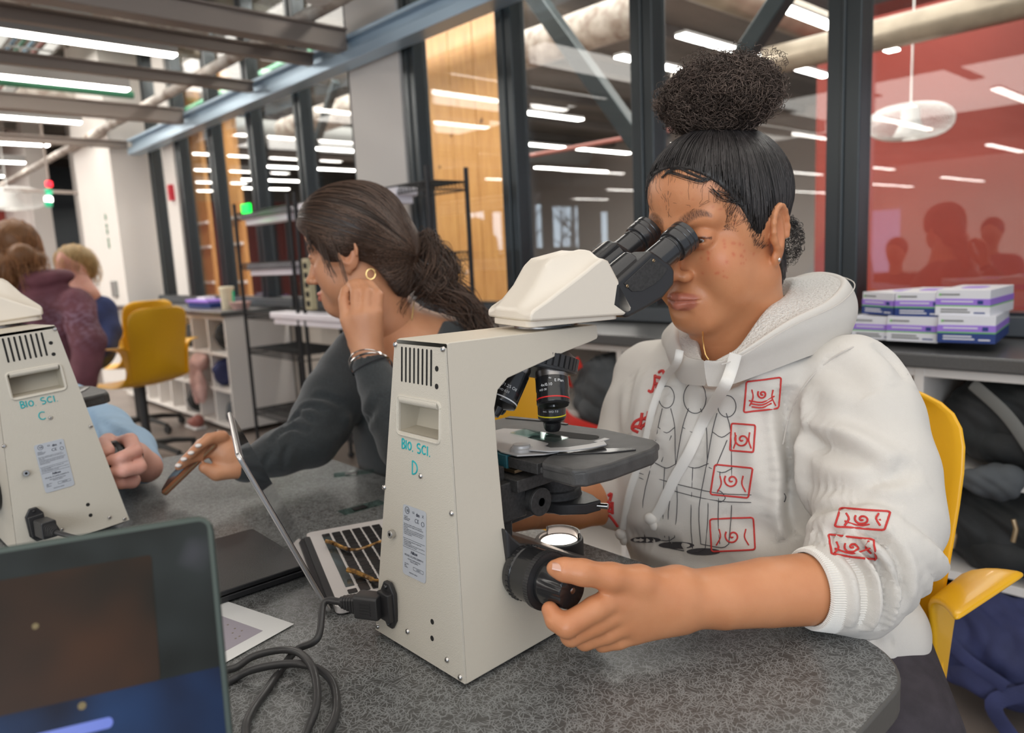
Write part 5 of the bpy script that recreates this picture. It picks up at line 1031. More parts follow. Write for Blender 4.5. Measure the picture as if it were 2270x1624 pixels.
def head_sdf(h=.0017, cheek=0, neck=True, lips=1, nose=1, eye_open=.0030, lo_z=-.19, jaw=0):
    s = SDF((-.1, -.06, lo_z), (.1, .20, .135), h)
    s.ell((0, .079, .038), (.073, .089, .077), 0); s.ell((0, .046, .048), (.065, .062, .061), .02)
    s.ell((0, .048, -.030), (.061 + cheek*.3, .060, .070), .022)
    for q in (-1, 1):
        s.cap((q*(.050 + cheek*.3), .060, -.056), (q*.016, .007, -.096), .016 + cheek, .0145, .022)
        s.ell((q*.041, .018, -.030), (.022, .024, .026), .018)
        if cheek: s.ell((q*.045, .028, -.056), (.019, .024, .026), .02)
        s.ell((q*.062, .055, .012), (.013, .03, .03), .02)
    s.ell((0, .005, -.096), (.021, .0165, .0155 + jaw), .014); s.ell((0, -.004, -.075), (.026, .014, .022), .014)
    s.cap((-.040, .003, .021), (-.010, -.009, .016), .0085, .008, .012); s.cap((.040, .003, .021), (.010, -.009, .016), .0085, .008, .012)
    for q in (-1, 1): s.ell((q*.031, -.0145, .001), (.0165, .0095, .0105), .010, sub=True)
    s.cap((0, -.006, .012), (0, -.0255, -.031), .0062, .0085*nose, .008); s.ell((0, -.0295, -.0365), (.0115*nose, .0105, .0088), .006)
    for q in (-1, 1):
        s.ell((q*.0125*nose, -.0185, -.0405), (.0080, .0100, .0068), .005); s.ell((q*.0068*nose, -.0250, -.0462), (.0036, .0052, .0034), .002, sub=True)
        s.ell((q*.031, -.0005, 0), (.0148, .0142, .0138), .003)                      # lids over the eyeball
        s.ell((q*.0315, -.0150, -.0015), (.0128, .0075, eye_open), .0015, sub=True)   # the opening between them
        s.cap((q*.018, -.0115, .0075), (q*.031, -.0150, .0092), .0007, .0008, .002, sub=True); s.cap((q*.031, -.0150, .0092), (q*.044, -.0085, .0065), .0008, .0006, .002, sub=True)
    for q in (-1, 1):
        s.cap((q*.0045, -.0195, -.0655), (q*.022, -.0105, -.0690), .0050*lips, .0020, .004); s.cap((0, -.0185, -.0740), (q*.020, -.0100, -.0705), .0062*lips, .0022, .005)
    for q in (-1, 1): s.cap((0, -.0262, -.0693), (q*.0255, -.0095, -.0702), .0016, .0012, .0016, sub=True)
    s.ell((0, -.0185, -.0840), (.014, .0045, .0035), .006, sub=True)
    for q in (-1, 1):   # ears
        R = np.array([[math.cos(.35), q*math.sin(.35)*1., 0], [-q*math.sin(.35), math.cos(.35), 0], [0, 0, 1]]) @ np.eye(3)
        s.ell((q*.0755, (.088+EY), -.002+EZ), (.0060, .0165, .029), .005, R=R)
        ang = np.linspace(-.7, 4.2, 13); P = [(q*(.0775 + .0045*math.sin(max(a, 0)*.6)), (.0875+EY) + .0165*math.cos(a + .25), .004+EZ + .0255*math.sin(a + .25)) for a in ang]
        s.chain([(p, .0030 if i < 10 else .0026) for i, p in enumerate(P)], .003)
        s.ell((q*.0815, (.084+EY), .001+EZ), (.0062, .0095, .0165), .003, sub=True); s.ell((q*.0840, (.0905+EY), .0135+EZ), (.0035, .0075, .0045), .003, sub=True)
        s.ell((q*.0765, (.0795+EY), -.0290+EZ), (.0042, .0068, .0085), .004); s.ell((q*.0785, (.0745+EY), -.006+EZ), (.0035, .0042, .0058), .004)
    if neck:
        s.cap((0, .078, -.045), (0, .100, lo_z + .0), .050, .057, .03); s.cap((0, .044, -.080), (0, .080, lo_z), .034, .046, .03)
        if cheek:
            for q in (-1, 1): s.cap((q*.040, .070, -.070), (q*.030, .092, -.15), .022, .030, .03)
    return s
def head_colour(V, lip=(.78, .42, .45), brow=(.10, .075, .065), hair=(.25, .2, .18), blem=True):
    c = np.ones((len(V), 3)); x, y, z = V.T
    def blend(w, col):
        nonlocal c
        w = np.clip(w, 0, 1)[:, None]; c = c*(1 - w) + c*np.array(col)*w
    lp = np.where(z > -.0695, ((np.abs(x) - 0)/.0245)**2 + ((z + .0675)/.0075)**2, (x/.0225)**2 + ((z + .0735)/.0090)**2)
    blend(np.clip((1.15 - lp)*3, 0, 1)*(y < .0)*1., lip)
    for q in (-1, 1):
        u = (q*x - .012)/.036; zb = .0185 + .0125*np.sin(np.clip(u, 0, 1)*2.0) - .006*np.clip(u, 0, 1)**3; th = .0078*(1 - .75*np.clip(u, 0, 1)**1.5)
        w = np.clip(1.25 - np.abs((z - zb)/th)**2, 0, 1)*np.clip(u*8 + .6, 0, 1)*np.clip((1.03 - u)*8, 0, 1)*(y < .03)
        streak = .72 + .28*np.sin(x*q*2600 + z*1800 + 3*np.sin(z*900)); blend(w*streak*.92, brow)
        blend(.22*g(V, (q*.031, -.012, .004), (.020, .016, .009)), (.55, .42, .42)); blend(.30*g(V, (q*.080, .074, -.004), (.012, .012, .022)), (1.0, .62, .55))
        blend(.30*g(V, (q*.043, .0, -.030), (.018, .02, .014)), (1.0, .62, .60))
        le = np.clip(1.5 - np.abs((z - .0030 + 40*(x*q - .0315)**2*.35)/.0011)**2, 0, 1)*(np.abs(x*q - .0315) < .0135)*(y < -.004); blend(le, (.2, .14, .12))
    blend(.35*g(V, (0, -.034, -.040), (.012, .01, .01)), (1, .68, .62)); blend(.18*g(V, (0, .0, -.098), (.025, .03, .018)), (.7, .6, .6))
    if blem:
        r_ = np.random.default_rng(3)
        ck = np.nonzero((x > .028) & (x < .068) & (z > -.046) & (z < -.004) & (y < .05))[0]
        for i_ in r_.choice(ck, 34): blend(.55*g(V, V[i_], (r_.uniform(.0009, .0021),)*3), (.85, .40, .40))
        blend(.22*g(V, (.050, .012, -.026), (.014, .02, .013)), (1.0, .62, .60))
        for p in ((.052, .03), (.047, .034), (.060, .012), (.030, .045), (.018, .053)): blend(.45*g(V, (p[0], .02, p[1]), (.0014, .05, .0014)), (.75, .35, .35))
    return c
def eyes(parent, o, R3, gaze=(0, 0)):
    for q in (-1, 1):
        mb = MB(); n = 28; mb.ell((0, 0, 0), (.0122, .0122, .0122), n, np.array([[1, 0, 0], [0, 0, 1], [0, -1, 0]])); v = mb.v[-1]
        d = v/np.linalg.norm(v, axis=1)[:, None]; gz = np.array([math.sin(gaze[0]), -math.cos(gaze[0])*math.cos(gaze[1]), -math.sin(gaze[1])]); a = np.arccos(np.clip(d @ gz, -1, 1))
        col = np.ones((len(v), 3)); col[a < .52] = (.12, .07, .05); col[a < .22] = (.01, .01, .01)
        mb.v[-1] = (v + np.array([q*.031, .0005, 0])) @ R3 + o; mb.build('eye', 'eye_white', parent, world=True, col=col)
def fingers(s, L, k=.004):
    for f in L: s.chain(f, k)
# ---------------------------------------------------------------- person at microscope D
P1 = thing('person', 'person in a white hoodie looking into microscope D, hair in a high curly bun', 'person', (-.48, .85, 0))
O1 = np.array(HEADO); R1_ = rotM(HEADYAW, HEADPIT, HEADROLL)*HEADS
s = head_sdf(.0016, cheek=.006, nose=1.12, lips=1.15)
V, F = s.mesh(2); col = head_colour(V, lip=(.80, .62, .84)); Vh1 = V.copy()
# darker roots along the hairline, fading into the brow side
V1 = V @ R1_ + O1
bodyV = [V1]; bodyF = [F]; bodyC = [col]
hand = SDF((-.72, .36, .735), (-.20, .80, .88), .0022)
a_ = at
FA = [(at(1850, 1300, .725), .0355), (at(1700, 1312, .712), .0325), (at(1600, 1324, .700), .0290), (at(1500, 1328, .688), .0255)]
hand.chain(FA, .002)
wr = at(1490, 1328, .686); kn = [at(1378, 1318, .664), at(1372, 1346, .664), at(1384, 1382, .668), at(1408, 1402, .676)]
for p, rr, q in zip(kn, (.0125, .0125, .0115, .0105), (at(1500, 1300, .686), at(1500, 1318, .684), at(1500, 1340, .686), at(1500, 1358, .690))): hand.cap(q, p, .019, rr, .012)
hand.cap(at(1450, 1310, .690), at(1400, 1372, .690), .014, .012, .015)
FI = [[(kn[0], .0120), (at(1318, 1350, .650), .0112), (at(1256, 1386, .642), .0108), (at(1232, 1374, .646), .0092), (at(1219, 1351, .652), .0078)],
      [(kn[1] + (kn[2] - kn[1])*.2, .0118), (at(1322, 1380, .655), .0108), (at(1266, 1408, .652), .0100), (at(1262, 1398, .668), .0085), (at(1268, 1378, .680), .0075)],
      [(kn[2], .0112), (at(1345, 1402, .664), .0100), (at(1296, 1419, .664), .0092), (at(1288, 1408, .680), .008), (at(1294, 1392, .692), .007)],
      [(kn[3], .0100), (at(1372, 1418, .672), .0086), (at(1335, 1426, .674), .0078), (at(1330, 1416, .688), .0068)]]
fingers(hand, FI[:1], .003); fingers(hand, FI[1:2], .0016); fingers(hand, FI[2:3], .0016); fingers(hand, FI[3:], .0016)
hand.chain([(at(1470, 1312, .682), .0185), (at(1418, 1290, .668), .0150), (at(1355, 1279, .655), .0122), (at(1290, 1268, .648), .0110), (at(1250, 1262, .648), .0098), (at(1228, 1259, .650), .0070)], .006)
# her right forearm and hand, behind the microscope
hand.chain([(at(1345, 1108, 1.035), .034), (at(1270, 1120, 1.0), .030), (at(1170, 1130, .955), .025)], .012)
V, F = hand.mesh(2)
c = np.ones((len(V), 3)); 
for f_ in FI: c -= .22*np.clip(g(V, f_[-1][0], (.011,)*3), 0, 1)[:, None]*np.array([0, .45, .42]); 
c -= .10*g(V, FI[0][2][0], (.012,)*3)[:, None]*np.array([.3, 1, 1]); c -= .12*g(V, kn[0], (.014,)*3)[:, None]*np.array([.5, 1, 1])
c -= .12*g(V, at(1245, 1262, .648), (.012,)*3)[:, None]*np.array([0, .7, .8])
bodyV.append(V); bodyF.append(F); bodyC.append(c)
core = SDF((-.75, .36, .55), (-.2, 1.02, 1.06), .005)     # hidden part of the body: trunk, upper arms, her right hand on the far knob
core.ell((-.48, .875, .80), (.13, .09, .20), 0); core.cap((-.62, .89, .93), (-.36, .85, .93), .045, k=.03); core.cap((-.48, .86, .92), (-.485, .845, 1.0), .05, .045, k=.03)
core.chain([((-.33, .85, .93), .042), (at(1945, 1100, .775), .042), (at(1930, 1240, .735), .038), (at(1850, 1300, .725), .034)], .02)
core.chain([((-.65, .89, .92), .042), (at(1385, 1010, 1.08), .038), (at(1345, 1108, 1.035), .032)], .02)
core.chain([(at(1175, 1130, .956), .025), ((-.675, .53, .805), .024), ((-.675, .50, .81), .022)], .015)
for dz in (.012, 0, -.012, -.022): core.cap((-.675, .50, .808 + dz*.6), (-.668, .455, .80 + dz), .010, .008, .004)
V, F = core.mesh(1); bodyV.append(V); bodyF.append(F); bodyC.append(np.ones((len(V), 3)))
off = np.cumsum([0] + [len(v) for v in bodyV[:-1]])
body1 = meshobj('body', np.concatenate(bodyV), np.concatenate([f + o for f, o in zip(bodyF, off)]), 'skin_warm', P1, np.concatenate(bodyC))
eyes(P1, O1, R1_, (.0, .35))
# nails
nm = MB(); tA = at(1243, 1255, .641); dA = at(1290, 1262, .645) - at(1228, 1256, .645); dA /= np.linalg.norm(dA); upA = np.array([.25, -.45, .85]); upA -= dA*(upA @ dA); upA /= np.linalg.norm(upA); sA_ = np.cross(dA, upA)
Pg = [[tA + dA*(u*.0075) + (sA_*math.sin(a)*.0062 + upA*(math.cos(a)*.0062 - .0045))*(1 - .25*max(0, -u)) for a in np.linspace(-.85, .85, 8)] for u in np.linspace(-1, .9, 8)]
nm.grid(Pg); nm.build('thumb_nail', 'nail_pink', P1, world=True)
# scalp hair, sleeked up to the bun
def scalp(open_c, open_r, lift, h=.0022, back=0, ears=True, extra=None):
    s = SDF((-.1, -.04, -.12), (.1, .21, .15), h)
    s.ell((0, .079, .038), (.073 + lift, .089 + lift, .077 + lift), 0); s.ell((0, .046, .048), (.065 + lift, .062 + lift, .061 + lift), .02)
    for q in (-1, 1): s.ell((q*.062, .055, .012), (.013 + lift, .03, .03), .02)
    s.cap((0, .105, -.02), (0, .115, -.060), .047 + lift, .044 + lift, .02)
    if extra: extra(s)
    s.ell(open_c, open_r, .004, sub=True)
    s.ell((0, .055, -.09), (.12, .075, .085), .006, sub=True)
    if ears:
        for q in (-1, 1): s.ell((q*.085, .068, -.022), (.028, .024, .038), .006, sub=True)
    return s
OC, OR = np.array([0, -.020, -.032]), np.array([.095, .083, .113])
s = scalp(OC, OR, .0022)
V, F = s.mesh(2); bt = BVHTree.FromPolygons(V.tolist(), F.tolist())
BUN = np.array([0, .088, .112])
c = .8 + .35*np.sin(np.arctan2(V[:, 0], V[:, 1] - BUN[1])*150 + 2*np.sin(V[:, 2]*300))*np.clip((.13 - V[:, 2])*20, 0, 1)
meshobj('scalp_hair', V @ R1_ + O1, F, 'hair_black', P1, np.clip(c, .4, 1.3)[:, None].repeat(3, 1))
def comb(bt, starts, target, n, wob=.002, off=.0010, c0=(0, .08, .03)):
    out = []; c0 = np.array(c0)
    for p in starts:
        a = np.array(p) - c0; b = np.array(target) - c0; ra, rb = np.linalg.norm(a), np.linalg.norm(b); a = a/ra; b = b/rb; w = math.acos(max(-1, min(1, a @ b))); ph = rng.normal(0, wob, 3); L = []
        for i in range(n):
            t = i/(n - 1); d = (a*math.sin((1 - t)*w) + b*math.sin(t*w))/max(math.sin(w), 1e-4) + ph*math.sin(t*math.pi)*8; d /= np.linalg.norm(d)
            hit = bt.ray_cast(Vector(c0 + d*.3), Vector(-d)); q = np.array(hit[0]) if hit[0] is not None else c0 + d*(ra*(1 - t) + rb*t)
            L.append(q + d*(off + rng.uniform(0, .0004)))
        out.append(L)
    return np.array(out)
idx = rng.choice(np.nonzero(V[:, 2] < .105)[0], 1500); Sx = comb(bt, V[idx], BUN + [0, 0, .012], 12)
Vs, Fs = strands(Sx @ R1_ + O1, np.linspace(.00045, .0005, 12)[None, :].repeat(1, 0)); cs = np.repeat(rng.uniform(.5, 2.6, len(Sx)), 12*3)[:, None].repeat(3, 1)
meshobj('combed_strands', Vs, Fs, 'hair_black', P1, cs, kind='stuff')
# short hairs along the hairline and the laid edge curls on the forehead
def hairpath(px, r=.00028, spread=.0012, n=10, m='hair_black', nm='edge_curl', lift=.0012):
    base = smooth_path([np.array(p) for p in px], 6); base = np.array(base); B = []
    btw = BVH1
    for _ in range(n):
        o = rng.normal(0, spread, 3); t = np.linspace(0, 1, len(base))[:, None]; q = base + o*(1 - .6*t) + rng.normal(0, spread*.4, 3)*np.sin(t*3.1); L = []
        for p in q:
            hit = btw.find_nearest(Vector(p)); L.append(np.array(hit[0]) + np.array(hit[1])*lift*rng.uniform(.4, 1.3))
        B.append(L)
    return np.array(B)
BVH1 = BVHTree.FromPolygons(V1.tolist(), bodyF[0].tolist())
def hitpx(bt, x, y):
    d = ray(x, y); h = bt.ray_cast(Vector(CC), Vector(d).normalized()); return np.array(h[0]) if h[0] is not None else at(x, y, .85)
E_ = []
for path, n in (([(1470, 392), (1500, 372), (1535, 385), (1562, 396), (1575, 388), (1572, 376)], 16), ([(1480, 380), (1520, 392), (1556, 402), (1574, 396)], 14), ([(1590, 425), (1615, 435), (1640, 452), (1650, 466)], 10), ([(1575, 418), (1600, 440), (1625, 446), (1648, 458)], 8), ([(1660, 440), (1664, 462), (1668, 490), (1664, 505)], 10)):
    for b in hairpath([hitpx(BVH1, *p) for p in path], n=n, spread=.0014): E_.append(b)
for b in E_:
    pass
mx_ = max(len(b) for b in E_); E_ = [np.array([b[int(i*(len(b) - 1)/(mx_ - 1))] for i in range(mx_)]) for b in E_]
Vs, Fs = strands(np.array(E_), .00024); meshobj('edge_hairs', Vs, Fs, 'hair_black', P1, np.ones((len(Vs), 3)), kind='stuff')
hl = []
for k in range(900):   # fine growth below the hairline
    i = rng.integers(len(V)); p = V[i]
    if p[2] < -.0 or p[2] > .085 or p[1] > .085: continue
    d = bt.find_nearest(Vector(p*1.0)); 
    hl.append(p)
eo = np.sqrt((((V - OC)/OR)**2).sum(1)); idxs = [i for i in range(len(V)) if V[i][1] < .08 and -.01 < V[i][2] < .10 and eo[i] < 1.04]
lo_edge = [i for i in rng.permutation(idxs)[:1600]]
S2 = []
for i in lo_edge[:1100]:
    p = V[i]; d = np.array([p[0]*2., -.5, -1.]) + rng.normal(0, .25, 3); d /= np.linalg.norm(d); L = []; hl_ = rng.uniform(.2, .75)
    for t in np.linspace(0, 1, 5):
        q = p + d*t*.009*hl_; L.append(q)
    S2.append(L)
S2 = np.array(S2) @ R1_ + O1; S2f = S2.reshape(-1, 3); q = []
for p in S2f:
    h = BVH1.find_nearest(Vector(p)); q.append(np.array(h[0]) + np.array(h[1])*.0006)
Vs, Fs = strands(np.array(q).reshape(S2.shape), .00014); meshobj('hairline_hairs', Vs, Fs, 'hair_black', P1, np.ones((len(Vs), 3)), kind='stuff')
# curly bun
def curls(n, c, r, K=26, L=.07, rad=.00042, curl=.0045, seed=1, flat=1, top=0):
    rg = np.random.default_rng(seed); out = []
    d = rg.normal(size=(n, 3)); d /= np.linalg.norm(d, axis=1)[:, None]; u = rg.uniform(.55, 1.0, n)**.6
    st = d*u[:, None]; t = np.linspace(0, 1, K)
    dirn = rg.normal(size=(n, 3)); dirn = dirn - d*(dirn*d).sum(1)[:, None]*.9; dirn /= np.linalg.norm(dirn, axis=1)[:, None]
    bend = np.cross(dirn, d); ph = rg.uniform(0, 6.28, n); fr = rg.uniform(2.0, 5.0, n); am = rg.uniform(.4, 1.3, n)*curl
    P = (st*np.array(r))[:, None, :] + dirn[:, None, :]*(t*L)[None, :, None]*rg.uniform(.4, 1.1, n)[:, None, None]
    Q = P/np.array(r); nr = np.linalg.norm(Q, axis=2)[..., None]; lim = u[:, None, None]*1.0 + .05*t[None, :, None]; Q = Q/np.maximum(nr, 1e-6)*(nr*.15 + lim*.85)
    P = Q*np.array(r)
    w = fr[:, None]*2*np.pi*t[None, :] + ph[:, None]
    P = P + am[:, None, None]*(bend[:, None, :]*np.cos(w)[..., None] + d[:, None, :]*np.sin(w)[..., None]*.8)
    return P + np.array(c)
BC = np.array([0.002, .085, .150]); BR = (.072, .060, .042)
s = SDF((-.11, 0, .08), (.11, .19, .22), .004); s.ell(BC, (.058, .047, .031), 0); s.ell(BC - [0, 0, .028], (.046, .046, .02), .02)
V, F = s.mesh(1); meshobj('bun_core', V @ R1_ + O1, F, 'hair_bun', P1, np.full((len(V), 3), .30))
Pc1 = curls(3600, BC, BR, seed=5); Pc2 = curls(420, BC, [v*1.10 for v in BR], L=.05, curl=.006, seed=9); Pc3 = curls(110, BC + [0.0, -.0, .008], [v*1.18 for v in BR], L=.03, curl=.003, seed=12)
Pc = np.concatenate([Pc1, Pc2, Pc3]); Vs, Fs = strands(Pc @ R1_ + O1, .00033)
meshobj('curly_bun', Vs, Fs, 'hair_bun', P1, np.repeat(rng.uniform(.35, 2.2, len(Pc)), 26*3)[:, None].repeat(3, 1), kind='stuff')
Pn = curls(260, (.018, .150, -.030), (.040, .020, .036), L=.03, curl=.0035, seed=21); Vs, Fs = strands(Pn @ R1_ + O1, .0003); meshobj('nape_fuzz', Vs, Fs, 'hair_black', P1, np.ones((len(Vs), 3)), kind='stuff')
# ear stud
es = np.array([.0805, .065, -.038]) @ R1_ + O1; mb = MB(); mb.ell(es, (.0022, .0022, .0022), 10); mb.ell(es + [0, 0, -.0015], (.0016,)*3, 8); mb.build('ear_stud', 'silver', P1, world=True)
# ---------------------------------------------------------------- hoodie
ho = SDF((-.86, .62, .50), (-.14, 1.16, 1.12), .0036)
ho.ell((-.475, .868, .79), (.168, .132, .24), 0); ho.ell((-.50, .862, .89), (.172, .118, .10), .04); ho.ell((-.50, .80, .84), (.105, .070, .085), .05)
ho.ell((-.455, .80, .70), (.150, .095, .10), .05); ho.ell((-.56, .80, .785), (.085, .065, .09), .04)
ho.cap((-.665, .895, .925), (-.345, .855, .935), .055, .056, .04); ho.cap((-.56, .885, .955), (-.42, .87, .965), .045, k=.04)
SL = [(at(1885, 842, .84), .052), (at(1915, 930, .815), .058), (at(1938, 1050, .785), .0605), (at(1948, 1150, .757), .0585), (at(1925, 1235, .737), .0475), (at(1890, 1288, .728), .0465), (at(1855, 1300, .724), .0430)]
ho.chain(SL, .018); ho.cap(at(1938, 1290, .736), at(1915, 1335, .730), .030, .026, .02)
SR = [(at(1470, 838, 1.10), .052), (at(1425, 920, 1.09), .056), (at(1400, 1010, 1.075), .055), (at(1375, 1080, 1.05), .046), (at(1352, 1106, 1.036), .040)]
ho.chain(SR, .02)
# bunched sleeve folds (rings round the forearm) and drape folds
def ring(c, ax, r, th, k=.006, a0=0, a1=6.28, sub=False, ecc=1):
    X_, Y_, Z_ = basis(ax); P = [np.array(c) + (X_*math.cos(t) + Y_*math.sin(t)*ecc)*r for t in np.linspace(a0, a1, 25)]
    ho.chain([(p, th) for p in P], k, sub)
axs = SL[5][0] - SL[4][0]; axs /= np.linalg.norm(axs)
for i, (t, r_, th) in enumerate(((.0, .0460, .0060), (.3, .0490, .0065), (.62, .0525, .007), (1.0, .0555, .0075), (1.45, .0575, .0075), (1.95, .0590, .007))):
    p = SL[5][0] + (SL[4][0] - SL[5][0])*t; tilt = axs + np.array([.12*math.sin(i*2.1), .1*math.cos(i*1.7), .25 - .12*i]); ring(p, tilt, r_ - th*.4, th, .006)
# hood bunched round the neck: open roll with its edge
ho.cap(at(1640, 770, .87), at(1640, 800, .88), .055, .06, .03)
ho.cap(at(1890, 1340, .93), at(1930, 1400, .90), .075, .066, .03)
ho.chain([(at(1600, 770, .86), .050), (at(1620, 700, .90), .062), (at(1640, 600, .95), .085)], .012, True)      # room for the neck
def on(px, lift=.002, bt=None):
    bt = bt or BH; o = []
    for x_, y_ in px:
        h = bt.ray_cast(Vector(CC), Vector(ray(x_, y_)).normalized())
        if h[0] is None: h = (bt.find_nearest(Vector(at(x_, y_, .85)))[0],) + (Vector(-ray(x_, y_)),)
        nrm = np.array(h[1]); nrm = nrm if nrm @ ray(x_, y_) < 0 else -nrm; o.append(np.array(h[0]) + nrm*lift)
    return o
V, F = ho.mesh(2); N = vnorm(V, F)
def folds(V, F, N, L):
    """push creases (negative) and ridges (positive) into a cloth surface along drawn lines"""
    bt = BVHTree.FromPolygons(V.tolist(), F.tolist()); D_ = np.zeros(len(V))
    for px, w_, amp in L:
        Q = np.array(smooth_path(on(px, 0, bt), 5)); tt = np.linspace(0, 1, len(Q)); best = np.full(len(V), 9.); bi = np.zeros(len(V), int)
        lo, hi = Q.min(0) - 3*w_, Q.max(0) + 3*w_; ix = np.nonzero(((V > lo) & (V < hi)).all(1))[0]
        if not len(ix): continue
        dd = np.sqrt(((V[ix][:, None, :] - Q[None])**2).sum(2)); b_ = dd.argmin(1); dm = dd[np.arange(len(ix)), b_]
        env = np.sin(np.clip(tt[b_], 0, 1)*math.pi)**.6
        amp = amp*1.45; D_[ix] += amp*np.exp(-(dm/w_)**2)*env - .45*amp*np.exp(-((dm - 2*w_)/w_)**2)*env*(dm > 0)
    return V + N*D_[:, None]
FL = [([(1750, 850), (1747, 920), (1756, 990), (1764, 1060), (1762, 1140), (1772, 1195)], .0095, -.022), ([(1772, 900), (1790, 955), (1830, 1000)], .007, -.005), ([(1800, 985), (1850, 990), (1910, 1012), (1960, 1050)], .009, -.005), ([(1790, 930), (1860, 960), (1930, 1000), (1990, 1040)], .012, .005),
      ([(1795, 1075), (1860, 1085), (1950, 1068), (2040, 1030)], .009, -.005), ([(1800, 1150), (1850, 1125), (1930, 1108), (2010, 1120)], .007, -.005),
      ([(1785, 1192), (1850, 1182), (1920, 1185), (1975, 1205)], .006, -.006), ([(1790, 1207), (1860, 1215), (1908, 1262), (1922, 1330), (1905, 1395)], .0050, -.010), ([(1800, 1195), (1880, 1198), (1945, 1250), (1962, 1330), (1940, 1400)], .0050, -.010), ([(1830, 1180), (1920, 1175), (1982, 1230), (1998, 1300), (1985, 1370)], .0055, -.007),
      ([(1790, 1200), (1870, 1205), (1928, 1258), (1942, 1330), (1925, 1398)], .006, .004), ([(1820, 1188), (1900, 1186), (1964, 1240), (1982, 1320), (1965, 1390)], .006, .004),
      ([(1462, 800), (1440, 880), (1425, 960), (1415, 1040)], .011, -.005), ([(1405, 820), (1392, 880), (1385, 940)], .010, -.003), ([(1500, 830), (1478, 920), (1460, 1000)], .009, .004),
      ([(1575, 850), (1562, 930), (1545, 1020), (1530, 1110)], .012, -.004), ([(1655, 860), (1668, 960), (1690, 1060), (1700, 1150)], .014, .004), ([(1700, 900), (1712, 1000), (1730, 1100)], .012, -.005), ([(1600, 1130), (1660, 1170), (1730, 1180)], .012, -.004), ([(1560, 820), (1600, 826), (1650, 815)], .006, -.004), ([(1640, 830), (1720, 800), (1800, 770)], .009, -.004), ([(1820, 800), (1880, 830), (1930, 880)], .014, -.004), ([(1390, 1180), (1450, 1200), (1520, 1215)], .010, -.004),
      ([(1905, 1400), (1940, 1420), (1985, 1420)], .007, -.005), ([(1930, 760), (1980, 800), (2010, 850)], .008, -.003)]
V = folds(V, F, N, FL); N = vnorm(V, F)
x, y, z_ = V.T; w = np.sin(x*95 + 3*np.sin(z_*22) + y*40)*np.sin(z_*38 + x*30 + 2*np.sin(y*50)); V = V + N*(w*.0008)[:, None]
hoodie = meshobj('hoodie', V, F, 'hoodie_white', P1); BH = BVHTree.FromPolygons(V.tolist(), F.tolist())
# hood: fleece lining rising from the neck to the rim, fabric falling from the rim to the shoulders
NK = [(1562, 800, .797), (1592, 786, .806), (1627, 763, .816), (1690, 675, .845), (1738, 640, .890), (1745, 610, .96), (1660, 640, 1.03), (1575, 690, 1.0), (1552, 725, .93), (1550, 765, .86), (1562, 800, .797)]
RM = [(1560, 800, .786), (1597, 800, .790), (1640, 783, .794), (1745, 716, .803), (1838, 668, .835), (1868, 622, .90), (1800, 608, .99), (1700, 640, 1.07), (1520, 700, 1.04), (1500, 742, .95), (1516, 788, .86), (1560, 800, .786)]
OU = [(1562, 818, .792), (1600, 818, .796), (1648, 806, .801), (1775, 762, .815), (1885, 722, .850), (1903, 690, .92), (1880, 660, 1.02), (1760, 690, 1.12), (1490, 730, 1.10), (1474, 775, .98), (1500, 812, .87), (1562, 818, .792)]
NK.insert(1, (1575, 795, .801))
def loop(L, n=7): return np.array(smooth_path([at(*p) for p in L], n))
a0, b0_, c0_ = loop(NK), loop(RM), loop(OU); cen = at(1640, 700, .93)
def outw(P, k, dz=0): d = P - cen; d[:, 2] = 0; d /= np.maximum(np.linalg.norm(d, axis=1), 1e-6)[:, None]; return P + d*k + np.array([0, 0, dz])
front = np.minimum(1, np.linalg.norm(b0_ - b0_[0], axis=1)/.10)[:, None]
rows = [outw(a0, -.004, -.025), a0, (a0*.5 + b0_*.5) + np.array([0, 0, -.004]), outw(b0_, -.003, .0005)]
V_ = np.array(rows).transpose(0, 1, 2); mb = MB(); mb.grid(V_); mb.build('fleece_lining', 'fleece', P1, world=True, sub=3)
mid = b0_*.5 + c0_*.5; mo = outw(mid, .008); mo = mid + (mo - mid)*front; lowr = outw(c0_, -.008, -.020)
rim = b0_ + np.array([0, 0, .004])*front
V_ = np.array([outw(b0_, -.005, -.002), rim, outw(b0_, .006, .002)*front + b0_*(1 - front), mo, c0_, lowr]); mb = MB(); mb.grid(V_); hd_ = mb.build('hood', 'hoodie_white', P1, world=True, sub=3)
mb = MB(); mb.tube(outw(b0_, .0125, -.0022)[8:45], .0007, 5); mb.build('seam', 'stitch', P1, world=True)
# ribbed cuff
def cuff(c0, c1, r0_, r1_, n=110, name='ribbed_cuff', m='rib_white', parent=P1, amp=.0006):
    X_, Y_, Z_ = basis(c1 - c0); L = np.linalg.norm(c1 - c0); P = []
    for h, rr in [(-.002, r0_ - .004), (-.001, r0_ - .001), (0.0, r0_)] + [(L*t, r0_ + (r1_ - r0_)*t) for t in (.15, .4, .7, 1)]:
        P.append([c0 + Z_*h + (X_*math.cos(6.2832*k/(2*n)) + Y_*math.sin(6.2832*k/(2*n)))*(rr + (amp if k % 2 else -amp)) for k in range(2*n)])
    mb = MB(); mb.grid(P, True); return mb.build(name, m, parent, world=True)
cuff(at(1793, 1304, .716), at(1880, 1300, .727), .0385, .0455)
cuff(at(1338, 1110, 1.033), at(1362, 1104, 1.04), .036, .042, 60)
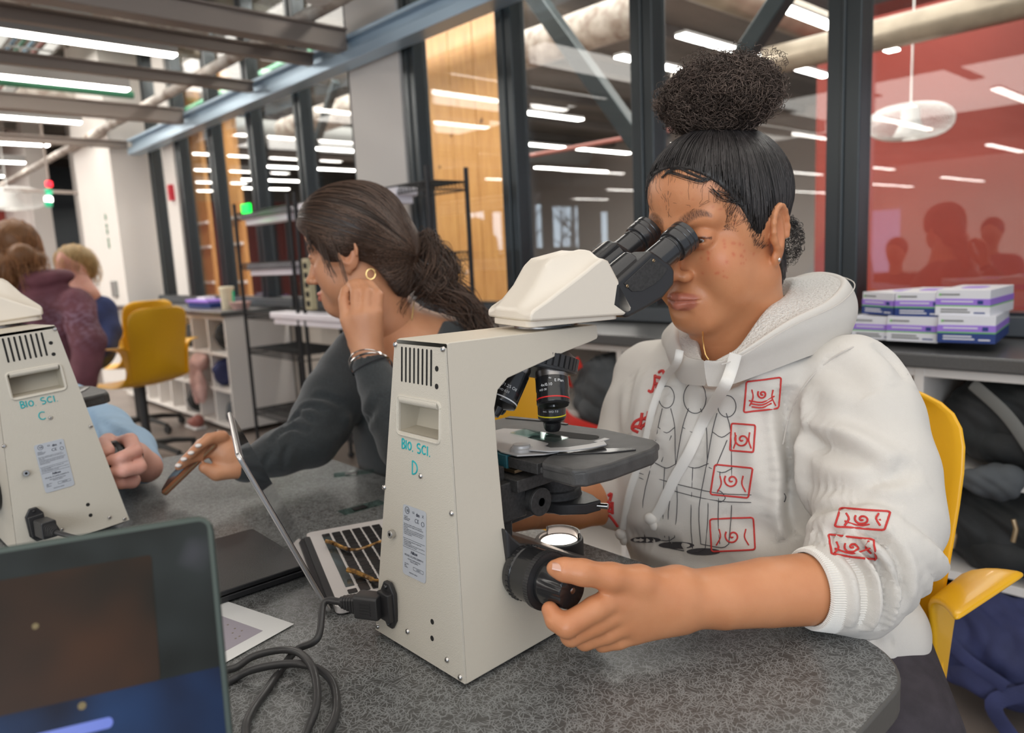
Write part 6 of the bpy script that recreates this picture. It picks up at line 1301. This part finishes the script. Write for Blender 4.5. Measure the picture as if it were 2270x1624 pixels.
# drawstrings lying on the chest
def ribbon(pts, w, th, name, m, parent=P1):
    P = np.array(smooth_path(pts, 6)); T = np.gradient(P, axis=0); T /= np.linalg.norm(T, axis=1)[:, None]; rows = []
    for p, t in zip(P, T):
        v = CC - p; v /= np.linalg.norm(v); s_ = np.cross(t, v); s_ /= np.linalg.norm(s_); u_ = np.cross(s_, t); rows.append([p + s_*w*math.cos(a) + u_*th*math.sin(a) for a in np.linspace(0, 6.2832, 11)[:-1]])
    mb = MB(); mb.grid(rows, True); return mb.build(name, m, parent, world=True)
D1 = [(1506, 778), (1497, 800), (1478, 850), (1455, 910), (1440, 960), (1425, 1020), (1400, 1090), (1385, 1170)]; D2 = [(1631, 782), (1618, 815), (1600, 860), (1570, 930), (1530, 1000), (1498, 1060), (1470, 1120), (1452, 1152)]
ribbon([at(1507, 776, .836), at(1499, 806, .846)] + on(D1[2:4], .006) + on(D1[4:], .003), .0046, .002, 'drawstring', 'rib_white'); ribbon([at(1631, 784, .780), at(1620, 822, .782), at(1604, 860, .779)] + on(D2[3:5], .007) + on(D2[5:], .003), .0064, .0018, 'drawstring', 'rib_white')
for (x_, y_) in ((1384, 1182), (1448, 1150)):
    p = on([(x_, y_)], .005)[0]; mb = MB(); mb.ell(p, (.009, .006, .008), 14); mb.ell(p + [.004, 0, -.007], (.006, .004, .007), 12); mb.build('drawstring_knot', 'rib_white', P1, world=True)
for (x_, y_) in ((1631, 780), (1507, 776)):
    p = on([(x_, y_)], .001)[0]; mb = MB(); v = CC - p; mb.lathe([(.0045, 0), (.0045, .001), (.0025, .001)], p, v, 16, cap=False); mb.build('eyelet', 'rib_white', P1, world=True)
# seams
for L_ in ([(1735, 985), (1750, 920), (1780, 860), (1830, 805), (1890, 770), (1950, 752), (1985, 760)], [(1885, 705), (1925, 725), (1965, 745), (2000, 790), (2012, 830)], [(1660, 800), (1730, 762), (1800, 728), (1862, 705), (1890, 702)]):
    mb = MB(); mb.tube(smooth_path(on(L_, .0002), 6), .0009, 6); mb.build('seam', 'stitch', P1, world=True)
# gold chain at the neck
mb = MB(); mb.tube(smooth_path([at(1558, 735, .838), at(1559, 760, .825), at(1564, 785, .815), at(1571, 797, .81)], 5), .0008, 6); mb.build('necklace', 'gold', P1, world=True)
# prints: plain swirls in rounded frames and abstract line work, laid on the cloth
PR = []
def pr(px, m='print_red', w=2.0, name='printed_line'):
    P = on(px, .0006); mb = MB(); mb.tube(smooth_path(P, 3) if len(P) > 2 else P, w*.00042, 6)
    return mb.build(name, m, P1, world=True)
def sq(c, ux, uy, r=.12):
    o = []
    for sx, sy, a in ((1, 1, 0), (-1, 1, 90), (-1, -1, 180), (1, -1, 270)):
        for i in range(3):
            t = math.radians(a + 45*i); o.append((sx*(1 - r) + r*math.cos(t), sy*(1 - r) + r*math.sin(t)))
    o.append(o[0]); q = []
    for a, b in zip(o[:-1], o[1:]):
        for t in (0, .25, .5, .75): q.append((a[0] + (b[0] - a[0])*t, a[1] + (b[1] - a[1])*t))
    q.append(o[0])
    return [(c[0] + ux[0]*a + uy[0]*b, c[1] + ux[1]*a + uy[1]*b) for a, b in q]
def spiral(c, r, turns=1.6, n=22, sq_=1): return [(c[0] + r*t*math.cos(turns*6.283*t), c[1] + r*t*sq_*math.sin(turns*6.283*t)) for t in np.linspace(.08, 1, n)]
EMB = [((1690, 875), (38, -5), (-3, 34)), ((1646, 970), (26, 2), (-2, 30)), ((1622, 1066), (42, 4), (-5, 33)), ((1624, 1184), (48, -2), (2, 36))]
for i, (c, ux, uy) in enumerate(EMB):
    pr(sq(c, ux, uy), w=2.4, name='printed_frame'); pr(spiral((c[0], c[1] + (4 if i % 2 else -2)), 17 if i else 11), w=2.4, name='printed_swirl')
    for k in (-1, 1): pr([(c[0] + k*ux[0]*.75, c[1] + 24), (c[0] + k*ux[0]*.55, c[1] + 6), (c[0] + k*ux[0]*.62, c[1] - 12)], w=2.0, name='printed_stroke')
    if i == 0:
        for k in range(3): pr([(c[0] - 30 + k*3, c[1] + 12 + k*7), (c[0], c[1] + 16 + k*6), (c[0] + 26 - k*3, c[1] + 2 + k*8)], w=2.2, name='printed_stroke')
for i, (c, ux, uy) in enumerate((((1912, 1150), (55, 4), (-6, 20)), ((1890, 1212), (50, 6), (4, 22)))):
    pr(sq(c, ux, uy), w=2.4, name='printed_frame'); pr(spiral(c, 18, sq_=.7), w=2.4, name='printed_swirl')
    for k in (-1, 1): pr([(c[0] + k*40, c[1] + 14), (c[0] + k*30, c[1]), (c[0] + k*36, c[1] - 12)], w=2.4, name='printed_stroke')
    pr([(c[0] - 40, c[1] + 4), (c[0], c[1] + 14), (c[0] + 40, c[1] + 2)], w=2.0, name='printed_stroke')
for L_ in ([(1462, 825), (1470, 822), (1474, 832)], [(1453, 832), (1452, 850), (1446, 868), (1438, 866)], [(1453, 835), (1466, 838), (1470, 842)], [(1452, 850), (1466, 853)], [(1466, 838), (1464, 858), (1456, 858)],
           [(1438, 912), (1434, 925), (1420, 930)], [(1420, 928), (1408, 935), (1402, 950), (1415, 958)], [(1424, 915), (1420, 940), (1412, 948)], [(1430, 925), (1436, 935), (1424, 945)], [(1402, 950), (1410, 945), (1424, 950)],
           [(1380, 1035), (1374, 1048)], [(1348, 1098), (1356, 1094), (1352, 1110)], [(1346, 1112), (1354, 1118), (1348, 1128)], [(1358, 1112), (1358, 1138)], [(1346, 1130), (1356, 1134)], [(1350, 1140), (1360, 1152), (1370, 1166)]):
    pr(L_, w=5.0, name='printed_character')
mbl = 1.1
def ln(px): pr(px, 'print_dark', 1.15, 'printed_outline')
# three plain hanging shapes and a long bar stand where the drawing is
for cx, top, bot, w0, w1 in ((1478, 905, 1190, 18, 40), (1540, 905, 1215, 26, 46), (1600, 915, 1205, 20, 38)):
    dx = -(1540 - cx)*.0
    ln([(cx - w0*.5, top), (cx - w0, top + 40), (cx - w0*1.1 - 10, top + 110), (cx - w1 - 12, bot - 80), (cx - w1 - 8, bot)])
    ln([(cx + w0*.5, top), (cx + w0, top + 40), (cx + w0*1.1, top + 110), (cx + w1 - 16, bot - 80), (cx + w1 - 22, bot)])
    ln([(cx - w0, top + 42), (cx, top + 54), (cx + w0, top + 42)]); ln([(cx - w0*1.1 - 6, top + 120), (cx, top + 132), (cx + w0*1.2, top + 122)]); ln([(cx - w1 - 8, bot), (cx, bot + 8), (cx + w1 - 22, bot)])
    ln([(cx - 4, top + 130), (cx - 8, bot - 60), (cx - 4, bot)]); ln([(cx + w0*.6, top + 60), (cx - w0*.6, top + 118)])
for (cx, cy, a, b) in ((1478, 880, 17, 24), (1541, 882, 25, 34), (1612, 900, 20, 24)):
    ln([(cx + a*math.cos(t), cy + b*math.sin(t)) for t in np.linspace(0, 6.283, 18)])
for dy in (0, 17): ln([(1418, 1048 + dy*.6), (1500, 1072 + dy), (1590, 1092 + dy), (1660, 1096 + dy), (1738, 1094 + dy)])
ln([(1738, 1094), (1741, 1102), (1738, 1112)]); ln([(1590, 1085), (1600, 1090), (1608, 1103), (1598, 1112), (1588, 1108)])
for c in ((1432, 1196, 34, 7), (1500, 1208, 40, 8), (1560, 1222, 38, 8)):   # dark pools under the shapes
    mb = MB(); P = on([(c[0] + c[2]*math.cos(t), c[1] + c[3]*math.sin(t)) for t in np.linspace(0, 6.283, 17)[:-1]], .0006); mb.add(P + [sum(P)/len(P)], [(i, (i + 1) % 16, 16) for i in range(16)]); mb.build('printed_patch', 'print_dark', P1, world=True)
# hem and trousers
s = SDF((-.66, .48, .36), (-.14, 1.04, .76), .005); s.ell((-.46, .872, .50), (.16, .125, .12), 0); s.cap(at(1930, 1440, .92), at(1975, 1620, .84), .070, .075, .03); s.cap((-.37, .84, .53), (-.33, .52, .52), .082, .065, .03); s.cap((-.53, .85, .53), (-.58, .52, .52), .082, .065, .03)
V, F = s.mesh(2); meshobj('trousers', V, F, 'pants_dark', P1)

# ---------------------------------------------------------------- second person, profile to the left, hair tied back
P2 = thing('person', 'person in a dark top holding a phone, brown hair tied back, hand at the ear', 'person', (-1.1, .82, 0))
O2 = at(*H2); R2_ = rotM(H2Y, H2P, .02)*.975
s = head_sdf(.0022, cheek=.002, nose=.98, lips=1.05, eye_open=.0042); V, F = s.mesh(2); V2h = V; col = head_colour(V, lip=(.85, .45, .45), brow=(.14, .09, .07), blem=False); V2w = V @ R2_ + O2
bV, bF, bC = [V2w], [F], [col]
s = SDF((-1.5, .36, .735), (-.85, 1.02, 1.12), .0034)
s.cap(at(838, 655, 1.40), at(900, 745, 1.425), .046, .056, .02); s.ell(at(885, 790, 1.40), (.10, .085, .08), .04); s.cap(at(820, 770, 1.38), at(985, 750, 1.43), .040, .045, .04)
s.ell(at(930, 930, 1.43), (.11, .09, .15), .04)
W2 = at(817, 790, 1.225); s.chain([(at(885, 955, 1.19), .028), (at(848, 880, 1.205), .026), (W2, .0225)], .004)
kn = [at(834, 695, 1.215), at(812, 698, 1.210), at(790, 702, 1.212), at(768, 708, 1.22)]
for p, q, r_ in zip(kn, ((826, 775), (818, 778), (810, 780), (804, 782)), (.0125, .0125, .012, .0115)): s.cap(at(*q, 1.225), p, .0175, r_, .010)
for L_ in ([(834, 695, 1.215), (839, 655, 1.225), (820, 630, 1.245), (801, 625, 1.255)], [(812, 698, 1.21), (815, 648, 1.222), (800, 628, 1.24), (789, 624, 1.25)], [(790, 702, 1.212), (789, 650, 1.222), (782, 632, 1.238), (777, 628, 1.248)], [(768, 708, 1.22), (762, 665, 1.228), (765, 645, 1.24), (770, 638, 1.248)]):
    s.chain([(at(*p), r_) for p, r_ in zip(L_, (.0105, .0095, .0080, .0068))], .002)
s.chain([(at(800, 770, 1.24), .014), (at(782, 715, 1.26), .012), (at(788, 660, 1.268), .0095), (at(795, 632, 1.265), .0075)], .006)
s.chain([(at(660, 985, 1.28), .024), (at(620, 1005, 1.265), .024), (at(548, 1032, 1.232), .022)], .004)
# far hand round the phone
s.cap(at(548, 1032, 1.232), at(505, 1000, 1.222), .022, .026, .012); s.cap(at(505, 1010, 1.222), at(475, 985, 1.212), .024, .017, .012)
FN = []
for (a, b, c) in (((492, 968), (462, 972), (440, 990)), ((482, 972), (446, 984), (424, 1006)), ((474, 982), (434, 998), (408, 1020)), ((470, 996), (425, 1014), (396, 1034))):
    FN.append(at(*c, 1.168)); s.chain([(at(*a, 1.205), .0115), (at(*b, 1.182), .0092), (FN[-1], .0070)], .002)
s.chain([(at(520, 1040, 1.215), .016), (at(480, 1048, 1.20), .012), (at(452, 1036, 1.19), .009)], .006)
V, F = s.mesh(2); bV.append(V); bF.append(F); c = np.ones((len(V), 3)); bC.append(c)
off = np.cumsum([0] + [len(v) for v in bV[:-1]]); meshobj('body', np.concatenate(bV), np.concatenate([f + o for f, o in zip(bF, off)]), 'skin_tan', P2, np.concatenate(bC))
eyes(P2, O2, R2_, (.0, .25))
for p in FN:
    mb = MB(); d = CC - p; d /= np.linalg.norm(d); mb.ell(p + d*.0058 + np.array([0, 0, .002]), (.0055, .0055, .0035), 12); mb.build('finger_nail', 'nail_white', P2, world=True)
p = at(777, 630, 1.242); mb = MB(); mb.ell(p, (.004, .004, .005), 10); mb.build('finger_nail', 'nail_pink', P2, world=True)
# dark top
s = SDF((-1.5, .40, .50), (-.72, 1.16, 1.06), .0045)
s.ell(at(935, 950, 1.44), (.150, .125, .22), 0); s.cap(at(795, 790, 1.40), at(1030, 775, 1.44), .050, .055, .05); s.ell(at(925, 860, 1.44), (.14, .11, .10), .04)
s.chain([(at(800, 785, 1.40), .052), (at(775, 830, 1.385), .058), (at(742, 880, 1.355), .058), (at(712, 935, 1.325), .054), (at(690, 975, 1.30), .047), (at(620, 1003, 1.265), .0385), (at(545, 1033, 1.232), .0275)], .012)
s.chain([(at(1035, 780, 1.44), .054), (at(1000, 900, 1.33), .052), (at(900, 985, 1.19), .044)], .02); s.chain([(at(898, 985, 1.185), .043), (at(855, 890, 1.20), .0375), (at(822, 812, 1.222), .0300)], .006)
s.ell(at(868, 705, 1.36), (.085, .085, .085), .02, sub=True); s.ell(at(880, 790, 1.31), (.055, .05, .06), .02, sub=True)
s.cap(at(815, 775, 1.224), at(817, 790, 1.225), .024, k=.002, sub=True)
V, F = s.mesh(2); N = vnorm(V, F)
V = folds(V, F, N, [([(690, 960), (640, 950), (600, 985)], .005, -.005), ([(700, 940), (660, 920), (625, 950)], .005, -.005), ([(720, 915), (690, 900), (655, 915)], .005, -.004), ([(600, 1000), (590, 1020), (580, 1050)], .005, -.003), ([(760, 900), (720, 880), (690, 880)], .006, -.004), ([(640, 985), (630, 1010), (625, 1045)], .005, -.003), ([(845, 870), (815, 930), (760, 985)], .008, -.004), ([(800, 850), (770, 930), (720, 990)], .010, .003)])
meshobj('long_sleeved_top', V, F, 'knit_dark', P2)
s = SDF((-1.5, .55, .30), (-.70, 1.2, .72), .009); c0 = at(935, 950, 1.44); c0[2] = .52; s.ell(c0, (.17, .15, .12), 0); s.cap(c0, (c0[0] - .25, c0[1] - .30, .52), .08, .065, .03); V, F = s.mesh(1); meshobj('trousers', V, F, 'pants_dark', P2)
# hair
OC2, OR2 = np.array([0, -.034, -.040]), np.array([.11, .078, .106])
s = scalp(OC2, OR2, .010, .003, ears=False, extra=lambda s: (s.ell((0, .13, -.01), (.055, .06, .055), .03),)); s.ell((.085, .070, -.040), (.030, .016, .022), .006, sub=True)
V, F = s.mesh(2); bt2 = BVHTree.FromPolygons(V.tolist(), F.tolist()); meshobj('hair_base', V @ R2_ + O2, F, 'hair_brown', P2, np.full((len(V), 3), .7))
TG = np.array([.02, .178, -.035]); e2 = np.sqrt((((V - OC2)/OR2)**2).sum(1)); front = np.nonzero(e2 < 1.12)[0]; allv = np.arange(len(V))
idx = np.concatenate([rng.choice(front, 900), rng.choice(allv, 900)]); S_ = comb(bt2, V[idx], TG, 16, wob=.006, off=.0016, c0=(0, .075, .02))
Vs, Fs = strands(S_ @ R2_ + O2, .00065); shade = np.repeat(rng.uniform(.5, 2.4, len(S_)), 48)[:, None].repeat(3, 1); meshobj('swept_hair', Vs, Fs, 'hair_brown', P2, shade, kind='stuff')
def lock(px, n, spread, r, wave=.004, m='hair_brown', seed=0, taper=1):
    rg = np.random.default_rng(seed); base = np.array(smooth_path([at(*p) for p in px], 8)); K = len(base); t = np.linspace(0, 1, K); out = []
    for _ in range(n):
        o = rg.normal(0, spread, 3); ph = rg.uniform(0, 6.3, 3); w = np.stack([np.sin(t*rg.uniform(5, 11) + ph[i])*wave for i in range(3)], 1); o2 = rg.normal(0, spread, 3)
        out.append(base + o*(1 - t[:, None]) + o2*t[:, None]*1.3 + w)
    return np.array(out)
L_ = [lock([(900, 560, 1.36), (935, 610, 1.36), (965, 640, 1.36), (985, 610, 1.37), (965, 580, 1.38)], 150, .007, 0, seed=1), lock([(930, 560, 1.37), (950, 520, 1.38), (965, 560, 1.37), (955, 610, 1.36), (925, 645, 1.37)], 150, .008, 0, seed=2),
      lock([(940, 600, 1.37), (990, 635, 1.38), (1035, 670, 1.39), (1062, 715, 1.40), (1068, 750, 1.40)], 260, .011, 0, wave=.006, seed=3), lock([(950, 640, 1.38), (1000, 672, 1.39), (1040, 700, 1.40), (1058, 740, 1.40)], 200, .011, 0, wave=.006, seed=4), lock([(935, 545, 1.38), (985, 565, 1.39), (1000, 610, 1.38), (960, 655, 1.38)], 120, .009, 0, wave=.007, seed=5)]
K = min(l.shape[1] for l in L_); L_ = np.concatenate([l[:, np.linspace(0, l.shape[1] - 1, K).astype(int)] for l in L_]); Vs, Fs = strands(L_, .0007); meshobj('tied_hair', Vs, Fs, 'hair_brown', P2, np.repeat(rng.uniform(.5, 2.6, len(L_)), K*3)[:, None].repeat(3, 1), kind='stuff')
L_ = [lock([(735, 440, 1.33), (696, 475, 1.31), (684, 520, 1.30), (690, 560, 1.30)], 26, .003, 0, .002, seed=6), lock([(745, 440, 1.33), (735, 500, 1.29), (752, 570, 1.27), (775, 640, 1.27), (778, 690, 1.28)], 8, .003, 0, .003, seed=7), lock([(740, 450, 1.33), (705, 500, 1.30), (715, 560, 1.28), (735, 610, 1.28)], 18, .004, 0, .003, seed=8), lock([(930, 600, 1.33), (905, 650, 1.33), (890, 700, 1.34), (905, 735, 1.35)], 14, .005, 0, .004, seed=9), lock([(990, 600, 1.38), (1020, 590, 1.39), (1035, 615, 1.39)], 24, .006, 0, .005, seed=10)]
K = min(l.shape[1] for l in L_); L_ = np.concatenate([l[:, np.linspace(0, l.shape[1] - 1, K).astype(int)] for l in L_]); Vs, Fs = strands(L_, .0004); meshobj('loose_wisps', Vs, Fs, 'hair_brown', P2, np.repeat(rng.uniform(.5, 2, len(L_)), K*3)[:, None].repeat(3, 1), kind='stuff')
# jewellery
mb = MB(); X_, Y_, Z_ = basis(at(817, 790, 1.225) - at(848, 880, 1.2)); cw = at(823, 812, 1.221)
for nm_, m_, r_, th, tl in (('bracelet', 'silver', .0335, .0018, .35), ('bracelet', 'thread_black', .0325, .0011, -.2), ('bracelet', 'silver', .0335, .0010, .6)):
    mb = MB(); mb.tube([cw + (X_*math.cos(t) + Y_*math.sin(t))*r_ + Z_*r_*tl*math.sin(t + 1) for t in np.linspace(0, 6.283, 33)], th, 6, False); mb.build(nm_, m_, P2, world=True)
p = at(822, 607, 1.285); mb = MB(); mb.tube([p + cr*.008*math.cos(t) + cu*.009*math.sin(t) for t in np.linspace(0, 6.283, 25)], .0011, 6, False); mb.build('hoop_earring', 'gold', P2, world=True)
mb = MB(); mb.tube(smooth_path([at(918, 668, 1.36), at(914, 700, 1.35), at(908, 735, 1.345), at(905, 775, 1.33)], 5), .0011, 6); mb.build('necklace', 'gold', P2, world=True)
# phone
ph = thing('phone', 'phone in a brown case held on edge over the table', 'phone', tuple(at(420, 1045, 1.2)))
a_, b_ = at(368, 1097, 1.205), at(484, 985, 1.195); l_ = b_ - a_; Lp = np.linalg.norm(l_); l_ /= Lp; w_ = np.array([-.80, .45, .10]); w_ -= l_*(w_ @ l_); w_ /= np.linalg.norm(w_)
slab(ph, 'case', 'phone_case', a_ - w_*.01, l_, w_, Lp, .066, .0105, .009, .003); slab(ph, 'screen', 'screen_dark', a_ + l_*.003 - w_*.007 + np.cross(l_, w_)*.0106, l_, w_, Lp - .006, .060, .001, .007, 0)
slab(ph, 'edge_band', 'phone_edge', a_ - w_*.0104 + np.cross(l_, w_)*.003, l_, w_, Lp, .067, .003, .009, .001)
# ---------------------------------------------------------------- person in a light blue sweatshirt, only an arm and hands in view
mat('blue_sweat', (.42, .60, .80), .85, noise=.12, nscale=15, bump=.3, bscale=1200); mat('maroon', (.19, .065, .085), .85, noise=.3, nscale=9, bump=.2, bscale=900); vcol(M['maroon']); mat('navy_knit', (.035, .06, .20), .8, noise=.3, nscale=12)
P3 = thing('person', 'person in a light blue sweatshirt behind microscope C, only sleeve and hands visible', 'person', (-1.75, .25, 0))
s = SDF((-2.2, -.2, .70), (-1.05, .60, 1.5), .0042)
s.chain([(at(325, 1035, 1.27), .024), (at(295, 1015, 1.25), .027), (at(268, 1008, 1.225), .026)], .008)
for L_ in ([(258, 985, 1.197), (288, 975, 1.168), (300, 1000, 1.134), (270, 1014, 1.110), (244, 1020, 1.110)], [(268, 1005, 1.197), (298, 1015, 1.158), (309, 1036, 1.129), (277, 1043, 1.110), (248, 1046, 1.110)], [(262, 1030, 1.197), (288, 1045, 1.168), (294, 1066, 1.139), (266, 1070, 1.119), (248, 1066, 1.119)], [(240, 975, 1.197), (228, 985, 1.158), (238, 1000, 1.129)]):
    s.chain([(at(*p), r_) for p, r_ in zip(L_, (.0125, .0120, .0115, .0100, .0085))], .002)
s.chain([(at(325, 1035, 1.27), .024), (at(285, 1000, 1.36), .028), (at(225, 962, 1.48), .035), (at(150, 920, 1.62), .04), (at(70, 880, 1.75), .045), ((-1.98, .02, 1.05), .05)], .01)
s.cap((-2.0, -.02, 1.12), (-2.0, -.02, 1.30), .05, k=.02); s.ell((-2.0, -.05, 1.36), (.08, .095, .11), .03); s.ell((-2.0, 0, .95), (.15, .1, .22), .05)
V, F = s.mesh(2); meshobj('body', V, F, 'skin_pink', P3, np.ones((len(V), 3)))
s = SDF((-2.35, -.3, .55), (-1.1, .75, 1.25), .006)
s.chain([(at(70, 880, 1.75), .078), (at(150, 920, 1.62), .066), (at(225, 962, 1.48), .056), (at(285, 1000, 1.36), .044), (at(318, 1032, 1.29), .032)], .02); s.ell((-2.0, .02, .88), (.19, .14, .28), 0); s.cap((-1.98, .02, 1.08), at(70, 880, 1.75), .07, .078, .03)
V, F = s.mesh(2); N = vnorm(V, F); V = folds(V, F, N, [([(215, 925), (245, 950), (300, 985)], .007, -.006), ([(240, 960), (275, 970), (312, 1000)], .006, -.005), ([(190, 905), (205, 940), (225, 965)], .007, -.005)]); meshobj('sweatshirt', V, F, 'blue_sweat', P3)
s = SDF((-2.3, -.2, 1.2), (-1.7, .2, 1.55), .01); s.ell((-2.0, -.03, 1.39), (.10, .11, .11), 0); V, F = s.mesh(1); meshobj('hair', V, F, 'hair_brown', P3, np.ones((len(V), 3)))
p = at(196, 892, 1.60); mb = MB(); mb.box(p, (.03, .03, .028)); mb.build('dark_band', 'black_matte', P3, world=True, bevel=.004)  # small dark block set beside the sleeve
# ---------------------------------------------------------------- people further back at the left
def hairy(name, m, parent, blobs, n, L=.10, r=.0014, seed=2, grav=-.06):
    rg = np.random.default_rng(seed); o = blob(name + '_mass', m, parent, blobs, .009, .03); me = o.data; nv = len(me.vertices); ca = me.color_attributes.new('Col', 'FLOAT_COLOR', 'POINT'); ca.data.foreach_set('color', np.tile([.7, .7, .7, 1.], nv))
    P = []
    Mw = np.array(wm(parent)) 
    for _ in range(n):
        v = me.vertices[rg.integers(nv)]; p = np.array(v.co) + Mw[:3, 3]; nn = np.array(v.normal); d = np.cross(nn, rg.normal(size=3)); d /= np.linalg.norm(d); d = d*.7 + np.array([0, 0, -.7]); t = np.linspace(0, 1, 8)[:, None]; P.append(p + nn*.004 + d*t*L*rg.uniform(.4, 1) + nn*np.sin(t*3.1)*.012 + np.array([0, 0, grav])*t*t)
    Vs, Fs = strands(np.array(P), r); meshobj(name + '_strands', Vs, Fs, m, parent, np.repeat(rg.uniform(.5, 1.7, n), 24)[:, None].repeat(3, 1), kind='stuff')
P4 = thing('person', 'person in a maroon hoodie seen from behind, brown hair in a loose bun', 'person', (-4.6, .75, 0))
s = SDF((-5.6, .0, .40), (-3.9, 1.5, 1.45), .010); s.cap(at(70, 620, 3.85), at(55, 560, 3.85), .055, .05, .03); s.ell(at(35, 545, 3.86), (.08, .09, .11), .03); s.ell(at(100, 740, 3.9), (.12, .1, .2), .05); V, F = s.mesh(1); meshobj('body', V, F, 'skin_tan', P4, np.ones((len(V), 3)))
s = SDF((-5.8, .0, .35), (-3.7, 1.6, 1.45), .011); c_ = at(95, 735, 3.85)
s.ell(c_, (.19, .17, .24), 0); s.ell(at(150, 830, 3.85), (.16, .14, .12), .06); s.cap(at(10, 650, 3.9), at(165, 670, 3.8), .085, .08, .06); s.ell(at(95, 620, 3.82), (.13, .10, .055), .04); s.ell(at(130, 612, 3.8), (.07, .07, .04), .03)
s.chain([(at(168, 680, 3.78), .085), (at(195, 760, 3.72), .075), (at(185, 840, 3.65), .065)], .04)
V, F = s.mesh(2); N = vnorm(V, F); x, y, z = V.T; V = V + N*(.008*np.sin(x*19 + z*33 + 2*np.sin(y*11))*np.sin(z*21 + y*9))[:, None]; c = np.ones((len(V), 3)); pc_ = at(150, 715, 3.65); w_ = np.exp(-(((V - pc_)/np.array([.30, .30, .10]))**2).sum(1))*(np.sin(x*70 + 4*np.sin(z*60))*np.sin(z*90 + 3*np.sin(y*50)) > .05)
c = c*(1 - w_[:, None]*.75) + np.array([1.9, 3.4, 3.6])*w_[:, None]*.75; meshobj('hoodie', V, F, 'maroon', P4, c)
hairy('hair', 'hair_auburn', P4, [(at(32, 530, 3.84), (.105, .105, .105)), (at(48, 565, 3.74), (.06, .06, .06)), (at(15, 600, 3.78), (.07, .07, .10)), (at(80, 575, 3.80), (.05, .05, .045))], 700, seed=4)
P5 = thing('person', 'person in a navy sweater with short fair hair, left background', 'person', (-5.0, 1.3, 0))
s = SDF((-5.8, .6, .9), (-4.4, 1.9, 1.45), .010); s.ell(at(160, 585, 4.35), (.075, .085, .105), 0); s.cap(at(170, 610, 4.35), at(190, 650, 4.35), .055, .065, .03); s.ell(at(190, 662, 4.38), (.1, .08, .06), .04); s.ell(at(126, 590, 4.33), (.014, .014, .016), .012); V, F = s.mesh(1); meshobj('body', V, F, 'skin_pink', P5, np.ones((len(V), 3)))
s = SDF((-6.0, .5, .30), (-4.1, 2.1, 1.40), .012); s.ell(at(205, 740, 4.4), (.16, .14, .22), 0); s.cap(at(140, 690, 4.5), at(228, 680, 4.4), .07, .065, .05); s.chain([(at(232, 690, 4.4), .068), (at(245, 735, 4.35), .06), (at(235, 775, 4.25), .05)], .03); s.ell(at(180, 625, 4.3), (.08, .075, .05), .01, sub=True); V, F = s.mesh(2); meshobj('sweater', V, F, 'navy_knit', P5)
hairy('hair', 'hair_blond', P5, [(at(165, 572, 4.37), (.095, .095, .085)), (at(188, 590, 4.40), (.06, .07, .09))], 420, L=.07, r=.0012, seed=6, grav=-.02)
# people behind the photographer, mirrored in the glass
mat('shirt_pink', (.30, .12, .16), .85); mat('shirt_dark', (.10, .06, .06), .85); vcol(M['shirt_pink']) if False else None
for j, (x, y, z, m_, hm, lab) in enumerate(((-1.85, -2.58, 1.11, 'shirt_pink', 'hair_black', 'person in a dusky pink shirt mirrored at the far right of the glass'), (-2.46, -2.17, .98, 'shirt_dark', 'hair_brown', 'person in a dark shirt mirrored above the glove boxes'), (-1.30, -1.9, .92, 'shirt_dark', 'hair_brown', 'person mirrored at the right edge of the glass'))):
    T = thing('person', lab, 'person', (x, y, 0), group='people mirrored in the glass'); s = SDF((x - .35, y - .35, z - .45), (x + .35, y + .35, z + .2), .012)
    s.ell((x, y, z), (.078, .095, .112), 0); s.cap((x, y, z - .10), (x, y, z - .19), .05, .055, .03); s.cap((x - .12, y, z - .24), (x + .12, y, z - .24), .05, k=.04); s.ell((x - .0, y + .088, z - .02), (.014, .02, .02), .012); V, F = s.mesh(1); meshobj('body', V, F, 'skin_tan', T, np.ones((len(V), 3)))
    s = SDF((x - .4, y - .4, .35), (x + .4, y + .4, z - .1), .014); s.ell((x, y, z - .45), (.19, .14, .27), 0); s.cap((x - .16, y, z - .25), (x + .16, y, z - .25), .065, k=.05); s.chain([((x + .19, y, z - .28), .06), ((x + .25, y + .08, z - .50), .055), ((x + .12, y + .25, z - .55), .045)], .03); s.chain([((x - .19, y, z - .28), .06), ((x - .25, y + .08, z - .50), .055), ((x - .12, y + .25, z - .55), .045)], .03)
    V, F = s.mesh(1); meshobj('shirt', V, F, m_, T); s = SDF((x - .2, y - .2, z - .2), (x + .2, y + .2, z + .25), .012); s.ell((x, y - .015, z + .03), (.088, .10, .098), 0); s.ell((x, y + .10, z - .05), (.09, .08, .10), .01, sub=True); V, F = s.mesh(1); meshobj('hair', V, F, hm, T, np.ones((len(V), 3)))
